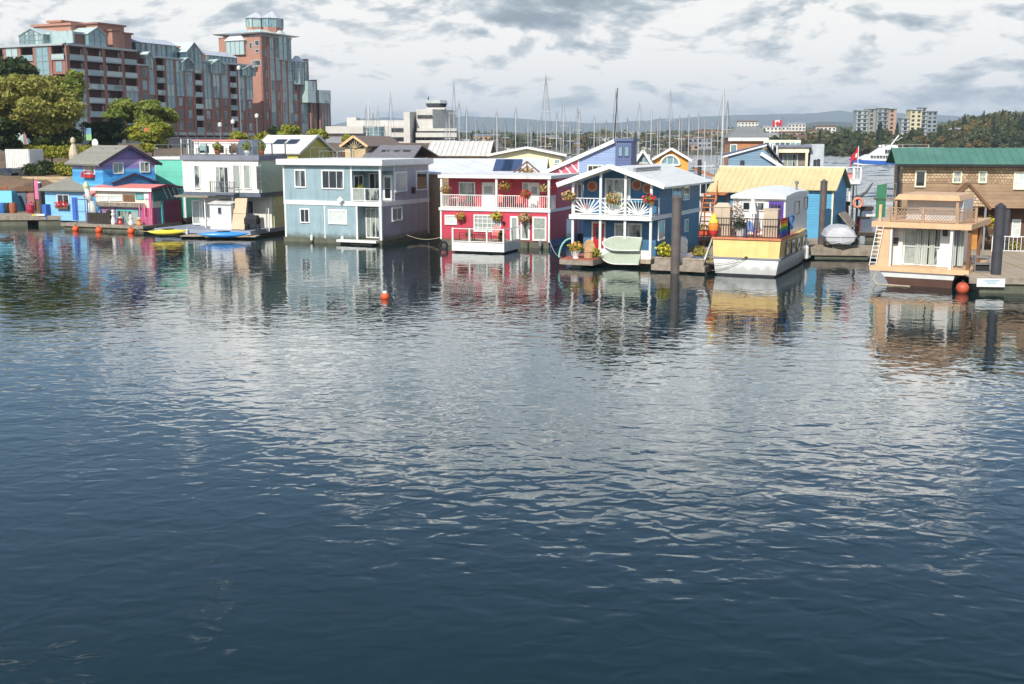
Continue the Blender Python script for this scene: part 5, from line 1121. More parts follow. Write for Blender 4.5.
pL, pR = G(-60, 226.5), G(79, 225.5)
dock('long weathered dock along the far left shore before the light blue shed', pL, pR, 4.2, .95, 42, True, face=.4)
MB_s = thing('dock_sign', 'blank white board fixed to the edge of the long left dock', 'board', G(*c0(618, 440)), math.atan2((pR-pL).y, (pR-pL).x)); MB().box(-.5,.5,-.2,-.14,.5,.92).build('board', WHITE, MB_s); MB_s.location.z = 0
t = thing('edge_box', 'small white and yellow box on the edge of the long left dock', 'box', G(*c0(460, 350), .95), 0); MB().box(-.45,.45,-.1,.2,0,.16).build('box_shell', WHITED, t); MB().box(-.75,-.47,-.1,.2,0,.12).build('yellow_cap', FL_YEL, t)
pile('dark pile with white flat cap, left of the light blue shed', *c0(475, 330), .9, ch(0,0)[1] + 48, .17, PILED, 'white')
pile('dark pile in front of the flower-filled window of the light blue shed', *c0(728, 315), .9, 180, .16, PILED)
pile('dark pile rising between the light blue shed and the striped house', 91.5, 210, .8, 178.5, .18, PILED)
fl = thing('pink_bin', 'magenta round planter bin on the left dock beside the light blue shed', 'planter', G(*c0(350, 322), .95), 0); MB().lathe([(.3,0),(.42,.4),(.36,.8)], n=12).build('bin', M('magenta_plastic'), fl); put('flowers', leaf_mesh('flowers', [(0,0,.9,.4,.4,.25)], 80, .12, FL_PINK, 73), fl)
fl = thing('flag_banner', 'pink and white hanging banner at the left end of the light blue shed', 'banner', G(*c0(405, 310), .95), 0); z_ = 3.4; MB().tube((0,0,0),(0,0,z_),.04).build('pole', BLACK, fl); MB().box(.05,.5,-.02,.02,1.3,3.1).build('cloth', pk, fl)
# small tarped boats and sheds at the far left shore
t = thing('tarped_shed', 'turquoise tarpaulin-covered boat behind the dock at the far left edge', 'tarped boat', AT(7, 205, 116), -.1); t.location.z = .9
MB().hexa([(-3.2,-1.2,0),(1.2,-1.2,0),(1.2,1.2,0),(-3.2,1.2,0)], [(-3.0,-.4,2.1),(.8,-.4,2.1),(.8,.4,2.1),(-3.0,.4,2.1)]).build('tarp', M('turquoise_tarp', (86, 180, 200), .5, .12), t)
for i, (px, w_, m_, lb) in enumerate(((19, 1.6, M('slate_blue_boards', (92, 104, 120), .7, .15), 'grey-blue plank hut among the clutter at the far left shore'), (27, 1.8, M('dull_pink_boards', (168, 112, 108), .7, .15), 'dull pink plank hut beside the grey-blue one at the far left shore'), (35.5, 1.4, WOODB, 'brown plank hut next to the light blue shed'))):
    p = AT(px, 205, 117); t = thing('plank_hut', lb, 'hut', V(p.x, p.y, .9), -.1); MB().box(-w_/2, w_/2, 0, 1.6, 0, 2.0).build('wall', m_, t); MB().plate([(-w_/2-.15,-.2,2.0),(w_/2+.15,-.2,2.0),(w_/2+.15,1.8,2.35),(-w_/2-.15,1.8,2.35)], .07).build('roof', WOODB, t)
for i, (px, m_, lb) in enumerate(((3, M('blue_hose'), 'blue barrel stacked at the far left edge behind the dock'), (8, BLACK, 'black barrel behind the dock at the far left'), (13, TERRA, 'rust-coloured barrel behind the dock at the far left'))):
    boxy('barrel', lb, 'barrel', V(AT(px, 210, 114).x, 114, .9), 0, [(.34,0),(.38,.3),(.38,.7),(.34,1.0)], m_)

# docks to the right
o1 = G(*c8(478, 556)); o2 = G(*r2(100, 435)); d2 = (o2 - o1).normalized()
dock('weathered dock carrying the grey covered dinghy', o1 - d2*.5, o2 + d2 * 5, 2.6, .72, 40, True, face=.5)
a = G(*c8(425, 500)); 
# tender under cover on that dock
dd = thing('covered_dinghy', 'dinghy under a pale grey cover sitting on the dock right of the blue house', 'dinghy', o1 + d2 * ((c8(614,0)[0]-c8(478,0)[0])/1150*76) + V(-.3, 1.3, .73), -.2)
N = 14; rings = []
for i in range(N + 1):
    s_ = 2*i/N - 1; y = s_*2.0; h_ = 1.14 * (1 - abs(s_)**9) ** .35 * (1 - .1*s_*s_) + .02; hh_ = .86 + .56 * (1 - abs(s_)**8) ** .4
    rings.append([V(-h_*.62, y, .16 + .25*s_**4), V(0, y, .1 + .25*s_**4), V(h_*.62, y, .16 + .25*s_**4), V(h_*.9, y, .5), V(h_, y, .78), V(h_*.84, y, .78 + (hh_-.78)*.55), V(h_*.5, y, hh_), V(0, y, hh_ + .06), V(-h_*.5, y, hh_), V(-h_*.84, y, .78 + (hh_-.78)*.55), V(-h_, y, .78), V(-h_*.9, y, .5)])
MB().loft(rings).build('cover', M('grey_cover', (206, 206, 208), .7, .06, 2, k=.85, bump=.04), dd, smooth=False); MB().path([r[4] for r in rings], .03, 5).path([r[10] for r in rings], .03, 5).build('tie_rope', GREYP, dd)
MB().box(-.5,.5,-1.4,-1.2,0,.14).box(-.5,.5,1.2,1.4,0,.14).build('cradle', WOODG, dd)
pile('brown steel pile with conical cap in front of the yellow-roofed blue building', *c8(508, 490), .6, c8(0, 238)[1], .25, PILE)

# right-hand dock with planks, signboard
# big wooden platform in front of the shingled building
Ra = G(*r2(578, 600)); u_ = V(math.cos(R(-8)), math.sin(R(-8)), 0)
rd_ = dock('grey plank dock at the right edge with a white notice board', Ra, Ra + u_ * 9.5, 17, .85, 58, False, face=.34)
sb = thing('notice_board', 'white notice board with faint blue lines fixed to the front edge of the right dock', 'sign', Ra, R(-8))
x0 = .35; x1 = x0 + 140/4.885/1150*55*1.03
MB().box(x0, x1, -.2, -.13, .36, .80).build('board', WHITE, sb)
for i, z in enumerate((.70, .62, .54)): MB().box(x0 + .3 + .1*i, x1 - .25 - .1*i, -.215, -.202, z, z + .035).build('blue_line', M('pale_blue_ink', (140, 184, 204), .6), sb)
pile('tall dark pile at the front of the right dock beside the small houseboat', *r2(712, 510), .85, r2(0, 160)[1], .27, PILED)
pile('dark pile behind the tall one on the right dock', *r2(755, 395), .85, r2(0, 105)[1], .22, PILED)
pile('farthest of three dark piles on the right dock, highest cap', *r2(775, 385), .85, r2(0, 84)[1], .2, PILED)
ca = thing('cage', 'grey metal trap cage standing at the edge of the right dock', 'cage', G(*r2(648, 500), .85), R(-10)); mb = MB()
for x in (-.42, .42):
    for y in (0, .6): mb.bar((x, y, 0), (x, y, .85), .05)
for z in (.05, .45, .85): mb.bar((-.42,0,z),(.42,0,z),.05).bar((-.42,.6,z),(.42,.6,z),.05).bar((-.42,0,z),(-.42,.6,z),.05).bar((.42,0,z),(.42,.6,z),.05)
mb.build('frame', STEEL, ca); MB().box(-.36,.36,.1,.5,.08,.42).build('inner_box', DARK, ca)
shrub('white-flowered bush on the dock in front of the wooden door', G(*r2(685, 380), .9), .6, 1.1, L_OLIVE, 91, 400, .13, fl=WHITED)
shrub('tall reddish-green bush at the right edge by the shingled building', G(*r2(832, 345), .9), .7, 2.3, L_MID, 92, 800, .14, fl=FL_RED)
shrub('dark low bush on the dock at the right edge of the photo', G(*r2(818, 375), .9), .7, .7, L_DARK, 93, 400, .13)
shrub('low shrub at the foot of the farthest dark pile', G(*r2(800, 392), .9), .4, .5, L_OLIVE, 94, 200, .12)

# ---- blue building with the corrugated yellow roof
YB_ = Fr(0, 0, -26, c8(66, 0)[0], c8(594, 0)[0], corner=G(*c8(548, 478), .6))
yT = YB_.thing('boathouse', 'blue clapboard boathouse with long corrugated pale yellow roof', 'boathouse')
W_, D_ = YB_.W, max(YB_.D, 5.5); D_ = min(D_, 9); ze = YB_.f(*c8(500, 274))[1]; zr = AT(c8(560,0)[0], c8(0,190)[1], YB_.O.y + D_*.5).z
cl = M('sky_blue_clapboard', (88, 168, 206), .55, .06, 1.5, 'h', .2, .02, k=.78)
mb = MB(); mb.box(0, W_, 0, D_, .4, ze); mb.add([(0,0,ze),(W_,0,ze),(W_,D_,ze),(0,D_,ze),(0,D_/2,zr-.1),(W_,D_/2,zr-.1)], [(0,1,5,4),(2,3,4,5),(1,2,5),(3,0,4)]); mb.build('wall', cl, yT)
MB().box(0, W_, 0, D_, -.3, .4).build('float', WOODD, yT)
yel = M('yellow_metal_roof', (232, 214, 160), .45, .06, 1, k=.76, dirt=.12)
xs_ = YB_.f(*c8(246, 280))[0]; zl_ = YB_.f(*c8(150, 281))[1]
def corr_roof(x0, x1, y0, z0, y1, z1, par, m, pitch=.42, nm='roof', t=.06, rib=.07):
    up = 1 if True else 0
    MB().plate([(x0,y0,z0),(x1,y0,z0),(x1,y1,z1),(x0,y1,z1)] if y1 > y0 else [(x0,y1,z1),(x1,y1,z1),(x1,y0,z0),(x0,y0,z0)], t).build(nm, m, par)
    n_ = int((x1 - x0) / pitch); me = MB().bar((0,y0,z0 + t + rib*.3),(0,y1,z1 + t + rib*.3), rib, rib).mesh('roof_rib', m)
    for k in range(n_ + 1): put('roof_rib', me, par, (x0 + .03 + (x1 - x0 - .06) * k / n_, 0, 0))
s_ = (zr - ze) / (D_ / 2)
corr_roof(xs_, W_ + .3, -.35, ze - .35*s_, D_/2, zr, yT, yel); corr_roof(-.25, xs_ - .02, -.85, ze - .85*s_, D_/2, zr, yT, yel); corr_roof(-.25, W_ + .3, D_ + .35, ze - .35*s_, D_/2 + .02, zr, yT, yel, 1.2)
MB().box(-.3, W_ + .35, D_/2 - .12, D_/2 + .12, zr + .02, zr + .14).build('ridge_cap', M('cream_trim', (240, 232, 200), .5), yT)
MB().box(W_ - .1, W_ + .03, -.04, .1, .4, ze).box(-.03, .1, -.04, .1, .4, ze).build('trim', M('cream_trim'), yT)
window(yT, 'F', 0, YB_.f(*c8(318, 262)), YB_.f(*c8(352, 310)), 1, 1, M('cream_trim'), GD); window(yT, 'F', 0, YB_.f(*c8(395, 320)), YB_.f(*c8(440, 380)), 1, 1, M('cream_trim'), GD)
y0, z0 = YB_.s(*c8(560, 330)); MB().plate([(W_ + .1, D_*.3, 2.4), (W_ + 1.1, D_*.3, 1.3), (W_ + 1.1, D_*.8, 1.3), (W_ + .1, D_*.8, 2.4)], .12).build('lean_to', WOODG, yT)
MB().box(W_ + .05, W_ + .9, D_*.32, D_*.78, .5, 1.35).build('lean_to_bin', WOODB, yT)
dock('plank walkway in front of the yellow-roofed blue boathouse', (YB_.O - YB_.v*1.9 - YB_.u*.3), (YB_.O - YB_.v*1.9 + YB_.u*(W_ + .6)), 1.8, .6, 40)
shrub('yellow-green bush at the right front corner of the blue boathouse', YB_.w(W_ - .2, -.5, .0) + V(0,0,.62) * 0 + V(0,0,0), .45, .7, L_YEL, 95, 240, .12)

# ---- shingled building under the green metal roof
SB = Fr(0, 0, -12, r1(272, 0)[0], 1200, corner=AT(1075, 220, 74)); sT = SB.thing('shingled_building', 'long weathered cedar-shingled building under a green metal roof', 'building')
W_ = SB.W; D_ = 5.0; ze = SB.f(*r1(500, 488))[1]; zr = AT(950, r1(0, 402)[1], SB.O.y + D_*.5).z
def shingle_mat():
    m = bpy.data.materials.new('cedar_shingles'); m.use_nodes = True; n = NT(m.node_tree); n.n.clear()
    tc = n.node('ShaderNodeTexCoord'); sp = n.node('ShaderNodeSeparateXYZ'); n.l.new(tc.outputs['Object'], sp.inputs[0])
    cc = n.comb(n.math('ADD', sp.outputs[0], sp.outputs[1]), sp.outputs[2], 0.0)
    b = n.node('ShaderNodeTexBrick'); n.l.new(cc, b.inputs[0]); b.inputs['Scale'].default_value = 1; b.inputs['Brick Width'].default_value = .22; b.inputs['Row Height'].default_value = .19; b.inputs['Mortar Size'].default_value = .012
    b.inputs['Color1'].default_value = lin((216, 190, 152), .9); b.inputs['Color2'].default_value = lin((176, 148, 116), .9); b.inputs['Mortar'].default_value = lin((90, 68, 50), .7); b.inputs['Bias'].default_value = -.2
    st = n.noise(tc.outputs['Object'], .5, 6, .6); col = n.mix(n.smooth(st, .42, .68, 0, .65), b.outputs[0], lin((128, 100, 78), .8))
    p = n.node('ShaderNodeBsdfPrincipled'); n.l.new(col, p.inputs['Base Color']); p.inputs['Roughness'].default_value = .85
    bp = n.node('ShaderNodeBump'); bp.inputs['Distance'].default_value = .02; n.l.new(b.outputs[1], bp.inputs['Height']); bp.invert = True; n.l.new(bp.outputs[0], p.inputs['Normal'])
    o = n.node('ShaderNodeOutputMaterial'); n.l.new(p.outputs[0], o.inputs[0]); MATS['cedar_shingles'] = m; return m
ced = shingle_mat(); cedd = M('brown_plank_siding', (164, 136, 106), .8, .16, 1.0, 'h', .24, .02, k=.8, dirt=.3)
zm = SB.f(*r1(500, 588))[1]; zc = SB.f(*r2(650, 185))[1]
yy = 1.3
MB().box(0, W_, 0, D_, zm, ze).build('shingle_wall', ced, sT); MB().box(.03, W_, .03, D_, zc, zm - .002).build('plank_wall', cedd, sT)
px0, _ = SB.f(*r2(590, 250)); MB().box(.05, px0, .05, D_, .4, zc - .002).box(px0, W_, yy + .05, D_, .4, zc - .002).build('lower_wall', M('dark_brown_boards', (96, 70, 52), .75, .2), sT)
MB().box(0, W_, .2, D_, -.3, .4).build('float', WOODD, sT)
grn = M('green_metal_roof', (92, 138, 118), .45, .12, .9, k=.82, dirt=.15)
s_ = (zr - ze) / (D_/2)
corr_roof(-.55, W_ + .3, -.5, ze + .06, D_/2, zr + .12, sT, grn, .52, t=.07, rib=.05); corr_roof(-.55, W_ + .3, D_ + .5, ze + .06, D_/2 + .02, zr + .12, sT, grn, 1.0, t=.07)
MB().box(-.5, W_ + .3, -.58, -.5, ze - .06, ze + .1).build('gutter', BLACK, sT)
for a, b, nz, gm in (((372, 515), (430, 612), 1, GD), ((586, 518), (636, 588), 2, GC), ((733, 518), (778, 588), 2, GC), ((935, 522), (1010, 625), 1, GB)):
    window(sT, 'F', 0, SB.f(*r1(*a)), SB.f(*r1(*b)), 1, nz, M('cream_trim'), gm, .1)
wz = 0
# little gable over the entrance
g0 = SB.f(*r2(528, 125), -1.2); g1 = SB.f(*r2(578, 72), -1.2); g2 = SB.f(*r2(672, 180), -1.2); hw_ = g2[0] - g1[0]; gz = g2[1]; gx = g1[0]
mb = MB(); mb.add([(gx - hw_, -1.2, gz), (gx + hw_, -1.2, gz), (gx, -1.2, g1[1]), (gx - hw_, 0, gz), (gx + hw_, 0, gz), (gx, 0, g1[1])], [(0,1,2), (1,4,5,2), (0,2,5,3)]); mb.build('entrance_gable', ced, sT)
for s2 in (-1, 1): MB().bar((gx + s2*(hw_ + .2), -1.28, gz - .15), (gx, -1.28, g1[1] + .1), .12, .16).build('bargeboard', WOODB, sT); MB().plate([(gx, -1.35, g1[1] + .1), (gx + s2*(hw_ + .2), -1.35, gz - .15), (gx + s2*(hw_ + .2), .02, gz - .15), (gx, .02, g1[1] + .1)][::(-s2)], .08).build('porch_roof', WOODB, sT)
for x in (gx + hw_ - .1,): MB().box(x - .06, x + .06, -1.2, -1.08, .4, gz).build('post', GREYP, sT)
dx0, dz1 = SB.f(*r2(590, 222), yy); dx1, _ = SB.f(*r2(650, 222), yy)
dr = MB().box(dx0, dx1, yy - .02, yy + .04, .45, dz1).build('door', M('oak_door', (196, 138, 66), .55, .12), sT); MB().box(dx0 + .25, dx1 - .45, yy - .05, yy - .022, dz1 - 1.0, dz1 - .15).build('pane', GD, dr); MB().tube((dx1 - .15, yy - .1, 1.5), (dx1 - .15, yy - .02, 1.5), .04).build('handle', STEEL, dr)
a, b = SB.f(*r2(792, 240), yy), SB.f(*r2(830, 330), yy); window(sT, 'F', yy + .05, a, b, 1, 2, WHITE, GB)
rail(sT, [(dx1 + .4, -.3, .85), (dx1 + 2.4, -.3, .85), (dx1 + 4.4, -.3, .85)], 1.0, WHITE, .25, each=False)
bl = MB().box(-1.35, -.05, 1.0, 4.0, .1, 1.0); ax, az = SB.f(*r1(155, 600), 1.0); bx_, bz = SB.f(*r1(210, 590), 1.0)
MB().hexa([(ax, 1.0, az - 2.2), (bx_, 1.0, az - 2.1), (bx_, 1.1, az - 2.1), (ax, 1.1, az - 2.2)], [(ax, 1.0, az), (bx_, 1.0, bz), (bx_, 1.1, bz), (ax, 1.1, az)]).build('green_screen', M('dark_green_panel', (52, 118, 84), .5), sT)
rail(sT, [(bx_, 1.05, bz - 1.0), (-.05, 1.05, bz - 1.0)], 1.0, GREYP, .2, each=False, name='landing_rail'); MB().box(ax, 0, 1.0, 3.0, bz - 1.15, bz - 1.0).build('landing', WOODG, sT)
MB().tube((-.3, -.2, .4), (-.3, -.2, ze), .07).build('downpipe', BLACK, sT)
basket('round fern basket hanging right of the oak door', SB, *r2(675, 252), -1.1, FL_YEL, .38, 26)

# white raised platform with life ring beyond the boathouse
cq = crop(820, 150, 9.767)
Yq = 96; wp = thing('lookout_platform', 'white railed platform on a slim white post beyond the boathouse, above the harbour', 'platform', V(AT(*cq(285, 500), Yq).x, Yq, 0), 0)
zt = AT(*cq(285, 330), Yq).z; z1 = AT(*cq(285, 170), Yq).z; wx = 70/9.767/1150*Yq
MB().tube((0,0,-1),(0,0,zt),.1).build('post', WHITE, wp); MB().box(-wx, wx, -.8, 1.0, zt, zt + .35).build('platform', WHITE, wp)
rail(wp, [(-wx, -.8, zt + .35), (0, -.8, zt + .35), (wx, -.8, zt + .35), (wx, 1.0, zt + .35)], z1 - zt - .35, WHITE, 99, post=.12); MB().box(-wx + .1, wx*.3, -.2, .6, zt + .36, zt + .9).build('orange_seat', M('salmon_roof'), wp)
pf = AT(*cq(370, 130), 97); fp = thing('flag_pole', 'slim white pole flying a drooping red ensign in front of the ferry\'s bow', 'flag', V(pf.x, 97, 0), 0); zt = AT(*cq(350, -40), 97).z
MB().tube((0,0,-1),(0,0,zt),.05,.03).build('pole', WHITE, fp)
zb = AT(*cq(320, 118), 97).z; mb = MB(); wd = 70/9.767/1150*97
mb.loft([[V(-.03 - wd*t, .08*math.sin(t*9), zt - .05 - .9*t), V(-.03 - wd*t, .08*math.sin(t*9)+.015, zt - .05 - .9*t), V(-.03 - wd*t, .08*math.sin(t*8)+.015, zt - 1.0 - .75*t), V(-.03 - wd*t, .08*math.sin(t*8), zt - 1.0 - .75*t)] for t in [k/6 for k in range(7)]]); mb.build('red_cloth', M('flag_cloth_red', (206, 44, 60), .7, .1), fp)
MB().hexa([(-wd*.45,-.1,zt - 1.0),(-wd*.2,-.1,zt - .9),(-wd*.2,-.12,zt - .9),(-wd*.45,-.12,zt - 1.0)], [(-wd*.45,-.1,zt - .7),(-wd*.2,-.1,zt - .55),(-wd*.2,-.12,zt - .55),(-wd*.45,-.12,zt - .7)]).build('white_patch', WHITE, fp)
MB().hexa([(-wd*.98,-.1,zt - 1.65),(-wd*.6,-.1,zt - 1.4),(-wd*.6,-.12,zt - 1.4),(-wd*.98,-.12,zt - 1.65)], [(-wd*.98,-.1,zt - 1.3),(-wd*.6,-.1,zt - 1.1),(-wd*.6,-.12,zt - 1.1),(-wd*.98,-.12,zt - 1.3)]).build('blue_patch', M('navy_paint'), fp)
pr = AT(*cq(370, 515), 88); lr = thing('life_ring', 'pale orange life ring hanging on a post in the marina beyond the boathouse', 'life ring', pr, 0)
MB().loft([[V(math.cos(a)*(.34+.1*math.cos(b)), .1*math.sin(b), math.sin(a)*(.34+.1*math.cos(b))) for b in [k*1.0472 for k in range(6)]] for a in [k*math.pi/9 for k in range(19)]], cap=False).build('ring', M('pale_orange', (236, 150, 120), .5), lr, smooth=True); MB().tube((0,.15,-pr.z - 1),(0,.15,.6),.06).build('post', BLACK, lr)
pm = AT(*cq(328, 340), 92); t = thing('marina_post', 'dark slim post standing behind the lookout platform', 'post', V(pm.x, 92, 0), 0); MB().tube((0,0,-1),(0,0,pm.z),.09,.07).build('shaft', PILED, t)
pa_, pb_ = AT(*cq(365, 470), 92), AT(*cq(515, 322), 92); t = thing('derrick', 'dark curved derrick arm leaning out to the right over the marina water', 'derrick', V(pa_.x, 92, 0), 0)
a = V(0, 0, pa_.z); b = V(pb_.x - pa_.x, 0, pb_.z); mid = (a + b)/2 + V(.12, 0, -.12); MB().tube(a, mid, .12, .1).tube(mid, b, .1, .05).tube((0,0,-.5), a, .1).build('arm', BLACK, t)
wk_ = dock('low dark floating walkway in the marina beyond the covered dinghy', (AT(*cq(210, 640), 93).x, 93), (AT(*cq(600, 640), 93).x, 92), 1.6, .7, 24, plank_m=WOODG, beam=WOODD)
for i, (px, py, h_, lb) in enumerate(((225, 500, 2.4, 'brown timber stack on the marina walkway next to the boathouse wall'), (420, 590, 1.2, 'dark red crab trap stack right of the life ring'), (455, 530, 2.0, 'blue-grey cabinet on the marina walkway'), (500, 600, 1.4, 'white-topped pump box at the right end of the marina walkway'))):
    p = AT(*cq(px, py), 93.6); t = thing('dock_equipment', lb, 'dock equipment', V(p.x, 93.6, .7), 0); m_ = (WOODB, M('dark_red_mesh', (130, 50, 52), .7), M('slate_blue_boards'), GREYP)[i]
    MB().hexa([(-.5,-.3,0),(.5,-.3,0),(.5,.3,0),(-.5,.3,0)], [(-.42,-.25,h_*.85),(.42,-.25,h_*.85),(.42,.25,h_*.85),(-.42,.25,h_*.85)]).build('body', m_, t); MB().box(-.5,.5,-.32,.32,h_*.86,h_).build('lid', WHITED if i == 3 else WOODD, t)

# ------------------------------------------------------------------ second row of houses
def gable_house(label, fr, D_, ze, zr, wall, roofm, ridge='x', ov=.4, name='floating_home', base=0.0, cat='floating home', trim=WHITE, ribs=None):
    t = fr.thing(name, label, cat); W_ = fr.W
    mb = MB(); mb.box(0, W_, 0, D_, base, ze)
    if ridge == 'x': mb.add([(0,0,ze),(W_,0,ze),(W_,D_,ze),(0,D_,ze),(0,D_/2,zr-.08),(W_,D_/2,zr-.08)], [(0,1,5,4),(2,3,4,5),(1,2,5),(3,0,4)])
    else: mb.add([(0,0,ze),(W_,0,ze),(W_,D_,ze),(0,D_,ze),(W_/2,0,zr-.08),(W_/2,D_,zr-.08)], [(0,1,4),(1,2,5,4),(2,3,5),(3,0,4,5)])
    mb.build('wall', wall, t)
    if ridge == 'x':
        s_ = (zr - ze)/(D_/2)
        MB().plate([(-ov,-ov,ze-ov*s_),(W_+ov,-ov,ze-ov*s_),(W_+ov,D_/2,zr),(-ov,D_/2,zr)], .14).build('roof', roofm, t); MB().plate([(-ov,D_/2,zr),(W_+ov,D_/2,zr),(W_+ov,D_+ov,ze-ov*s_),(-ov,D_+ov,ze-ov*s_)], .14).build('roof', roofm, t)
        for x in (-ov - .03, W_ + ov + .03): MB().bar((x,-ov,ze-ov*s_+.06),(x,D_/2,zr+.08),.06,.22).bar((x,D_/2,zr+.08),(x,D_+ov,ze-ov*s_+.06),.06,.22).build('bargeboard', trim, t)
    else:
        s_ = (zr - ze)/(W_/2)
        MB().plate([(-ov,-ov,ze-ov*s_),(W_/2,-ov,zr),(W_/2,D_+ov,zr),(-ov,D_+ov,ze-ov*s_)][::1], .14).build('roof', roofm, t); MB().plate([(W_/2,-ov,zr),(W_+ov,-ov,ze-ov*s_),(W_+ov,D_+ov,ze-ov*s_),(W_/2,D_+ov,zr)], .14).build('roof', roofm, t)
        for y in (-ov - .03,): MB().bar((-ov,y,ze-ov*s_+.06),(W_/2,y,zr+.08),.06,.22).bar((W_/2,y,zr+.08),(W_+ov,y,ze-ov*s_+.06),.06,.22).build('bargeboard', trim, t)
    return t
def bfr(pxl, pxr, Yd, ang=0, pys=None): return Fr(0, 0, ang, pxl, pys, corner=AT(pxr, 200, Yd))
ca3, ca4, ca5, ca6 = crop(310,70,5.69), crop(470,70,5.69), crop(630,70,5.69), crop(750,80,5.69)
cw_ = crop(230,130,11.378); cc3 = crop(320,90,7.314)

# white-metal-roofed home behind the red one
f = bfr(c6(0,0)[0] - 6, c6(510,0)[0], 97, -4); ze = AT(470, c6(0,245)[1], 97).z; zr = AT(470, c6(0,183)[1], 101).z
t = gable_house('low brown home with broad white metal roof and solar panels behind the red home', f, 8.5, ze, zr, cedd, M('white_metal_roof', (226, 228, 232), .4, .05, .8, 'v', .4, .012, k=.9), 'x', .3, trim=WHITE)
for px in (337, 377):
    x, _ = f.f(*c6(px, 215), 2); s_ = (zr - ze)/4.25; MB().plate([(x - .8, .2, ze + .2*s_ + .18), (x + .75, .2, ze + .2*s_ + .18), (x + .75 + .0, 3.7, ze + 3.7*s_ + .18), (x - .8, 3.7, ze + 3.7*s_ + .18)], .05).build('solar_panel', M('solar_glass', (66, 84, 120), .15, .1, metal=.2), t)
# brown gable behind at left of red home (wall between)
f = bfr(c6(375,0)[0], c6(508,0)[0], 95.5, -6); zb_ = AT(530, c6(0,247)[1], 95).z; zr = AT(530, c6(0,190)[1], 95).z
t = f.thing('timber_gable', 'open brown timber gable truss with plywood infill behind the red home\'s roof', 'timber gable'); W_ = f.W
MB().bar((0,0,zb_),(W_/2,0,zr),.2,.12).bar((W_/2,0,zr),(W_,0,zb_),.2,.12).bar((0,0,zb_),(W_,0,zb_),.12,.14).bar((W_*.5,0,zb_),(W_*.5,0,zr),.1).bar((W_*.5,.0,zb_+.1),(W_*.72,0,(zb_+zr)/2),.08).bar((W_*.5,.0,zb_+.1),(W_*.28,0,(zb_+zr)/2),.08).build('truss', WOODB, t)
mb = MB(); mb.hexa([(.3,.2,zb_),(W_-.3,.2,zb_),(W_/2,.2,zr-.3)], [(.3,.3,zb_),(W_-.3,.3,zb_),(W_/2,.3,zr-.3)]); mb.build('infill', M('pale_plywood', (220, 196, 160), .7), t); MB().box(0, W_, .3, 3, 0, zb_ - .02).build('lower_wall', cedd, t)

# yellow flat-gabled home
f = bfr(ca4(130,0)[0], ca4(520,0)[0], 112, -6, ca4(620,0)[0]); ze = AT(540, ca4(0,478)[1], 112).z
t = gable_house('pale yellow home with shallow grey roof behind the solar panels', f, 7, ze - .1, AT(540, ca4(0,446)[1], 112).z, M('pale_yellow_siding', (246, 236, 186), .55, .05, k=.85), shg, 'y', .5)
window(t, 'F', 0, f.f(*ca4(285, 500)), f.f(*ca4(350, 530)), 2, 1, WHITE, GD); window(t, 'F', 0, f.f(*ca4(408, 500)), f.f(*ca4(447, 535)), 2, 1, WHITE, GD); window(t, 'F', 0, f.f(*ca4(478, 508)), f.f(*ca4(512, 535)), 1, 1, WHITE, GT); window(t, 'F', 0, f.f(*ca4(150, 500)), f.f(*ca4(182, 520)), 2, 1, WHITE, GD)

# white barn-roofed boathouse
f = bfr(c6(-40,0)[0] + 8, c6(262,0)[0], 118, -3); ze = AT(460, ca3(0,490)[1], 118).z; zr = AT(460, ca3(0,408)[1], 123).z
t = f.thing('boathouse', 'white corrugated boathouse roof between the terminal and the yellow home', 'boathouse'); W_ = f.W
MB().box(0, W_, 0, 10, 0, ze).build('wall', M('tan_boards', (196, 172, 132), .7), t); corr_roof(-.3, W_ + .3, -.4, ze, 5, zr, t, M('cream_metal', (226, 220, 208), .5, .05, k=.9), .5, rib=.08); corr_roof(-.3, W_ + .3, 10.4, ze, 5.02, zr, t, MATS['cream_metal'], 1.0)
for k in range(4): x = W_*(.08 + .22*k); MB().box(x, x + W_*.17, -.04, 0, ze - 1.2, ze - .35).build('window', GD, t)

# periwinkle house with pink end and tower
ya = 93; f = Fr(0, 0, -12, ca4(410,0)[0] + 0, None, corner=AT(ca4(825,0)[0], 190, ya)); W_ = f.W
t = f.thing('floating_home', 'periwinkle home with a long sloping roofline, pink striped wedge and dark blue dormer tower', 'floating home')
pw = M('periwinkle_siding', (148, 168, 206), .55, .06, 1.5, 'h', .2, .02, k=.8); xsp = f.f(*ca4(618, 560))[0]; zbl = f.f(*ca4(500, 606))[1]
P_ = lambda px, py: (lambda q: (q[0], q[1]))(f.f(*ca4(px, py)))
tl = P_(618, 510); tr_ = P_(825, 405); bl_ = P_(412, 598)
def wedge(pts, y0, y1): return [(x, y0, z) for x, z in pts], [(x, y1, z) for x, z in pts]
lo, hi = wedge([(xsp, .5), (W_, .5), (W_, tr_[1]), (xsp, tl[1])], 0, 6); MB().hexa(lo, hi).build('wall', pw, t)
lo, hi = wedge([(bl_[0], .5), (xsp - .01, .5), (xsp - .01, tl[1]), (bl_[0], bl_[1])], 0.02, 6); MB().hexa(lo, hi).build('pink_wall', M('pink_shingles', (224, 112, 134), .6, .1, 3, k=.85), t)
for k in range(5):
    a = P_(455 + k*34, 606 - k*3); b = (min(xsp - .05, a[0] + 1.6), min(a[1] + .9, tl[1] - .25 - .1*k)); x0 = bl_[0] + (xsp - bl_[0]) * (.12 + .17*k); z0 = zbl + .15; ztop = bl_[1] + (tl[1]-bl_[1]) * ((x0 + .1 - bl_[0])/(xsp - bl_[0])) - .15
    if ztop > z0 + .15: MB().bar((x0 + (ztop-z0)*.9, -.03, z0), (x0, -.03, ztop), .04, .12).build('white_stripe', WHITE, t)
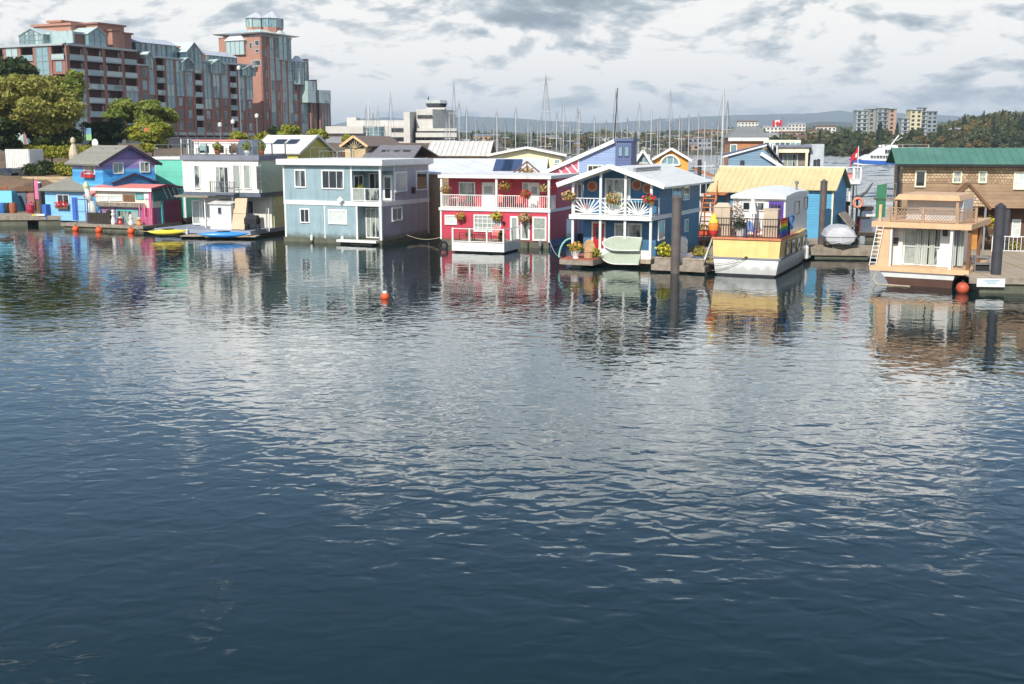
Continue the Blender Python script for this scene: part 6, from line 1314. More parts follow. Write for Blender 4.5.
MB().bar((bl_[0] - .3, -.25, bl_[1]), (W_ + .1, -.25, tr_[1] + .1), .12, .3).build('bargeboard', WHITED, t); MB().plate([(bl_[0] - .3, -.2, bl_[1] + .03), (W_ + .1, -.2, tr_[1] + .13), (W_ + .1, 6.1, tr_[1] + .13), (bl_[0] - .3, 6.1, bl_[1] + .03)], .1).build('roof', WHITED, t)
MB().box(bl_[0], xsp, -.12, .0, zbl - .5, zbl).build('white_band', WHITED, t); MB().box(xsp - .06, xsp + .06, -.05, .02, .5, tl[1]).build('trim', WHITE, t)
MB().box(bl_[0], W_, 0, 6, -.2, .5).build('float', WOODD, t)
window(t, 'F', 0, P_(668, 540), P_(760, 600), 3, 1, M('cream_trim'), GD)
tx0, tz0 = f.f(*ca4(826, 528), -.3); tx1, tz1 = f.f(*ca4(920, 405), -.3)
nb_ = M('navy_boards', (92, 108, 150), .6, .06, 1.5, 'h', .2, .015, k=.75); MB().box(W_ + .02, W_ + (tx1 - tx0), -.3, 4, .5, tz1).build('tower', nb_, t); MB().box(W_ - .1, W_ + (tx1 - tx0) + .15, -.45, 4.1, tz1, tz1 + .2).build('tower_roof', nb_, t)
for a, b in (((842, 432), (868, 492)), ((878, 432), (905, 492))): p, q = f.f(*ca4(*a), -.3), f.f(*ca4(*b), -.3); window(t, 'F', -.3, p, q, 1, 1, nb_, GT, .06)

# small grey-roofed home between tower and orange house
f = bfr(ca5(10,0)[0] + 4, ca5(105,0)[0], 104, -10); t = gable_house('low grey-shingled cottage between the blue dormer tower and the orange house', f, 7, AT(650, ca5(0,515)[1], 104).z, AT(640, ca5(0,462)[1], 104).z, M('ochre_boards', (206, 160, 96), .6), shg, 'y', .4)
x, z = f.W/2, AT(640, ca5(0,500)[1], 104).z; window(t, 'F', 0, (x - .6, z - .5), (x + .6, z + .3), 2, 1, WHITE, GT)
# orange house with half-round window
f = bfr(ca5(128,0)[0], ca5(325,0)[0], 106, -8); ze = AT(670, ca5(0,508)[1], 106).z; zr = AT(670, ca5(0,452)[1], 106).z
t = gable_house('bright orange gabled home with a large half-round window and grey roof', f, 9, ze, zr, M('orange_siding', (240, 168, 66), .55, .05, 1.5, 'h', .2, .015, k=.85), shg, 'y', .35)
cx_, cz_ = f.f(*ca5(228, 540)); r_ = f.f(*ca5(282, 540))[0] - cx_
MB().hexa([(cx_ + math.cos(a)*(r_), -.03, cz_ + math.sin(a)*r_*.98) for a in [k*math.pi/14 for k in range(15)]], [(cx_ + math.cos(a)*(r_), -.005, cz_ + math.sin(a)*r_*.98) for a in [k*math.pi/14 for k in range(15)]]).build('half_round_pane', GT, t)
mb = MB(); mb.path([(cx_ + math.cos(a)*r_, -.08, cz_ + math.sin(a)*r_) for a in [k*math.pi/14 for k in range(15)]], .11, 6); mb.bar((cx_ - r_, -.08, cz_), (cx_ + r_, -.08, cz_), .14); mb.bar((cx_ - r_*.33, -.06, cz_), (cx_ - r_*.33, -.06, cz_ + r_*.9), .07).bar((cx_ + r_*.33, -.06, cz_), (cx_ + r_*.33, -.06, cz_ + r_*.9), .07); mb.build('half_round_frame', WHITE, t)
mb = MB(); mb.plate([(f.W + .5, -2.5, ze - .9), (f.W + 2.8, -2.5, ze - 1.8), (f.W + 2.8, 5, ze - 1.8), (f.W + .5, 5, ze - .9)], .12); mb.build('side_roof', M('orange_brown_roof', (196, 120, 66), .7), t)
# lattice-fronted orange stairs by the blue home's back
st_ = thing('outside_stairs', 'rust-orange timber staircase behind the blue gabled home', 'stairs', AT(*c7(612, 400), 86), -.3); st_.location.z = 0
for k in range(10): MB().box(0, 1.0, .3*k, .3*k + .28, .6 + .33*k, .66 + .33*k).build('tread', M('rust_orange_wood', (204, 116, 66), .7), st_)
MB().bar((0,0,.6),(0,3,3.9),.06,.2).bar((1,0,.6),(1,3,3.9),.06,.2).bar((1,0,1.6),(1,3,4.9),.07).build('stringer', MATS['rust_orange_wood'], st_); 
for k in range(4): MB().box(.95,1.05,.9*k,.9*k+.08,.6 + k,1.6 + k).build('post', MATS['rust_orange_wood'], st_)
MB().box(0,1.6,3.0,5.2,3.85,3.95).build('landing', MATS['rust_orange_wood'], st_); MB().box(0,.1,3.1,3.2,0,3.84).box(1.5,1.6,5,5.1,0,3.84).build('support', MATS['rust_orange_wood'], st_)
pile('dark pile standing between the orange house and the white flybridge boat', ca5(390,0)[0], 200, 0, ca5(0,508)[1], .17, PILED, Yd=98)
pile('short dark pile behind the yellow roof\'s left part', ca5(632,0)[0], 200, 0, ca5(0,512)[1], .18, PILED, Yd=95)
for px, lb in ((784.5, 'left of two dark piles beyond the yellow roof\'s ridge'), (816.5, 'dark pile beside the glass-fronted home'), (817.5, '')):
    pass
pile('left of two dark piles right of the glass-fronted home', 813.3, 200, 0, 159.5, .15, PILED, Yd=108)
pile('right of two dark piles right of the glass-fronted home', 816.8, 200, 0, 158.8, .15, PILED, Yd=106)
# white flybridge boat
p = AT(*ca5(470, 600), 92); fb = thing('motor_yacht', 'white motor yacht with stacked bridge seen left of the yellow roof', 'motor yacht', V(p.x + .6, 92, 0), .25)
mb = MB(); mb.loft([[V(-1.8*k, y, z0), V(1.8*k, y, z0), V(2.0*k, y, 2.0), V(-2.0*k, y, 2.0)] for y, k, z0 in ((0,1,-.3),(4,1,-.3),(8,.8,-.2),(10.5,.1,.2))]); mb.build('hull', WHITE, fb)
MB().box(-1.5,1.5,.8,6,2.0,3.6).build('cabin', WHITED, fb); MB().box(-1.6,1.6,.3,5,3.6,3.72).build('bridge_deck', WHITE, fb)
rail(fb, [(-1.5,.4,3.72),(0,.4,3.72),(1.5,.4,3.72),(1.5,4.8,3.72)], 1.2, WHITE, .5, each=False); MB().box(-1.2,1.2,2.2,4,3.72,4.9).build('bridge_screen', GD, fb); MB().tube((0,3,4.9),(0,3,6.3),.05).bar((-.9,3,5.9),(.9,3,5.9),.06).build('radar_mast', WHITE, fb)
for k in range(3): MB().box(-1.2 + .85*k, -.5 + .85*k, .76, .79, 2.4, 3.2).build('window', GD, fb)

# cedar cube house with grey hip roof and flag
f = bfr(ca5(562,0)[0], ca5(755,0)[0], 122, -4); ze = AT(740, ca5(0,385)[1], 122).z; zr = AT(740, ca5(0,322)[1], 125).z; W_ = f.W
t = f.thing('floating_home', 'tall cedar-sided home with steep grey hipped roof behind the slate-blue one', 'floating home'); MB().box(0, W_, 0, 6, 0, ze).build('wall', M('cedar_siding', (196, 134, 88), .65, .08, 1.5, 'h', .2, .02, k=.8), t)
MB().hexa([(-.3,-.3,ze),(W_+.3,-.3,ze),(W_+.3,6.3,ze),(-.3,6.3,ze)], [(.9,2.2,zr),(W_-.2,2.2,zr),(W_-.2,4.5,zr),(.9,4.5,zr)]).build('roof', M('grey_hip_shingles', (132, 134, 132), .85, .08, 3, 'h', .2, .03), t); MB().box(-.35, W_+.35, -.38, -.3, ze - .35, ze).build('fascia', WHITED, t)
window(t, 'F', 0, f.f(*ca5(570, 422)), f.f(*ca5(608, 475)), 1, 1, WHITE, GT, .1)
p = AT(*ca5(752, 330), 119); fl = thing('canada_flag', 'red and white maple leaf flag flying above the cedar home\'s roof', 'flag', V(p.x + 2.0, 119, 0), 0); zt = AT(*ca5(750, 283), 119).z; zb = AT(*ca5(750, 320), 119).z
MB().tube((0,0,0),(0,0,zt + .3),.05,.03).build('pole', STEEL, fl); L = 52/5.69/1150*119; h_ = zt - zb
def cloth(x0, x1, m, nm):
    mb = MB(); mb.loft([[V(-x, .1*math.sin(x*3), zb - .1*x), V(-x, .1*math.sin(x*3) + .015, zb - .1*x), V(-x, .1*math.sin(x*3) + .015, zt - .1*x), V(-x, .1*math.sin(x*3), zt - .1*x)] for x in [x0 + (x1 - x0)*k/4 for k in range(5)]]); return mb.build(nm, m, fl)
cloth(.03, L*.25, MATS['flag_cloth_red'], 'red_band'); cloth(L*.25 + .002, L*.75, WHITE, 'white_band'); cloth(L*.75 + .002, L, MATS['flag_cloth_red'], 'red_band')
lf = [(0, .48), (.1, .3), (.22, .36), (.18, .16), (.42, .2), (.32, .04), (.42, -.06), (.12, -.26), (.16, -.38), (.03, -.36), (.02, -.5), (-.02, -.5), (-.03, -.36), (-.16, -.38), (-.12, -.26), (-.42, -.06), (-.32, .04), (-.42, .2), (-.18, .16), (-.22, .36), (-.1, .3)]
cxf, czf = -L*.5, (zt + zb)/2 - .05*L; ks = h_*.85
MB().hexa([(cxf + a*ks, -.14, czf + b*ks) for a, b in lf], [(cxf + a*ks, -.12, czf + b*ks) for a, b in lf]).build('maple_leaf', MATS['flag_cloth_red'], fl)

# slate-blue house with white barge
f = bfr(ca5(560,0)[0], ca5(740,0)[0] + 4, 104, -10); W_ = f.W; q = lambda px, py: f.f(*ca5(px, py)); t = f.thing('floating_home', 'slate-blue home with a lopsided white-edged roof just behind the yellow corrugated roof', 'floating home')
A_, B_, C_ = q(560, 488), q(745, 435), q(860, 548); W2 = C_[0]
lo, hi = wedge([(A_[0], 0), (W2, 0), (W2, C_[1]), (B_[0], B_[1]), (A_[0], A_[1])], 0, 6); MB().hexa(lo, hi).build('wall', M('slate_blue_siding', (122, 152, 172), .55, .06, 1.5, 'h', .2, .02, k=.78), t)
MB().bar((A_[0] - .5, -.2, A_[1] - .1), (B_[0] + .5, -.2, B_[1] + .12), .1, .14).build('bargeboard', WHITE, t); MB().bar((B_[0], -.25, B_[1] - .6), (C_[0], -.25, C_[1]), .12, .3).build('bargeboard', WHITE, t)
MB().plate([(A_[0] - .5, -.15, A_[1] - .02), (B_[0] + .6, -.15, B_[1] + .15), (B_[0] + .6, 6, B_[1] + .15), (A_[0] - .5, 6, A_[1] - .02)], .1).build('roof', M('dark_blue_roof', (70, 84, 110), .6), t); MB().plate([(B_[0] + .6, -.15, B_[1] + .1), (C_[0] + .2, -.15, C_[1] + .1), (C_[0] + .2, 6, C_[1] + .1), (B_[0] + .6, 6, B_[1] + .1)], .1).build('roof', MATS['dark_blue_roof'], t)
# glass-fronted home
f = bfr(ca5(765,0)[0], ca5(1000,0)[0], 110, -4); W_ = f.W; q = lambda px, py: f.f(*ca5(px, py)); t = f.thing('floating_home', 'flat-roofed cream home with curtained glass front and roof terrace wall', 'floating home'); zt = q(0, 440)[1]; z2 = q(0, 470)[1]
xl = q(850, 0)[0]; MB().box(xl, W_, .8, 6, 0, zt).box(0, xl, .4, 5, 0, z2).build('wall', M('taupe_boards', (140, 128, 116), .7), t); MB().box(xl - .8, W_ + .3, -.3, 6.2, zt, zt + .25).build('roof', M('grey_fascia'), t); MB().box(xl, W_ + .1, -.1, .1, z2, zt - .003).build('beam', M('cream_trim'), t)
for x in (xl + .1, W_ - .1): MB().box(x - .12, x + .12, -.1, .1, 0, z2).build('post', M('cream_trim'), t)
window(t, 'F', .8, (q(895, 0)[0], .6), (q(985, 0)[0], z2 - .1), 3, 1, WHITE, GC)
zz0, zz1 = q(0, 425)[1], q(0, 398)[1]; MB().box(0, W_*.93, 2.5, 2.7, zt + .25, zz1).build('parapet', M('cream_trim'), t)
for k in range(7): MB().box(.1 + W_*.92*k/7, .1 + W_*.92*(k+.8)/7, 2.46, 2.49, zz1 - .75, zz1 - .25).build('pane', GT, t)
rail(t, [(.2, -.4, z2 + .05), (xl*.5, -.4, z2 - .2), (xl, -.4, z2 - .4)], 1.0, WHITE, 99, post=.12)
MB().box(W_ + .35, W_ + 1.6, .5, 4, 0, q(0, 440)[1] + .3).build('side_wing', M('pale_grey_cabin'), t)

# wood gabled lodge and terrace behind the blue-grey home
f = bfr(cc3(195,0)[0], cc3(340,0)[0], 108, -14, cc3(690,0)[0]); ze = AT(360, cc3(0,400)[1], 108).z; zr = AT(355, cc3(0,345)[1], 108).z; W_ = f.W
t = gable_house('tan gabled timber lodge with an arched window behind the blue-grey home', f, 9, ze, zr, M('tan_boards'), M('lodge_roof', (136, 118, 104), .8, .1, 3), 'y', .35, trim=M('tan_paint'))
cx_, cz_ = f.W/2, ze - .35; MB().hexa([(cx_ + math.cos(a)*.95, -.04, cz_ + math.sin(a)*.95) for a in [k*math.pi/10 for k in range(11)]], [(cx_ + math.cos(a)*.95, -.005, cz_ + math.sin(a)*.95) for a in [k*math.pi/10 for k in range(11)]]).build('arched_pane', GD, t)
for a in (.4, .8, 1.2, 1.57, 1.95, 2.35, 2.75): MB().bar((cx_, -.08, cz_), (cx_ + math.cos(a)*.95, -.08, cz_ + math.sin(a)*.95), .05).build('arch_bar', M('tan_boards'), t)
f2 = bfr(cc3(350,0)[0], cc3(500,0)[0] + 22, 106, -12); ze2 = AT(385, cc3(0,500)[1], 106).z; zr2 = AT(385, cc3(0,412)[1], 110).z
t = f2.thing('floating_home', 'long low timber home with a slate-grey roof and skylights right of the lodge', 'floating home'); W_ = f2.W; MB().box(0, W_, 0, 8, 0, ze2).build('wall', M('red_brown_boards', (150, 88, 60), .7), t)
MB().plate([(-.3,-.4,ze2 - .1),(W_+.4,-.4,ze2 - .1),(W_+.0,4,zr2),(-1.0,4,zr2)], .12).build('roof', M('slate_roof', (138, 134, 136), .6, .1, 2, 'v', .4, .02), t); MB().plate([(-1.0,4,zr2),(W_+.0,4,zr2),(W_+.4,8.4,ze2),(-.3,8.4,ze2)], .12).build('roof', MATS['slate_roof'], t)
for a in (.3, .55, .8): x = W_*a; s_ = (zr2 - ze2 + .1)/4.4; MB().box(x - .3, x + .3, 1.6, 2.3, ze2 + 2.0*s_, ze2 + 2.7*s_ + .05).build('skylight', GD, t)
for k in range(4): MB().box(W_*(.3 + .17*k), W_*(.3 + .17*k) + .55, -.04, 0, ze2 - .9, ze2 - .3).build('window', GD, t)
# roof terrace clutter of the home behind
f3 = bfr(cc3(-60,0)[0], cc3(240,0)[0], 101, -16); zt = AT(330, cc3(0,508)[1], 101).z; t = f3.thing('floating_home', 'home with a green-edged roof terrace behind the left part of the blue-grey home', 'floating home'); W_ = f3.W
MB().box(0, W_, 0, 6, 0, zt - .2).build('wall', M('tan_boards'), t); MB().box(-.2, W_+.2, -.2, 6.2, zt - .19, zt).build('roof_terrace', M('dark_green_edge', (52, 84, 70), .6), t)
rail(t, [(.1,.1,zt),(W_*.33,.1,zt),(W_*.66,.1,zt),(W_-.1,.1,zt)], 1.0, M('railing_grey'), 99)
for k, x in enumerate((.1, .3, .52)): table(('grey patio table at the left of the green-edged roof terrace', 'brown patio table in the middle of the green-edged roof terrace', 'white patio table by the glass rail of the green-edged roof terrace')[k], f3.w(W_*x + .8, 1.2, zt), f3.a, (GREYP, WOODB, WHITED)[k], 1.4, .8)
# white roof with skylights (left)
f = bfr(cw_(290,0)[0], cw_(790,0)[0], 114, -16, cw_(1000,0)[0]); ze = AT(285, cw_(0,262)[1], 114).z; zr = AT(285, cw_(0,72)[1], 118).z; W_ = f.W
t = gable_house('lime-walled home with a steep white roof and two skylights behind the white home\'s terrace', f, 8, ze, zr, M('lime_siding', (206, 196, 96), .6, .05, k=.85), WHITE, 'x', .3)
for px in (590, 735): x, z = f.f(*cw_(px, 160), 2.5); s_ = (zr - ze)/4; MB().plate([(x - .55, 1.7, ze + 1.7*s_ + .15), (x + .55, 1.7, ze + 1.7*s_ + .15), (x + .55, 2.7, ze + 2.7*s_ + .15), (x - .55, 2.7, ze + 2.7*s_ + .15)], .1).build('skylight', GD, t)
# moored white cruiser with life ring between terrace and trees
p = AT(*cw_(20, 230), 118); t = thing('cabin_cruiser', 'white cabin cruiser with red canopy edge behind the roof terrace', 'boat', V(p.x, 118, 0), -.2); hh_ = AT(232, cw_(0,110)[1], 118).z
MB().loft([[V(-4.6, y*k_, z_), V(4.4, y*k_, z_), V(5.0, y*k_, z_ + .0 + 0), V(5.0, y*k_, z_)] for y, k_, z_ in ()] or [[V(-4.5,-1.4,0),V(-4.5,1.4,0),V(-4.5,1.4,2.2),V(-4.5,-1.4,2.2)],[V(3,-1.4,0),V(3,1.4,0),V(3.2,1.6,2.2),V(3.2,-1.6,2.2)],[V(5.5,-.1,.4),V(5.5,.1,.4),V(6,.15,2.5),V(6,-.15,2.5)]]).build('hull', WHITE, t)
MB().box(-3.5, 2.2, -1.2, 1.2, 2.21, hh_ - .15).build('cabin', WHITED, t); MB().box(-3.7, 2.4, -1.3, 1.3, hh_ - .149, hh_).build('canopy', M('salmon_roof'), t)
for k in range(3): MB().box(-2.9 + 1.6*k, -1.9 + 1.6*k, -1.24, -1.2, hh_ - 1.3, hh_ - .6).build('window', GD, t)
# hot tub-like blue-grey thing
p = AT(*cw_(240, 200), 116); t = boxy('tarped_boat', 'blue-grey tarpaulined boat right of the white cruiser', 'tarped boat', V(p.x, 116, 2.0), 0, [(1.5,0),(1.7,2.0),(1.5,AT(250,cw_(0,120)[1],116).z - 2.6),(1.1,AT(250,cw_(0,112)[1],116).z - 2.0)], M('slate_blue_boards'), 10)

# ------------------------------------------------------------------ brick apartment complex on the left
BR = M('red_brick', (156, 112, 100), .8, .12, .6, k=.8); BRO = M('orange_brick', (188, 138, 116), .8, .08, .6, k=.75)
CONC = M('pale_concrete', (176, 184, 184), .7, .1, .5, k=.8); GFR = M('green_grey_frames', (142, 164, 164), .5, .08, k=.8)
def shared(mb, m, nm): return mb.mesh(nm, m)
def face_run(t, fr, plane, off, a0, z0, bays, fl, cols, seed, pier=.9, base_mat=None, name_seed=0):
    """bays x storeys on one face. cols: list per bay of a letter per storey from the bottom: b balcony, g glass, w window in brick, c pale bay"""
    def ob(mb, *k, **kw): obox(mb, plane, off, *k, **kw)
    x = a0
    for i, (bw, pat) in enumerate(zip(bays, cols)):
        H_ = fl * len(pat)
        mb = MB(); ob(mb, x, x + pier, z0, z0 + H_, -.2, .35); mb.build('pier', BR, t)
        xi0, xi1 = x + pier, x + bw
        for k, c in enumerate(pat):
            za = z0 + fl * k; zb = za + fl
            if c == 'b':
                mb = MB(); ob(mb, xi0 + .005, xi1 - .005, za, za + .22, -1.9, .5); bo = mb.build('balcony', CONC, t)
                mb = MB(); ob(mb, xi0 + .05, xi1 - .05, za + .25, za + 1.2, .40, .45); mb.build('balustrade', GP if (i + k) % 3 else GT, bo)
                mb = MB(); ob(mb, xi0 + .02, xi1 - .02, za + 1.2, za + 1.28, .38, .48); mb.build('handrail', CONC, bo)
                mb = MB(); ob(mb, xi0 + .3, xi0 + (xi1 - xi0) * (.4 + .2 * ((i + k) % 2)), za + .25, zb - .4, -1.9, -1.82); mb.build('balcony_door', GD if (i*3 + k) % 4 else GC, bo)
            elif c in 'gG':
                mb = MB(); ob(mb, xi0, xi1, za + .01, zb - .25, -.2, .3); wn = mb.build('window', GT if (i + k + seed) % 3 else GP, t)
                n_ = max(2, int((xi1 - xi0) / 1.3)); mb = MB()
                for j in range(n_ + 1): u = xi0 + .06 + (xi1 - xi0 - .12) * j / n_; ob(mb, u - .05, u + .05, za + .02, zb - .26, .3, .4)
                ob(mb, xi0, xi1, zb - .25, zb, -.2, .42); ob(mb, xi0 + .02, xi1 - .02, za + 1.0, za + 1.08, .302, .38); mb.build('frame', GFR, wn)
            elif c == 'w':
                mb = MB(); ob(mb, xi0, xi1, za, zb, -.2, .12); mb.build('brick_panel', BR, t)
                m_ = (xi0 + xi1) / 2; hw_ = (xi1 - xi0) * .24
                mb = MB(); ob(mb, m_ - hw_, m_ + hw_, za + .5, zb - .35, .12, .2); wn = mb.build('window', GFR, t)
                for s2 in (-1, 1): mb = MB(); ob(mb, m_ + min(0, s2)*hw_ + .08, m_ + max(0, s2)*hw_ - .08, za + .6, zb - .45, .2, .24); mb.build('pane', GD if (i + k) % 2 else GT, wn)
            elif c == 'c':
                mb = MB(); ob(mb, xi0, xi1, za, zb, -.2, .25); mb.build('bay_panel', CONC, t)
                mb = MB(); ob(mb, xi0 + .5, xi1 - .5, za + .4, zb - .3, .25, .3); mb.build('window', GT, t)
            elif c == 'a':
                mb = MB(); ob(mb, xi0, xi1, zb - .8, zb, -.2, .4); mb.build('arcade_beam', CONC, t)
        mb = MB(); ob(mb, x, x + bw, z0 + H_, z0 + H_ + .35, -2.2, .75); mb.build('cornice', CONC, t)
        x += bw
    return x
def atrium(t, fr, plane, off, a0, a1, z0, h, depth, mats=None, nm='glass_gable'):
    """gabled glass penthouse: glazed front, pale ridge roof"""
    m_ = (a0 + a1) / 2; s_ = h * .62
    def pt(a, d, z): return (a, off - d, z) if plane == 'F' else (off + d, a, z)
    lo = [pt(a0, .1, z0), pt(a1, .1, z0), pt(a1, .1, z0 + s_), pt(m_, .1, z0 + h), pt(a0, .1, z0 + s_)]; hi = [pt(a, b, z) for (a, b, z) in ((a0, -depth, z0), (a1, -depth, z0), (a1, -depth, z0 + s_), (m_, -depth, z0 + h), (a0, -depth, z0 + s_))]
    g = MB().hexa(lo, hi).build(nm, GT if mats is None else mats, t)
    mb = MB(); n_ = max(3, int((a1 - a0) / 1.4))
    for j in range(n_ + 1):
        u = a0 + (a1 - a0) * j / n_; top_ = z0 + s_ + (h - s_) * (1 - abs(u - m_) / ((a1 - a0) / 2)); mb.bar(pt(u, .16, z0), pt(u, .16, top_), .1)
    mb.bar(pt(a0, .16, z0 + s_*.5), pt(a1, .16, z0 + s_*.5), .1).bar(pt(a0, .16, z0 + s_), pt(a1, .16, z0 + s_), .1)
    mb.bar(pt(a0 - .2, .16, z0 + s_ - .05), pt(m_, .16, z0 + h + .05), .28).bar(pt(m_, .16, z0 + h + .05), pt(a1 + .2, .16, z0 + s_ - .05), .28); mb.build('frame', GFR, g)
    for q0, q1, zz0, zz1 in ((a0 - .3, m_, s_ - .1, h), (m_, a1 + .3, h, s_ - .1)):
        P4 = [pt(q0, .35, z0 + zz0 + .1), pt(q1, .35, z0 + zz1 + .1), pt(q1, -depth, z0 + zz1 + .1), pt(q0, -depth, z0 + zz0 + .1)]
        mb = MB(); mb.hexa(P4, [(x, y, z + .12) for x, y, z in P4]); mb.build('glazed_roof', M('pale_green_glazing', (206, 222, 214), .3, .05, k=.85), g)

# nearer wing: bright left face, long shaded right face
cA = AT(71, 142, 262); cA.z = 0
N1 = Fr(0, 0, -25, -16, 152, corner=cA)
n1 = N1.thing('apartment_building', 'nearer brick apartment block with stepped glass gables behind the far left trees', 'apartment building')
W_, D_ = N1.W, N1.D; fl = 3.0; zb = 7.0; zr = N1.f(71, 45)[1]; nf = int((zr - zb) / fl); fl = (zr - zb) / nf
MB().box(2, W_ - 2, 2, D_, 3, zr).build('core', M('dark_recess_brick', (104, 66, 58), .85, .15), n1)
nb = 6; bw = W_ / nb; pats = ['g' * 0 + ('wbgbwb'[i] * 0) + ''.join(('g' if i % 2 == 0 else ('b' if (k + i) % 2 else 'w')) for k in range(nf)) for i in range(nb)]
face_run(n1, N1, 'F', 0, 0, zb, [bw]*nb, fl, pats, 1)
ybays = [N1.s(px, 100)[0] for px in (71, 88, 106.5, 125, 140, 152)]; bays = [b - a for a, b in zip(ybays[:-1], ybays[1:])]
face_run(n1, N1, 'R', W_, 0, zb, bays, fl, ['g'*(nf-2) + 'bb', 'b'*nf, 'b'*nf, 'g'*(nf-3) + 'bbb'[:3] , 'w'*(nf-3) + 'ww'], 2)
MB().box(0, W_, 0, 2, 3, zb).box(W_ - 2, W_, 2, D_, 3, zb).build('plinth', BR, n1)
MB().box(-.4, W_ + .5, -.5, D_ + .3, zr + .36, zr + .5).build('roof_terrace', CONC, n1)
zq = zr + .5
a = N1.f(13, 40)[0]; b = N1.f(37, 40)[0]; atrium(n1, N1, 'F', 2.0, a, b, zq, N1.f(25, 28)[1] - zq, 8, GP)
y0, y1 = N1.s(88, 40, W_ - 1)[0], N1.s(106, 40, W_ - 1)[0]; atrium(n1, N1, 'R', W_ - 1.0, y0, y1, zq, N1.s(96, 28, W_ - 1)[1] - zq, 8)
for (p0, p1, ztop, nm_, m_, d0) in ((42, 70, 35, 'penthouse', BR, 4), (34, 71, 27, 'stair_head', BRO, 9), (50, 62, 23, 'plant_room', BRO, 10.5)):
    a, b = N1.f(p0, 30, d0)[0], N1.f(p1, 30, d0)[0]; zt = N1.f(p0, ztop, d0)[1]; MB().box(a, b, d0, d0 + 9, zq, zt).build(nm_, m_, n1); MB().box(a - .5, b + .5, d0 - .5, d0 + 9.5, zt, zt + .5).build('cornice', CONC if m_ is BR else BRO, n1)
a = N1.f(46, 30, 3.5)[0]; MB().box(a, a + 8, 3.4, 3.95, zq + .3, zq + 3).build('window', GP, n1)
for p0, p1, ztop, m_, x_in in ((98, 124, 24, BRO, 3), (112, 118, 31, BRO, 1.5), (124, 131, 34, BR, 3)):
    y0, y1 = N1.s(p0, 30, W_ - x_in)[0], N1.s(p1, 30, W_ - x_in)[0]; zt = N1.s(p0, ztop, W_ - x_in)[1]; MB().box(W_ - x_in - 9, W_ - x_in, y0, y1, zq, zt).build('stair_head', m_, n1); MB().box(W_ - x_in - 9.4, W_ - x_in + .4, y0 - .4, y1 + .4, zt, zt + .4).build('cornice', BR, n1)
# second wing
cB = N1.O + N1.u * (W_ - 1.5) + N1.v * (D_ + .5); cB.z = 0
N2 = Fr(0, 0, -25, 100, 255, corner=cB)
n2 = N2.thing('apartment_building', 'long brick apartment wing with teal glass bays, left of the tall tower', 'apartment building')
W2, D2 = N2.W, N2.D; zr2 = N2.s(200, 62, W2)[1]; zb = 7.0; nf = round((zr2 - zb) / 3.05); fl = (zr2 - zb) / nf
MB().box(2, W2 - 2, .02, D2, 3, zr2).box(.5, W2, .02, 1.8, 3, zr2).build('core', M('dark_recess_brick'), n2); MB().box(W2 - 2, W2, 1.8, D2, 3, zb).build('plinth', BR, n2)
nb = 12; bw = D2 / nb; P2 = []
for i in range(nb):
    kind = i % 4; P2.append('a' + ''.join({0: 'w' if k < nf - 4 else 'c', 1: 'b', 2: 'g' if k > 1 else 'w', 3: 'w' if k < nf - 4 else 'g'}[kind] for k in range(nf - 1)))
face_run(n2, N2, 'R', W2, 0, zb, [bw]*nb, fl, P2, 3, pier=.7)
zq = zr2 + .4
MB().box(0, W2 + .3, 0, D2, zr2 + .36, zr2 + .5).build('roof_terrace', CONC, n2)
for p0, p1, ztop in ((136, 176, 42), (206, 236, 55)):
    y0, y1 = N2.s(p0, 50, W2 - 2)[0], N2.s(p1, 50, W2 - 2)[0]; y0 = max(.2, y0); zt = N2.s(p0, ztop, W2 - 2)[1]
    g = MB().box(W2 - 9, W2 - 2, y0, y1, zq, zt).build('penthouse', GT, n2)
    for j in range(9): yy_ = y0 + (y1 - y0)*j/8; MB().box(W2 - 2.0, W2 - 1.85, yy_ - .06, yy_ + .06, zq, zt).build('mullion', GFR, g)
    MB().hexa([(W2 - 9.3, y0 - .3, zt), (W2 - 1.2, y0 - .3, zt), (W2 - 1.2, y1 + .3, zt), (W2 - 9.3, y1 + .3, zt)], [(W2 - 6, y0 - .3, zt + 1.5), (W2 - 5, y0 - .3, zt + 1.5), (W2 - 5, y1 + .3, zt + 1.5), (W2 - 6, y1 + .3, zt + 1.5)]).build('pale_roof', M('pale_metal_roof'), n2)
for p0, p1, pt_ in ((184, 199, 43), (137, 150, 52), (179, 190, 58), (208, 222, 60), (240, 252, 66)):
    y0, y1 = N2.s(p0, 50, W2)[0], N2.s(p1, 50, W2)[0]; y0 = max(.2, y0)
    if y1 > D2 + 3: y1 = D2 + 3
    zt = N2.s((p0 + p1)/2, pt_, W2)[1]; z_0 = max(zq - 3, zt - 6.5); atrium(n2, N2, 'R', W2 + .7, y0, y1, z_0, zt - z_0, 6, GT if pt_ != 52 else GP)
for p0, p1, ztop in ((176, 184, 46), (199, 208, 53)):
    y0, y1 = N2.s(p0, 50, W2 - 3)[0], N2.s(p1, 50, W2 - 3)[0]; zt = N2.s(p0, ztop, W2 - 3)[1]; MB().box(W2 - 10, W2 - 2.2, y0, y1, zq, zt).build('stair_head', BRO, n2)
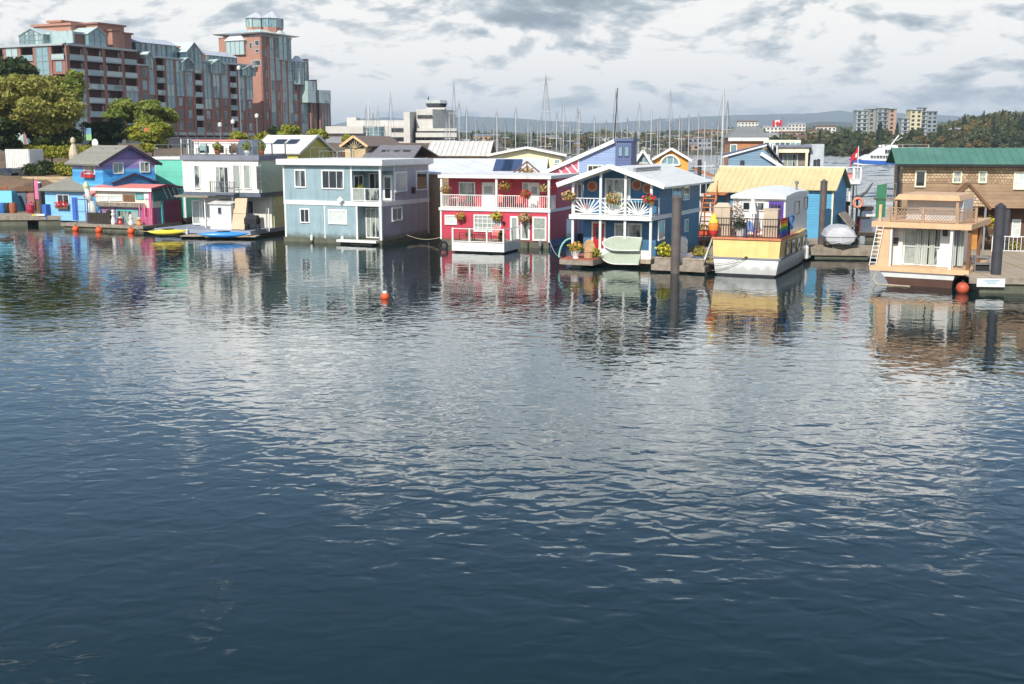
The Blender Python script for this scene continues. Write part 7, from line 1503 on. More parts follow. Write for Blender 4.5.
# tower
cT_ = AT(264, 142, 338); cT_.z = 0
N3 = Fr(0, 0, -27, 224, 300, corner=cT_)
n3 = N3.thing('apartment_tower', 'tall brick apartment tower with stacked glass pavilions and a broad flat eave near its top', 'apartment building')
W3, D3 = N3.W, N3.D; zt = N3.f(255, 36)[1]; zb = 7.0; nf = round((zt - zb) / 3.1); fl = (zt - zb) / nf
sY = lambda px, x=None: N3.s(px, 60, W3 if x is None else x)[0]; sZ = lambda px, py, x=None: N3.s(px, py, W3 if x is None else x)[1]
y290 = sY(291)
MB().box(0, W3 - .3, 1.2, y290, 3, zt).box(0, W3, 0, 1.19, 3, zt).build('core', BRO, n3)
xa = N3.f(228, 50)[0]; xb = N3.f(246, 50)[0]
zg0, zg1 = N3.f(236, 55)[1], N3.f(236, 41)[1]
g = MB().hexa([(xa, -.8, zg0), (xb, -.8, zg0), (xb, 1, zg0), (xa, 1, zg0)], [(xa, -.8, zg1), (xb, -.8, zg1), (xb, 1, zg1), (xa, 1, zg1)]).build('glass_bay', GP, n3)
MB().hexa([(xa - .4, -1.2, zg1 + .01), (xb + .4, -1.2, zg1 + .01), (xb + .4, 1, zg1 + .01), (xa - .4, 1, zg1 + .01)], [((xa+xb)/2 - 1.5, -.2, zg1 + 2), ((xa+xb)/2 + 1.5, -.2, zg1 + 2), ((xa+xb)/2 + 1.5, 1, zg1 + 2), ((xa+xb)/2 - 1.5, 1, zg1 + 2)]).build('bay_roof', M('pale_metal_roof'), g)
for j in range(5): x = xa + (xb - xa)*j/4; MB().box(x - .08, x + .08, -.92, -.8, zg0, zg1).build('mullion', GFR, g)
for (px, py0, py1, w_) in ((256, 60, 66, 3.4), (257, 40, 46, 1.6), (257, 49, 53, 1.6), (251, 42, 49, 1.4)):
    x = N3.f(px, py0)[0]; z0_, z1_ = N3.f(px, py1)[1], N3.f(px, py0)[1]; window(n3, 'F', 0, (x - w_/2, z0_), (x + w_/2, z1_), 2, 1, CONC, GD, .2)
x0, x1 = N3.f(246, 70)[0], N3.f(258, 70)[0]; MB().box(x0, x1, -1.5, 0, N3.f(250, 68)[1], N3.f(250, 67)[1]).build('balcony', CONC, n3)
nb = 5; bw = (y290 - .2) / nb
face_run(n3, N3, 'R', W3, 0, zb, [bw]*nb, fl, ['w'*nf, 'g'*nf, 'b' + 'w'*(nf-5) + 'gggg', 'g'*nf, 'g'*nf], 5, pier=1.0)
# stepped lower shoulders on the right
prev = y290
for px, py, dx_ in ((306, 60, -1), (314, 81, 0), (327, 90, 1.5)):
    y1 = sY(px, W3 + dx_); z_ = sZ(px - 6, py, W3 + dx_); nfl = int((z_ - zb) / fl); z_ = zb + nfl*fl
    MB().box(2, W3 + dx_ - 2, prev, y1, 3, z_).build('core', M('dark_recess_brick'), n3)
    n_ = 2 if px != 327 else 3; bw_ = (y1 - prev)/n_
    face_run(n3, N3, 'R', W3 + dx_, prev, zb, [bw_]*n_, fl, [('wgc'[j % 3] if px != 327 else 'gGg'[j % 3])*nfl for j in range(n_)], 7 + px, pier=.8)
    MB().box(W3 + dx_ - 9, W3 + dx_ + .3, prev, y1 + .3, z_ + .36, z_ + .55).build('roof_terrace', CONC, n3)
    MB().box(W3 + dx_ - 2, W3 + dx_ + .3, y1 - .05, y1 + .8, 3, z_ + 1.0).build('end_pier', BR, n3)
    if px == 327:
        for pa, pb2, pz_ in ((301, 309, 81), (313, 324, 90)): ya_, yb_ = sY(pa, W3), sY(pb2, W3); MB().box(W3 - 3, W3 + 2.2, ya_, yb_, z_ - 3, sZ(pa, pz_, W3)).build('glass_bay', GP, n3)
    prev = y1
for pa, pb2, y0_, y1_ in ((276, 289, 37, 60), (292, 304, 62, 84)):
    ya_, yb_ = sY(pa), sY(pb2); zt_, zb_ = sZ((pa + pb2)/2, y0_), sZ((pa + pb2)/2, y1_); m_ = (ya_ + yb_)/2; r_ = (yb_ - ya_)/2
    pts = [(W3 - .5 + math.sin(q)*r_*.55, m_ - math.cos(q)*r_) for q in [k*math.pi/5 for k in range(6)]]
    g = MB().hexa([(x, y, zb_) for x, y in pts], [(x, y, zt_) for x, y in pts]).build('round_glass_bay', GP, n3)
    for x, y in pts: MB().box(x - .1, x + .25, y - .12, y + .12, zb_, zt_).build('mullion', GFR, g)
    for k in range(4): MB().hexa([(x + .12, y, zb_ + (zt_ - zb_)*(k+.0)/3 - .15) for x, y in pts], [(x + .12, y, zb_ + (zt_ - zb_)*k/3 + .15) for x, y in pts]).build('band', CONC, g)
    MB().hexa([(x, y, zt_ + .16) for x, y in pts], [(W3 - .5 + (x - W3 + .5)*.3, m_ + (y - m_)*.3, zt_ + 1.8) for x, y in pts]).build('bay_roof', M('pale_metal_roof'), g)
# plinth wing in front (lower right, y 88 line)
ex0, ex1 = N3.f(221, 34, 4)[0], N3.f(270, 34, 4)[0]; zE = zt + .6
MB().hexa([(-.5, -1, zE), (W3 + 1.5, -1, zE), (W3 + 1.5, y290 + 1, zE), (-.5, y290 + 1, zE)], [(-1, -1.5, zE + .3), (W3 + 2, -1.5, zE + .3), (W3 + 2, y290 + 2, zE + .3), (-1, y290 + 2, zE + .3)]).build('broad_eave', M('pale_metal_roof'), n3)
MB().box(.5, W3 - .5, 1.5, y290 - 1, zt, zE - .01).build('attic', GP, n3)
z1_ = N3.f(250, 28)[1]; MB().hexa([(1, -1, zE + .36), (W3 + 1, -1, zE + .36), (W3 + 1, y290, zE + .36), (1, y290, zE + .36)], [(5, 4, z1_), (W3 - 3, 4, z1_), (W3 - 3, y290 - 6, z1_), (5, y290 - 6, z1_)]).build('upper_roof', M('pale_green_glazing'), n3)
zp0, zp1 = z1_ - .8, N3.f(250, 16)[1]
for (a, b, c, d, apex) in ((N3.f(242, 20, 4)[0], N3.f(256, 20, 4)[0], 4, 11, 12), (N3.f(259, 20, 6)[0], N3.f(271.5, 20, 6)[0], 6, 13, 11)):
    cx_, cy_ = (a + b)/2, (c + d)/2; oc = [(math.cos(q)*(b - a)/2*1.05, math.sin(q)*(d - c)/2*1.05) for q in [math.pi/8 + k*math.pi/4 for k in range(8)]]
    MB().hexa([(cx_ + x, cy_ + y, zp0) for x, y in oc], [(cx_ + x, cy_ + y, zp0 + 1.6) for x, y in oc]).build('pavilion_base', BRO, n3)
    g = MB().hexa([(cx_ + x, cy_ + y, zp0 + 1.601) for x, y in oc], [(cx_ + x, cy_ + y, zp1) for x, y in oc]).build('pavilion', GT if apex == 11 else GP, n3)
    mb = MB()
    for x, y in oc: mb.bar((cx_ + x*1.02, cy_ + y*1.02, zp0 + 1.6), (cx_ + x*1.02, cy_ + y*1.02, zp1), .25)
    mb.build('frame', GFR, g); z2_ = N3.f(250, apex, 5)[1]
    MB().hexa([(cx_ + x*1.15, cy_ + y*1.15, zp1 + .01) for x, y in oc], [(cx_ + x*.18, cy_ + y*.18, z2_) for x, y in oc]).build('pavilion_roof', M('pale_metal_roof'), g)
# dark retaining arcade in front of the middle wing
ar_ = thing('arcade_wall', 'grey stone terrace wall with dark arches below the middle brick wing', 'wall', AT(158, 150, 232), math.atan2((AT(250,150,262) - AT(158,150,232)).y, (AT(250,150,262) - AT(158,150,232)).x)); ar_.location.z = 3
L = (AT(250,150,262) - AT(158,150,232)).length; stn = M('grey_stone', (150, 150, 150), .85, .15, .5)
for k in range(6):
    x = L*k/6; w_ = L/6; mb = MB(); mb.box(x, x + w_*.22, 0, 2, 0, 5.2)
    arc = [(x + w_*.22 + w_*.78*j/8, 2.6 + 1.7*math.sin(math.pi*j/8)) for j in range(9)]
    for (xa_, za_), (xb2, zb2) in zip(arc[:-1], arc[1:]): mb.hexa([(xa_, 0, za_), (xb2, 0, zb2), (xb2, 2, zb2), (xa_, 2, za_)], [(xa_, 0, 5.2), (xb2, 0, 5.2), (xb2, 2, 5.2), (xa_, 2, 5.2)])
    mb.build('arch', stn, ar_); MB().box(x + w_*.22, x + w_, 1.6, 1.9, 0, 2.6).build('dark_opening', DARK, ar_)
MB().box(-.2, L, -.3, 2.2, 5.21, 5.6).build('coping', stn, ar_)

# ------------------------------------------------------------------ white terminal building
ct = crop(320, 90, 7.314); tw_ = M('white_concrete', (226, 222, 212), .7, .08, .4, k=.72, dirt=.15); Yt = 330
def tp_(x, y, Yd=Yt): return AT(*ct(x, y), Yd)
tb = thing('terminal_building', 'white concrete harbour terminal with ribbon windows, blank stair tower and eight-sided lookout on top', 'terminal building', V(tp_(600, 400).x, Yt, 0), 0); ox = tb.location.x
def tbox(x0, y0, x1, y1, d0, d1, m, nm, bottom=None):
    a, b = tp_(x0, y0, Yt + d0), tp_(x1, y1, Yt + d0); MB().box(a.x - ox, b.x - ox, d0, d1, b.z if bottom is None else bottom, a.z).build(nm, m, tb)
tbox(40, 265, 315, 318, 0, 25, tw_, 'low_wing'); tbox(40, 318, 315, 420, 1, 25, M('grey_wing_wall', (150, 152, 156), .7), 'low_wing_wall', 2)
tbox(235, 222, 620, 262, 12, 40, tw_, 'upper_wing', 6); tbox(195, 200, 265, 262, 14, 24, tw_, 'roof_box', 6); tbox(315, 262, 620, 420, 6, 40, tw_, 'main_hall', 2)
tbox(318, 268, 470, 420, 5.5, 6, GT, 'curtain_glazing', 2)
for y0, y1 in ((278, 305), (345, 372)):
    for k in range(9):
        x0 = 520 + k*11; tbox(x0, y0, x0 + 9, y1, 5.7, 6, GD, 'window')
tbox(610, 160, 660, 415, -4, 18, tw_, 'stair_tower', 2)
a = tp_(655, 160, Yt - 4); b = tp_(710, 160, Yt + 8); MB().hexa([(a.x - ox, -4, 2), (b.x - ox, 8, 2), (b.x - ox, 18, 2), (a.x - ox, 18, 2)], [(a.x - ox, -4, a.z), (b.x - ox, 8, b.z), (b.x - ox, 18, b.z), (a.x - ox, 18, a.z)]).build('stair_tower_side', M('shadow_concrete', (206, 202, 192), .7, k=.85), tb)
tbox(705, 140, 825, 280, 2, 26, tw_, 'control_block', 2); a0, a1 = tp_(825, 140, Yt + 2), tp_(975, 150, Yt + 14)
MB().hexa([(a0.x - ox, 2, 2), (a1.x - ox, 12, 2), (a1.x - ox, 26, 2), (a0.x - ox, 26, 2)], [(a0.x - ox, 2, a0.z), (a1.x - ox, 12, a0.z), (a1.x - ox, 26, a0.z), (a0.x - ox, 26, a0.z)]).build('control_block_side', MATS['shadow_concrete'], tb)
for y0, y1 in ((182, 205),):
    for k in range(10): tbox(712 + k*11, y0, 720 + k*11, y1, 1.6, 2, GD, 'window')
tbox(705, 280, 1000, 300, 0, 2, tw_, 'band', None)
for k in range(22): tbox(712 + k*13, 300, 722 + k*13, 312, .6, 1.2, GD, 'window')
tbox(700, 312, 1000, 345, -1, 3, tw_, 'band')
for k in range(22): tbox(712 + k*13, 347, 722 + k*13, 368, .6, 1.2, GD, 'window')
tbox(700, 368, 1000, 420, -1, 3, tw_, 'band', 2); tbox(700, 281, 1000, 368, 1.3, 4, M('dark_ribbon_wall', (84, 92, 96), .5), 'ribbon_wall')
c_ = tp_(852, 110, Yt + 10); r_ = 8.6
for z0, z1, k0, k1, m_, nm in (((lambda q: (q(132), q(125)))(lambda y: tp_(852, y, Yt + 10).z) + (.8, .8, GREYP, 'lookout_base')), ((lambda q: (q(125), q(100)))(lambda y: tp_(852, y, Yt + 10).z) + (.95, 1.1, GD, 'lookout_glass')), ((lambda q: (q(99), q(76)))(lambda y: tp_(852, y, Yt + 10).z) + (1.12, 1.05, M('lookout_fascia', (176, 184, 180), .6), 'lookout_roof'))):
    R_ = 3.0; MB().hexa([(c_.x - ox + R_*k0*math.cos(q), 10 + R_*k0*math.sin(q), z0) for q in [math.pi/8 + k*math.pi/4 for k in range(8)]], [(c_.x - ox + R_*k1*math.cos(q), 10 + R_*k1*math.sin(q), z1) for q in [math.pi/8 + k*math.pi/4 for k in range(8)]]).build(nm, m_, tb)
MB().box(c_.x - ox - 2.6, c_.x - ox + 2.6, 6, 13, tp_(852, 145, Yt + 10).z, tp_(852, 131, Yt + 10).z).build('lookout_neck', tw_, tb)
a = tp_(793, 100, Yt + 10); MB().tube((a.x - ox, 10, a.z - 6), (a.x - ox, 10, tp_(793, 50, Yt + 10).z), .15).build('aerial', BLACK, tb)

# ------------------------------------------------------------------ near trees, vehicles and street furniture on the left bank
tree('large dark evergreen tree behind the olive one at the far left', 14, 150, 57, 190, 34, L_DARK, 101, n=16000, leaf=.5)
tree('big olive-brown leafy tree at the far left above the white container', 35, 152, 70, 150, 50, L_OLIVE, 102, n=30000, leaf=.3, nb=60)
tree('bright green tree on the right side of the olive-brown tree', 68, 148, 71, 162, 24, L_MID, 103, n=14000, leaf=.36)
tree('round yellow-green tree in front of the middle brick wing', 146, 150, 98, 175, 36, L_MID, 104, n=16000, leaf=.38)
tree('small golden-green tree beside the hanging street banner, below the round tree', 152, 158, 122, 160, 24, L_YEL, 105, n=9000, leaf=.32)
tree('dark undergrowth tree filling the gap between the banners', 104, 158, 118, 168, 26, L_DARK, 106, n=9000, leaf=.36)
tree('dark tree at the foot of the olive-brown tree, far left', -4, 160, 118, 146, 30, L_DARK, 107, n=9000, leaf=.32)
tree('dark green tree low behind the white container', 52, 158, 125, 150, 30, L_DARK, 108, n=9000, leaf=.34)
for i, (px, pt_, hp_, lb) in enumerate(((240, 133, 12, 'low yellow-green tree above the white cruiser'), (262, 133, 14, 'low yellow-green tree left of the steep white roof'), (296, 126, 17, 'yellow-green tree behind the ridge of the steep white roof'), (318, 129, 12, 'small yellow-green tree right of the steep white roof'), (348, 136, 8, 'small green tree beside the timber lodge'), (275, 128, 11, 'dark small tree at the foot of the brick tower'))):
    tree(lb, px, 152, pt_, 190 + i*4, hp_, L_YEL if i < 5 else L_DARK, 110 + i, n=3000, leaf=.42, nb=9)
for i, (px, py, r_, lb) in enumerate(((25.5, 163, 3.4, 'dark leafy bush right of the white container'), (57, 167, 2.8, 'bright green low bush between the container and the striped house'), (40, 162, 3.0, 'black-green bush in front of the tree line behind the container'), (70, 160, 2.4, 'pale green bush at the foot of the stone figure'))):
    p = AT(px + 8, 172, 134 + i*2); shrub(lb, V(p.x, p.y, 3.8), r_*.38, 1.3 + .15*i, (L_DARK, L_YEL, L_DARK, L_MID)[i], 120 + i, 1500, .22)
hd = thing('hedge', 'long clipped yellow-green hedge along the foot of the trees', 'hedge', AT(20, 160, 147), -.05); hd.location.z = 4.2
put('hedge_foliage', leaf_mesh('hedge_foliage', [(k*1.5, 0, 2.3, 1.2, .8, .8) for k in range(9)], 5000, .2, L_YEL, 130), hd)
ctn = thing('storage_container', 'white box container parked under the trees at the far left', 'container', AT(7, 176, 141), R(-22)); ctn.location.z = 3.9
MB().box(0, 3.6, 0, 2.4, .35, 3.0).build('box_body', M('white_container', (226, 226, 220), .5, .05, dirt=.2, k=.85), ctn)
for k in range(12): MB().box(.15 + k*.28, .22 + k*.28, -.05, 0, .4, 2.95).build('rib', MATS['white_container'], ctn)
MB().box(3.6, 3.66, .1, 1.18, .4, 2.9).build('door', MATS['white_container'], ctn); MB().box(3.6, 3.66, 1.22, 2.3, .4, 2.9).build('door', MATS['white_container'], ctn)
for x in (.6, 3.0): MB().tube((x, -.1, .35), (x, 2.5, .35), .36, n=12).build('wheel', BLACK, ctn)
def car(label, px, Yd, m, rz, z=3.9):
    p = AT(px, 180, Yd); t = thing('parked_car', label, 'car', V(p.x, p.y, z), rz)
    sec = [(-2.1, .35), (-2.15, .7), (-1.9, .9), (-1.2, .95), (-.6, 1.4), (.9, 1.42), (1.6, .95), (2.1, .88), (2.15, .4)]
    MB().loft([[V(x, y, z) for x, z in sec] for y in (-.82, .82)]).build('body', m, t)
    MB().loft([[V(x, y, z) for x, z in ((-1.1, .96), (-.58, 1.36), (.86, 1.38), (1.5, .96))] for y in (-.84, .84)]).build('side_glass', GD, t)
    for x in (-1.35, 1.35):
        for y in (-.78, .78): w_ = MB().tube((x, y - .1, .32), (x, y + .1, .32), .32, n=14).build('wheel', BLACK, t); MB().tube((x, y - .115, .32), (x, y + .115, .32), .18, n=10).build('rim', STEEL, w_)
    return t
car('dark car with a pale windscreen parked at the far left edge', 1.5, 134, M('car_dark', (50, 54, 60), .25, .05, coat=1), -.3, 3.4); car('black car parked right of the one at the edge, in front of the container', 19, 134.5, M('car_black', (30, 30, 34), .25, .05, coat=1), .1, 3.4)
car('dark red car on the bank beneath the black-green bush', 37, 139, M('car_maroon', (96, 40, 40), .25, .05, coat=1), 0, 3.9)
lw_ = thing('low_wall', 'tan timber retaining wall across the brown bank left of the striped house', 'wall', AT(40, 176, 131), -.02); lw_.location.z = 2.6
for k in range(4): MB().box(-2, 7.5, -.03*k, .3, .34*k, .34*k + .31).build('timber', M('tan_boards'), lw_)
lw2 = thing('low_wall', 'rusty timber fence stepping down the bank at the far left', 'fence', AT(0, 186, 125), -.05); lw2.location.z = 1.6
for k in range(15): MB().box(-.5 + .7*k, .12 + .7*k, 0, .06, 0, 1.3 + .2*math.sin(k*2.0)).build('board', M('rust_boards', (150, 96, 66), .8, .2), lw2)
MB().box(-.5, 10, .06, .12, .9, 1.0).build('rail', WOODB, lw2)
def lamp(label, px, py_t, py_b, Yd, arm=0):
    p = AT(px, py_b, Yd); zt = AT(px, py_t, Yd).z; t = thing('street_lamp', label, 'street lamp', V(p.x, p.y, 4), 0); h_ = zt - 4
    MB().tube((0,0,0),(0,0,h_),.1,.06).build('pole', GREYP, t)
    if arm: MB().tube((0,0,h_),(arm,0,h_ + .15),.05).build('arm', GREYP, t); MB().box(arm - .5*abs(arm)/arm - .1, arm + .35, -.15, .15, h_ + .1, h_ + .25).build('lamp_head', WHITED, t)
    else: MB().lathe([(.08,0),(.3,.1),(.34,.55),(.1,.75)], (0,0,h_), 10).build('lamp_globe', WHITED, t)
    return t
lamp('street lamp with long arm among the big trees at the far left', 84, 124, 158, 150, -1.5); lamp('tall thin street lamp in front of the brick wing, right of centre', 242, 70, 150, 205, .0)
lamp('short lamp post above the white cruiser', 234, 124, 150, 190); lamp('slender lamp post right of the round tree', 221, 127, 150, 190); lamp('lamp post near the steep white roof\'s left end', 258, 118, 150, 200)
for px, py, Yd, m1, m2, lb in ((85.5, 128, 150, M('banner_blue', (110, 160, 190), .7), M('banner_green', (150, 200, 130), .7), 'blue and green street banner hanging among the trees'), (144, 128, 158, WHITE, M('banner_orange', (220, 120, 80), .7), 'white banner with orange top hanging before the round tree')):
    p = AT(px, py, Yd); t = thing('street_banner', lb, 'banner', V(p.x, p.y, 4), 0); z1_ = p.z; MB().tube((-.15,0,0),(-.15,0,z1_ - 4 + .3),.06).build('pole', GREYP, t)
    h_ = 12/1150*Yd; MB().box(0,.7,-.02,.02,z1_ - 4 - h_*.5,z1_ - 4).build('banner_upper', m1 if px < 100 else m2, t); MB().box(0,.7,-.02,.02,z1_ - 4 - h_,z1_ - 4 - h_*.5 - .005).build('banner_lower', m2 if px < 100 else m1, t)
p = AT(73.5, 150, 142); t = thing('stone_figure', 'pale tall stone figure standing among the trees above the striped house', 'statue', V(p.x, p.y, 4), 0); hh_ = AT(72, 137, 142).z - 4; MB().lathe([(.55,0),(.5,hh_*.3),(.62,hh_*.5),(.4,hh_*.72),(.22,hh_*.8)], n=10).build('body', M('pale_stone', (206, 190, 160), .8, .12), t); MB().lathe([(.14,hh_*.8),(.32,hh_*.87),(.28,hh_*.95),(.05,hh_)], n=10).build('head', MATS['pale_stone'], t)
p = AT(96, 148, 118); t = thing('satellite_dish', 'white satellite dish above the left end of the striped house\'s ridge', 'satellite dish', V(p.x, p.y, 3.8), 0); z_ = AT(96, 143, 118).z - 3.8; MB().tube((0,0,0),(0,0,z_),.05).build('pole', GREYP, t); MB().loft([[V(.32*k_*math.cos(q), -.1 - .16*(1-k_*k_)*-1 - .12, z_ + .42*k_*math.sin(q)) for q in [j*math.pi/8 for j in range(16)]] for k_ in (1, .7, .35, .02)]).build('dish', WHITE, t)

# ------------------------------------------------------------------ marina masts
def sailboat(label, px, py_top, Yd, cover, side=1, lean=0.0, thick=1.0, proto={}):
    p = AT(px, 200, Yd); top = AT(px, py_top, Yd).z
    t = thing('sailboat', label, 'sailboat', V(p.x, Yd, 0), rnd.uniform(-.5, .5) + (0 if side > 0 else math.pi), 'sailboats moored in the marina')
    if not proto:
        ys_ = [-4.5, -3, -1, 1, 3, 4.6, 5.4]; hf = [.95, 1.25, 1.45, 1.4, 1.05, .5, .05]
        proto['hull'] = MB().loft([[V(0, y, -.3), V(h*.8, y, 0), V(h, y, 1.0 + .03*abs(y)), V(-h, y, 1.0 + .03*abs(y)), V(-h*.8, y, 0)] for y, h in zip(ys_, hf)]).mesh('hull', WHITED)
        proto['cabin'] = MB().hexa([(-.8,-2,1.05),(.8,-2,1.05),(.6,2.4,1.05),(-.6,2.4,1.05)], [(-.65,-1.9,1.6),(.65,-1.9,1.6),(.4,1.9,1.5),(-.4,1.9,1.5)]).mesh('cabin', WHITE)
        proto['mast'] = MB().tube((0,0,0),(0,0,1),.08,.045,6).mesh('mast', M('mast_alloy', (206, 206, 204), .4, .05, metal=.2))
        proto['spreader'] = MB().bar((-.9,0,0),(.9,0,0),.05).mesh('spreader', MATS['mast_alloy'])
        proto['boom'] = MB().tube((0,0,2.4),(0,-4.2,2.3),.09).tube((0,-.3,2.62),(0,-3.8,2.5),.22,.14,8).mesh('boom', M('sail_cover_blue', (60, 84, 130), .7))
        proto['boomw'] = MB().tube((0,0,2.4),(0,-4.2,2.3),.09).tube((0,-.3,2.62),(0,-3.8,2.5),.22,.14,8).mesh('boom', WHITED)
    m = proto
    put('hull', m['hull'], t); put('cabin', m['cabin'], t); ma = put('mast', m['mast'], t, (0, .8, 1.0), scale=(thick, thick, top - 1)); ma.rotation_euler = (0, lean, 0)
    for k in (.42, .7): put('spreader', m['spreader'], t, (0, .8, 1 + (top - 1)*k), scale=(1 - .3*(k > .5), 1, 1))
    put('boom', m['boom' if cover else 'boomw'], t, (0, .6, 0))
    st_ = MB(); T = V(0, .8, top - .1)
    for q in (V(0, 5.2, 1.1), V(0, -4.4, 1.1), V(1.2, .6, 1.1), V(-1.2, .6, 1.1)): st_.tube(q, T, .018, .018, 3)
    st_.build('rigging', STEEL, t)
    return t
masts = [(367, 104), (369.8, 100), (377, 112), (380.6, 105), (387, 124), (393.5, 90), (444.5, 122), (455.5, 81), (462, 99), (466, 104), (492, 120), (494.6, 108), (517.5, 104), (532, 126), (547.4, 74), (558, 121), (564, 96), (576.7, 104), (581, 107), (611.5, 112), (615.5, 88), (621.5, 123), (638, 120), (640.5, 101), (650, 106), (667.8, 88.5), (676.6, 113), (686, 110), (694.5, 111), (718, 115), (723.5, 88.5), (725.8, 98), (537.7, 120), (606, 118), (572, 122), (655, 122), (500, 126), (632, 124), (485, 121), (507, 117), (525, 121), (541, 114), (553, 110), (569, 118), (591, 113), (598, 121), (627, 116), (645, 121), (661, 115), (672, 121), (681, 119), (702, 120), (449, 112), (474, 118), (709, 123)]
masts.sort()
def mast_place(px, py, n_):
    zones = [(400, 'above the timber lodge'), (470, 'by the terminal\'s lookout tower'), (540, 'above the yellow home\'s left half'), (600, 'above the pink wedge'), (635, 'above the dark blue dormer tower'), (700, 'above the orange house'), (760, 'left of the cedar home')]
    z_ = next(b for a, b in zones if px < a); size = 'very tall' if py < 92 else 'tall' if py < 105 else 'medium' if py < 116 else 'short'
    return z_, size
zc_ = {}
for px, py in masts: zc_.setdefault(mast_place(px, py, 0)[0], []).append(px)
ordn = ['first', 'second', 'third', 'fourth', 'fifth', 'sixth', 'seventh', 'eighth', 'ninth', 'tenth', 'eleventh', 'twelfth', 'thirteenth', 'fourteenth', 'fifteenth']
for i, (px, py) in enumerate(masts):
    z_, size = mast_place(px, py, 0); k = sorted(zc_[z_]).index(px)
    Yd = 128 + (i * 37 % 50) + (12 if py > 112 else 0)
    if 700 < px < 760: Yd = 132 + 4*(i % 3)
    if px < 400: Yd = 150 + (i*13 % 30)
    sailboat(f'{size}-masted sailboat, {ordn[k]} mast from the left {z_}', px, py, Yd, i % 3 != 0, 1 if i % 2 else -1, thick=2.4 if px == 723.5 else 1.0 if py < 115 else .85)
t = thing('derrick_mast', 'dark leaning derrick mast crossing the pale masts above the periwinkle home', 'mast', V(AT(610.5, 200, 125).x, 125, 0), 0); a = AT(610.5, 140, 125); b = AT(616.8, 88, 125); MB().tube((0,0,-.5),(0,0,2),.15).tube((0,0,2),(b.x - a.x, 0, b.z),.11,.05).build('spar', PILED, t)

# ------------------------------------------------------------------ ferry
pf0 = AT(849, 165, 379); fe = thing('ferry', 'white and blue passenger ferry crossing the harbour before the wooded shore', 'ferry', V(pf0.x, 379, 0), R(-6))
Lf = 34; prof = [(0, .25, 2.5, 1.2), (1.2, 1.2, 2.4, .4), (4, 2.8, 2.2, -.1), (9, 4, 2.05, -.3), (18, 4.2, 2.0, -.3), (Lf, 4, 2.0, -.3)]
def hullstrip(f0, f1, m, nm, kk=1.0): MB().loft([[V(x, -h*kk, z0 + (z1 - z0)*f0), V(x, h*kk, z0 + (z1 - z0)*f0), V(x, h*kk, z0 + (z1 - z0)*f1), V(x, -h*kk, z0 + (z1 - z0)*f1)] for x, h, z1, z0 in prof]).build(nm, m, fe)
FB = M('ferry_blue', (38, 96, 180), .4, .04); hullstrip(0, .22, WHITE, 'hull_bottom', .96); hullstrip(.221, .75, FB, 'hull_band'); hullstrip(.751, 1, WHITE, 'hull_top', 1.0)
zf_ = lambda y: AT(870, y, 379).z
cf = crop(750, 80, 5.69); zA, zB, zC = zf_(cf(0, 425)[1]), zf_(cf(0, 385)[1]), zf_(cf(0, 375)[1])
MB().hexa([(2.5,-2.6,2.0),(Lf,-3.9,2.0),(Lf,3.9,2.0),(2.5,2.6,2.0)], [(5.5,-2.9,zA + .1),(Lf,-3.8,zA + .1),(Lf,3.8,zA + .1),(5.5,2.9,zA + .1)]).build('main_deck_house', WHITE, fe)
MB().hexa([(6.5,-2.8,zA + .11),(Lf - 3,-3.5,zA + .11),(Lf - 3,3.5,zA + .11),(6.5,2.8,zA + .11)], [(9.5,-2.6,zB),(Lf - 4,-3.3,zB),(Lf - 4,3.3,zB),(9.5,2.6,zB)]).build('upper_deck_house', WHITE, fe)
for k in range(14): MB().box(6 + k*.95, 6.7 + k*.95, -4.02, -3.4, zA - .75, zA - .25).build('window', GD, fe)
for k in range(9): MB().box(10.5 + k*.95, 11.2 + k*.95, -3.6, -3.0, zA + .75, zB - .55).build('window', GD, fe)
MB().hexa([(11,-1.5,zB),(15,-1.5,zB),(15,1.5,zB),(11,1.5,zB)], [(11.8,-1.3,zB + .8),(14.6,-1.3,zB + .8),(14.6,1.3,zB + .8),(11.8,1.3,zB + .8)]).build('bridge', WHITE, fe)
MB().bar((13,0,zB + 1),(15.2,0,zf_(cf(0,315)[1])),.5,.35).bar((13.3,-1,zB + 2.5),(13.3,1,zB + 2.5),.2).bar((14.6,0,zB + 2.2),(16.4,0,zB + 3.4),.12).build('mast', WHITE, fe)
for x in (9.5, 10.6): MB().lathe([(.1,0),(.4,.2),(.5,.6),(.3,.9)], (x,0,zB), 8).build('radar_dome', WHITED, fe)
MB().hexa([(12,-4.3,.8),(20,-4.3,.5),(20,-4.22,.5),(12,-4.22,.8)], [(12,-4.3,1.1),(21,-4.3,1.6),(21,-4.22,1.6),(12,-4.22,1.1)]).build('orange_swoosh', M('ferry_orange', (232, 96, 60), .4), fe)
MB().hexa([(17,-4.3,1.5),(18,-4.3,1.5),(18,-4.2,1.5),(17,-4.2,1.5)], [(17.2,-4.3,4.2),(17.6,-4.3,4.2),(17.6,-4.2,4.2),(17.2,-4.2,4.2)]).build('orange_swoosh', MATS['ferry_orange'], fe)
mb = MB()
for k in range(8): a_ = -1.2 + k*.35; b_2 = a_ + .35; mb.bar((19 + 1.1*math.cos(a_), -4.25, 3.7 + 2.4*math.sin(a_)*.8), (19 + 1.1*math.cos(b_2), -4.25, 3.7 + 2.4*math.sin(b_2)*.8), .1, .6)
mb.build('blue_swirl', M('ferry_light_blue', (90, 150, 210), .4), fe)
rail(fe, [(9.6,-2.6,zB),(16,-2.9,zB),(24,-3.2,zB)], 1.0, WHITE, 99, post=.1)

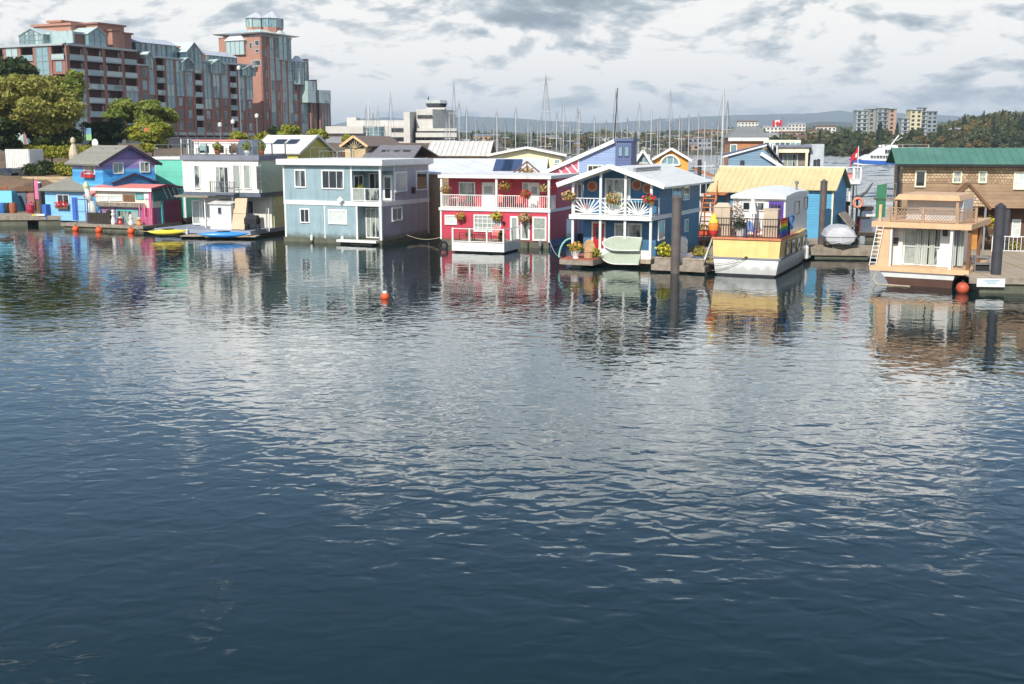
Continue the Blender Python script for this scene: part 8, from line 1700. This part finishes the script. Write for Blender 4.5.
# ------------------------------------------------------------------ far shore: trees, houses, condominium blocks
g_ = random.Random(5)
def crownmesh(kind, seed):
    if kind == 'cone':
        bl = [(0, 0, .16 + .8*k/9, .27*(1 - k/9.6) + .02, .27*(1 - k/9.6) + .02, .08) for k in range(9)]; return leaf_mesh('crown', bl, 900, .085, L_FARD, seed, .3, aspect=1.3)
    return leaf_mesh('crown', crown_blobs(0, .58, .5, .42, 9, seed), 1100, .10, L_FARB if kind == 'autumn' else L_FAR, seed, .5, aspect=1.3)
VAR = {'round': [crownmesh('round', 200 + k) for k in range(4)], 'autumn': [crownmesh('autumn', 210 + k) for k in range(2)], 'cone': [crownmesh('cone', 220 + k) for k in range(3)]}
TRK = MB().tube((0,0,-.05),(0,0,.45),.03,.015,5).mesh('trunk', BARK)
LBL_ = {('round', 0): 'rounded green-brown tree in the low tree belt along the far shore', ('autumn', 0): 'tawny rounded tree in the low tree belt along the far shore', ('cone', 0): 'dark pointed conifer in the low tree belt along the far shore',
       ('round', 1): 'rounded green tree on the wooded hill right of the ferry', ('autumn', 1): 'tawny brown tree on the wooded hill right of the ferry', ('cone', 1): 'dark pointed conifer on the wooded hill right of the ferry'}
def far_tree(x, y, h, w_, kind):
    px = 512 + FOC * x / (y * cP); what = {'cone': 'dark pointed conifer', 'round': 'rounded green tree', 'autumn': 'tawny brown tree'}[kind]
    row = 'near the waterline' if y < 632 or (px < 808 and y < 680) else 'partway up the slope' if y < 700 or (px < 808 and y < 800) else 'high at the back'
    zone = next(b for a, b in ((500, "behind the white boathouse roof"), (560, "behind the tallest mast"), (620, "behind the leaning dark mast"), (690, "behind the orange house's masts"), (745, "left of the cedar home's roof"), (808, "above the glass-fronted home"), (850, "at the left end of the wooded point"), (900, "above the ferry"), (945, "below the right apartment block"), (985, "just right of the apartment blocks"), (3000, "toward the photo's right edge")) if px < a)
    lb = f'{what} {row}, {zone}'
    t = thing('conifer' if kind == 'cone' else 'broadleaf_tree', lb, 'tree', V(x, y, far_z(x, y) - .3), g_.uniform(0, 6.28), lb)
    put('trunk', TRK, t, scale=(h, h, h)); put('crown', g_.choice(VAR[kind]), t, scale=(w_, w_, h))
# right wooded hill: dense rows
for row, (Yd, n_, h0, h1) in enumerate(((606, 54, 6, 10), (622, 50, 8, 12), (645, 46, 8, 13), (675, 42, 8, 13), (715, 34, 8, 12), (770, 26, 8, 12))):
    for k in range(n_):
        px = 808 + (1060 - 808) * (k + g_.uniform(-.4, .4)) / n_; X_ = AT(px, 150, Yd).x; h = g_.uniform(h0, h1) * (.75 if px < 838 else 1)
        kd = 'cone' if g_.random() < (.3 if row > 2 else .16) else ('autumn' if g_.random() < (.3 if px > 900 else .08) else 'round')
        if 850 < px < 940 and row > 2: continue
        far_tree(X_, Yd + g_.uniform(-6, 6), h * (1.35 if kd == 'cone' else 1), h * g_.uniform(.85, 1.15) * (.62 if kd == 'cone' else 1), kd)
# belt along the middle
for row, (Yd, n_, h0, h1) in enumerate(((640, 48, 5, 9), (720, 40, 5, 9), (860, 34, 6, 10), (1050, 26, 7, 11))):
    for k in range(n_):
        px = 455 + (820 - 455) * (k + g_.uniform(-.45, .45)) / n_
        if row == 0 and 700 < px < 735: continue
        X_ = AT(px, 150, Yd).x; h = g_.uniform(h0, h1); kd = 'cone' if g_.random() < .18 else ('autumn' if g_.random() < .28 else 'round')
        far_tree(X_, Yd + g_.uniform(-10, 10), h * (1.3 if kd == 'cone' else 1), h * g_.uniform(.9, 1.3) * (.6 if kd == 'cone' else 1), kd)
tag(put('distant_woods', leaf_mesh('distant_woods', [(AT(px, 140, Yd).x, Yd, far_z(AT(px, 140, Yd).x, Yd) + 3, r_, 22, rz_ + g_.uniform(-2, 3)) for Yd, st, r_, rz_ in ((1150, 9, 22, 5), (1450, 8, 24, 5), (2000, 7, 30, 6)) for px in range(440, 1060, st)], 52000, 3.6, L_FAR, 300, .4)), 'far-off woods reading as one dark green mass below the mountains', kind='stuff')
tag(put('hillside_woods', leaf_mesh('hillside_woods', [(AT(px, 140, Yd).x, Yd + g_.uniform(-15, 15), far_z(AT(px, 140, Yd).x, Yd) + 2, 10, 10, 6 + g_.uniform(-2, 3)) for Yd, st in ((800, 10), (900, 10), (1000, 10)) for px in range(600, 1060, st) if not (845 < px < 945 and Yd < 870) and g_.random() < .9], 50000, 2.2, L_FAR, 301, .4)), 'dense woodland filling the slope between the far houses', kind='stuff')
# small white houses among the far trees
hm = [(M('far_white_wall', (222, 218, 208), .7, .05), 'white'), (M('far_cream_wall', (206, 190, 160), .7, .05), 'cream'), (M('far_grey_wall', (160, 162, 164), .7, .05), 'grey'), (M('far_tan_wall', (186, 150, 116), .7, .05), 'tan')]
HS = [(470, 141, 700, 12, 4, 1, 'cream block left of the yellow home\'s masts at the far shore'), (486, 136, 760, 16, 5, 3, 'tan building beside the terminal at the far shore'), (505, 143, 660, 10, 3.5, 0, 'low white shed just above the yellow home\'s left end'), (585, 144, 650, 9, 4, 2, 'grey house behind the masts above the pink wedge'), (600, 139, 800, 12, 4, 0, 'small white house between masts left of the dormer tower'), (655, 141, 690, 13, 5, 1, 'cream house above the orange home\'s left slope'), (672, 137, 820, 12, 4, 0, 'white house above the orange home\'s ridge'), (690, 145, 640, 10, 4, 3, 'tan waterfront house right of the orange home'), (700, 138, 700, 15, 4.5, 2, 'grey waterfront block left of the thick white mast'), (712, 131, 880, 20, 7, 3, 'tan apartment block left of the thick white mast'), (733, 131, 900, 14, 7, 1, 'cream apartment block right of the thick white mast'), (748, 122, 1150, 20, 6, 0, 'white apartment block over the cedar home\'s ridge'), (776, 127, 980, 22, 8, 0, 'white three-storey block right of the maple leaf flag'), (770, 135, 760, 12, 4, 1, 'cream house right of the cedar home'), (797, 124, 1050, 16, 8, 0, 'tall white block with grey base left of the wooded point'), (793, 133, 820, 18, 5, 0, 'long white building behind the glass-fronted home'), (805, 137, 760, 14, 6, 2, 'grey apartment block beside the wooded point'), (812, 141, 680, 12, 5, 0, 'white waterfront house at the left tip of the wooded point'), (820, 131, 900, 14, 4, 1, 'cream stepped house above the wooded point\'s left end'), (826, 127, 950, 16, 4, 0, 'white stepped house highest above the wooded point'), (632, 133, 1000, 14, 5, 0, 'small white house far behind the dormer tower'), (552, 137, 850, 10, 4, 1, 'cream house far behind the tallest mast'), (962, 130, 665, 9, 4, 0, 'white house half hidden in trees above the green roof'), (1012, 131, 640, 12, 3.4, 2, 'low grey-white house in the trees near the right edge')]
for px, py, Yd, w_, h_, mi, lb in HS:
    p = AT(px, py, Yd); m_, cn = hm[mi]; t = thing('distant_house', lb, 'house', V(p.x, Yd, far_z(p.x, Yd) - 1), g_.uniform(-.3, .3)); zt = p.z - t.location.z; zt = max(zt, h_)
    MB().box(-w_/2, w_/2, 0, 8, 0, zt).build('wall', m_, t)
    MB().hexa([(-w_/2 - .4,-.4,zt),(w_/2 + .4,-.4,zt),(w_/2 + .4,8.4,zt),(-w_/2 - .4,8.4,zt)], [(-w_/2 + .4,3.9,zt + 1.3),(w_/2 - .4,3.9,zt + 1.3),(w_/2 - .4,4.1,zt + 1.3),(-w_/2 + .4,4.1,zt + 1.3)]).build('roof', (GREYP, WOODB, hm[2][0])[int(px) % 3], t)
    nf_ = max(1, int(min(zt, h_ + 2) / 2.8)); nw = int(w_ / 3)
    for f_ in range(nf_):
        for k in range(nw): x = -w_/2 + w_*(k + .5)/nw; MB().box(x - .8, x + .8, -.08, -.01, zt - 2.2 - 2.8*f_, zt - .8 - 2.8*f_).build('window', GD, t)
# two condominium blocks on the hill
def condo(label, px0, px1, py_top, Yd, segs, mA, mB, ang=-.1):
    a, b = AT(px0, py_top, Yd), AT(px1, py_top, Yd); w_ = b.x - a.x; t = thing('condominium_block', label, 'apartment building', V(a.x, Yd, 8), ang); H_ = a.z - 8; fl_ = 3.0
    for i, (f0, f1, ht, col_, d_) in enumerate(segs):
        x0, x1 = w_*f0, w_*f1; hh_ = H_*ht; MB().box(x0, x1 - .02, d_, d_ + 14, 0, hh_).build('wall', (mA, mB, M('condo_blue_grey', (140, 150, 152), .6), CONC)[col_], t)
        nf_ = int(hh_ / fl_); nb_2 = max(1, int((x1 - x0) / 3.2)); me = MB().box(-1.05, 1.05, -.12, 0, -.8, .9).mesh('window', GD); sl_ = MB().box(x0 + .1, x1 - .1, d_ - 1.0, d_ - .01, 0, .25).mesh('balcony_slab', CONC)
        for f_ in range(nf_):
            z_ = hh_ - 1.6 - fl_*f_
            for k in range(nb_2): put('window', me, t, (x0 + (x1 - x0)*(k + .5)/nb_2, d_, z_))
            if i % 2 == 0: put('balcony_slab', sl_, t, (0, 0, z_ - 1.3))
        MB().box(x0 - .4, x1 + .4, d_ - 1, d_ + 14, hh_, hh_ + .5).build('cornice', CONC, t)
    return t
condo('left of the two apartment blocks on the wooded hill, grey with salmon right end', 857, 896, 109, 860, [(0, .28, .95, 3, 0), (.28, .5, 1.0, 0, 2), (.5, .78, 1.02, 2, -1), (.78, 1.0, 1.0, 1, 1)], M('condo_grey', (150, 146, 136), .7), M('condo_salmon', (186, 150, 128), .7))
condo('right of the two apartment blocks on the wooded hill, cream with a rooftop box', 903, 937, 110, 870, [(0, .22, .72, 3, 2), (.22, .55, 1.0, 0, 0), (.55, .72, 1.08, 3, 3), (.72, 1.0, .95, 2, 1)], M('condo_cream', (214, 200, 160), .7), M('condo_salmon'))

# ------------------------------------------------------------------ haze over the harbour
hm_ = bpy.data.materials.new('haze_air'); hm_.use_nodes = True; n = NT(hm_.node_tree); n.n.clear()
pv_ = n.node('ShaderNodeVolumePrincipled'); pv_.inputs['Color'].default_value = (.78, .90, 1, 1); pv_.inputs['Density'].default_value = 1.25e-4; pv_.inputs['Anisotropy'].default_value = .1
o = n.node('ShaderNodeOutputMaterial'); n.l.new(pv_.outputs[0], o.inputs['Volume'])
tag(MB().box(-9500, 9500, -80, 12500, -1.6, 250).build('haze', hm_), 'thin pale blue haze over the harbour and hills', kind='stuff')
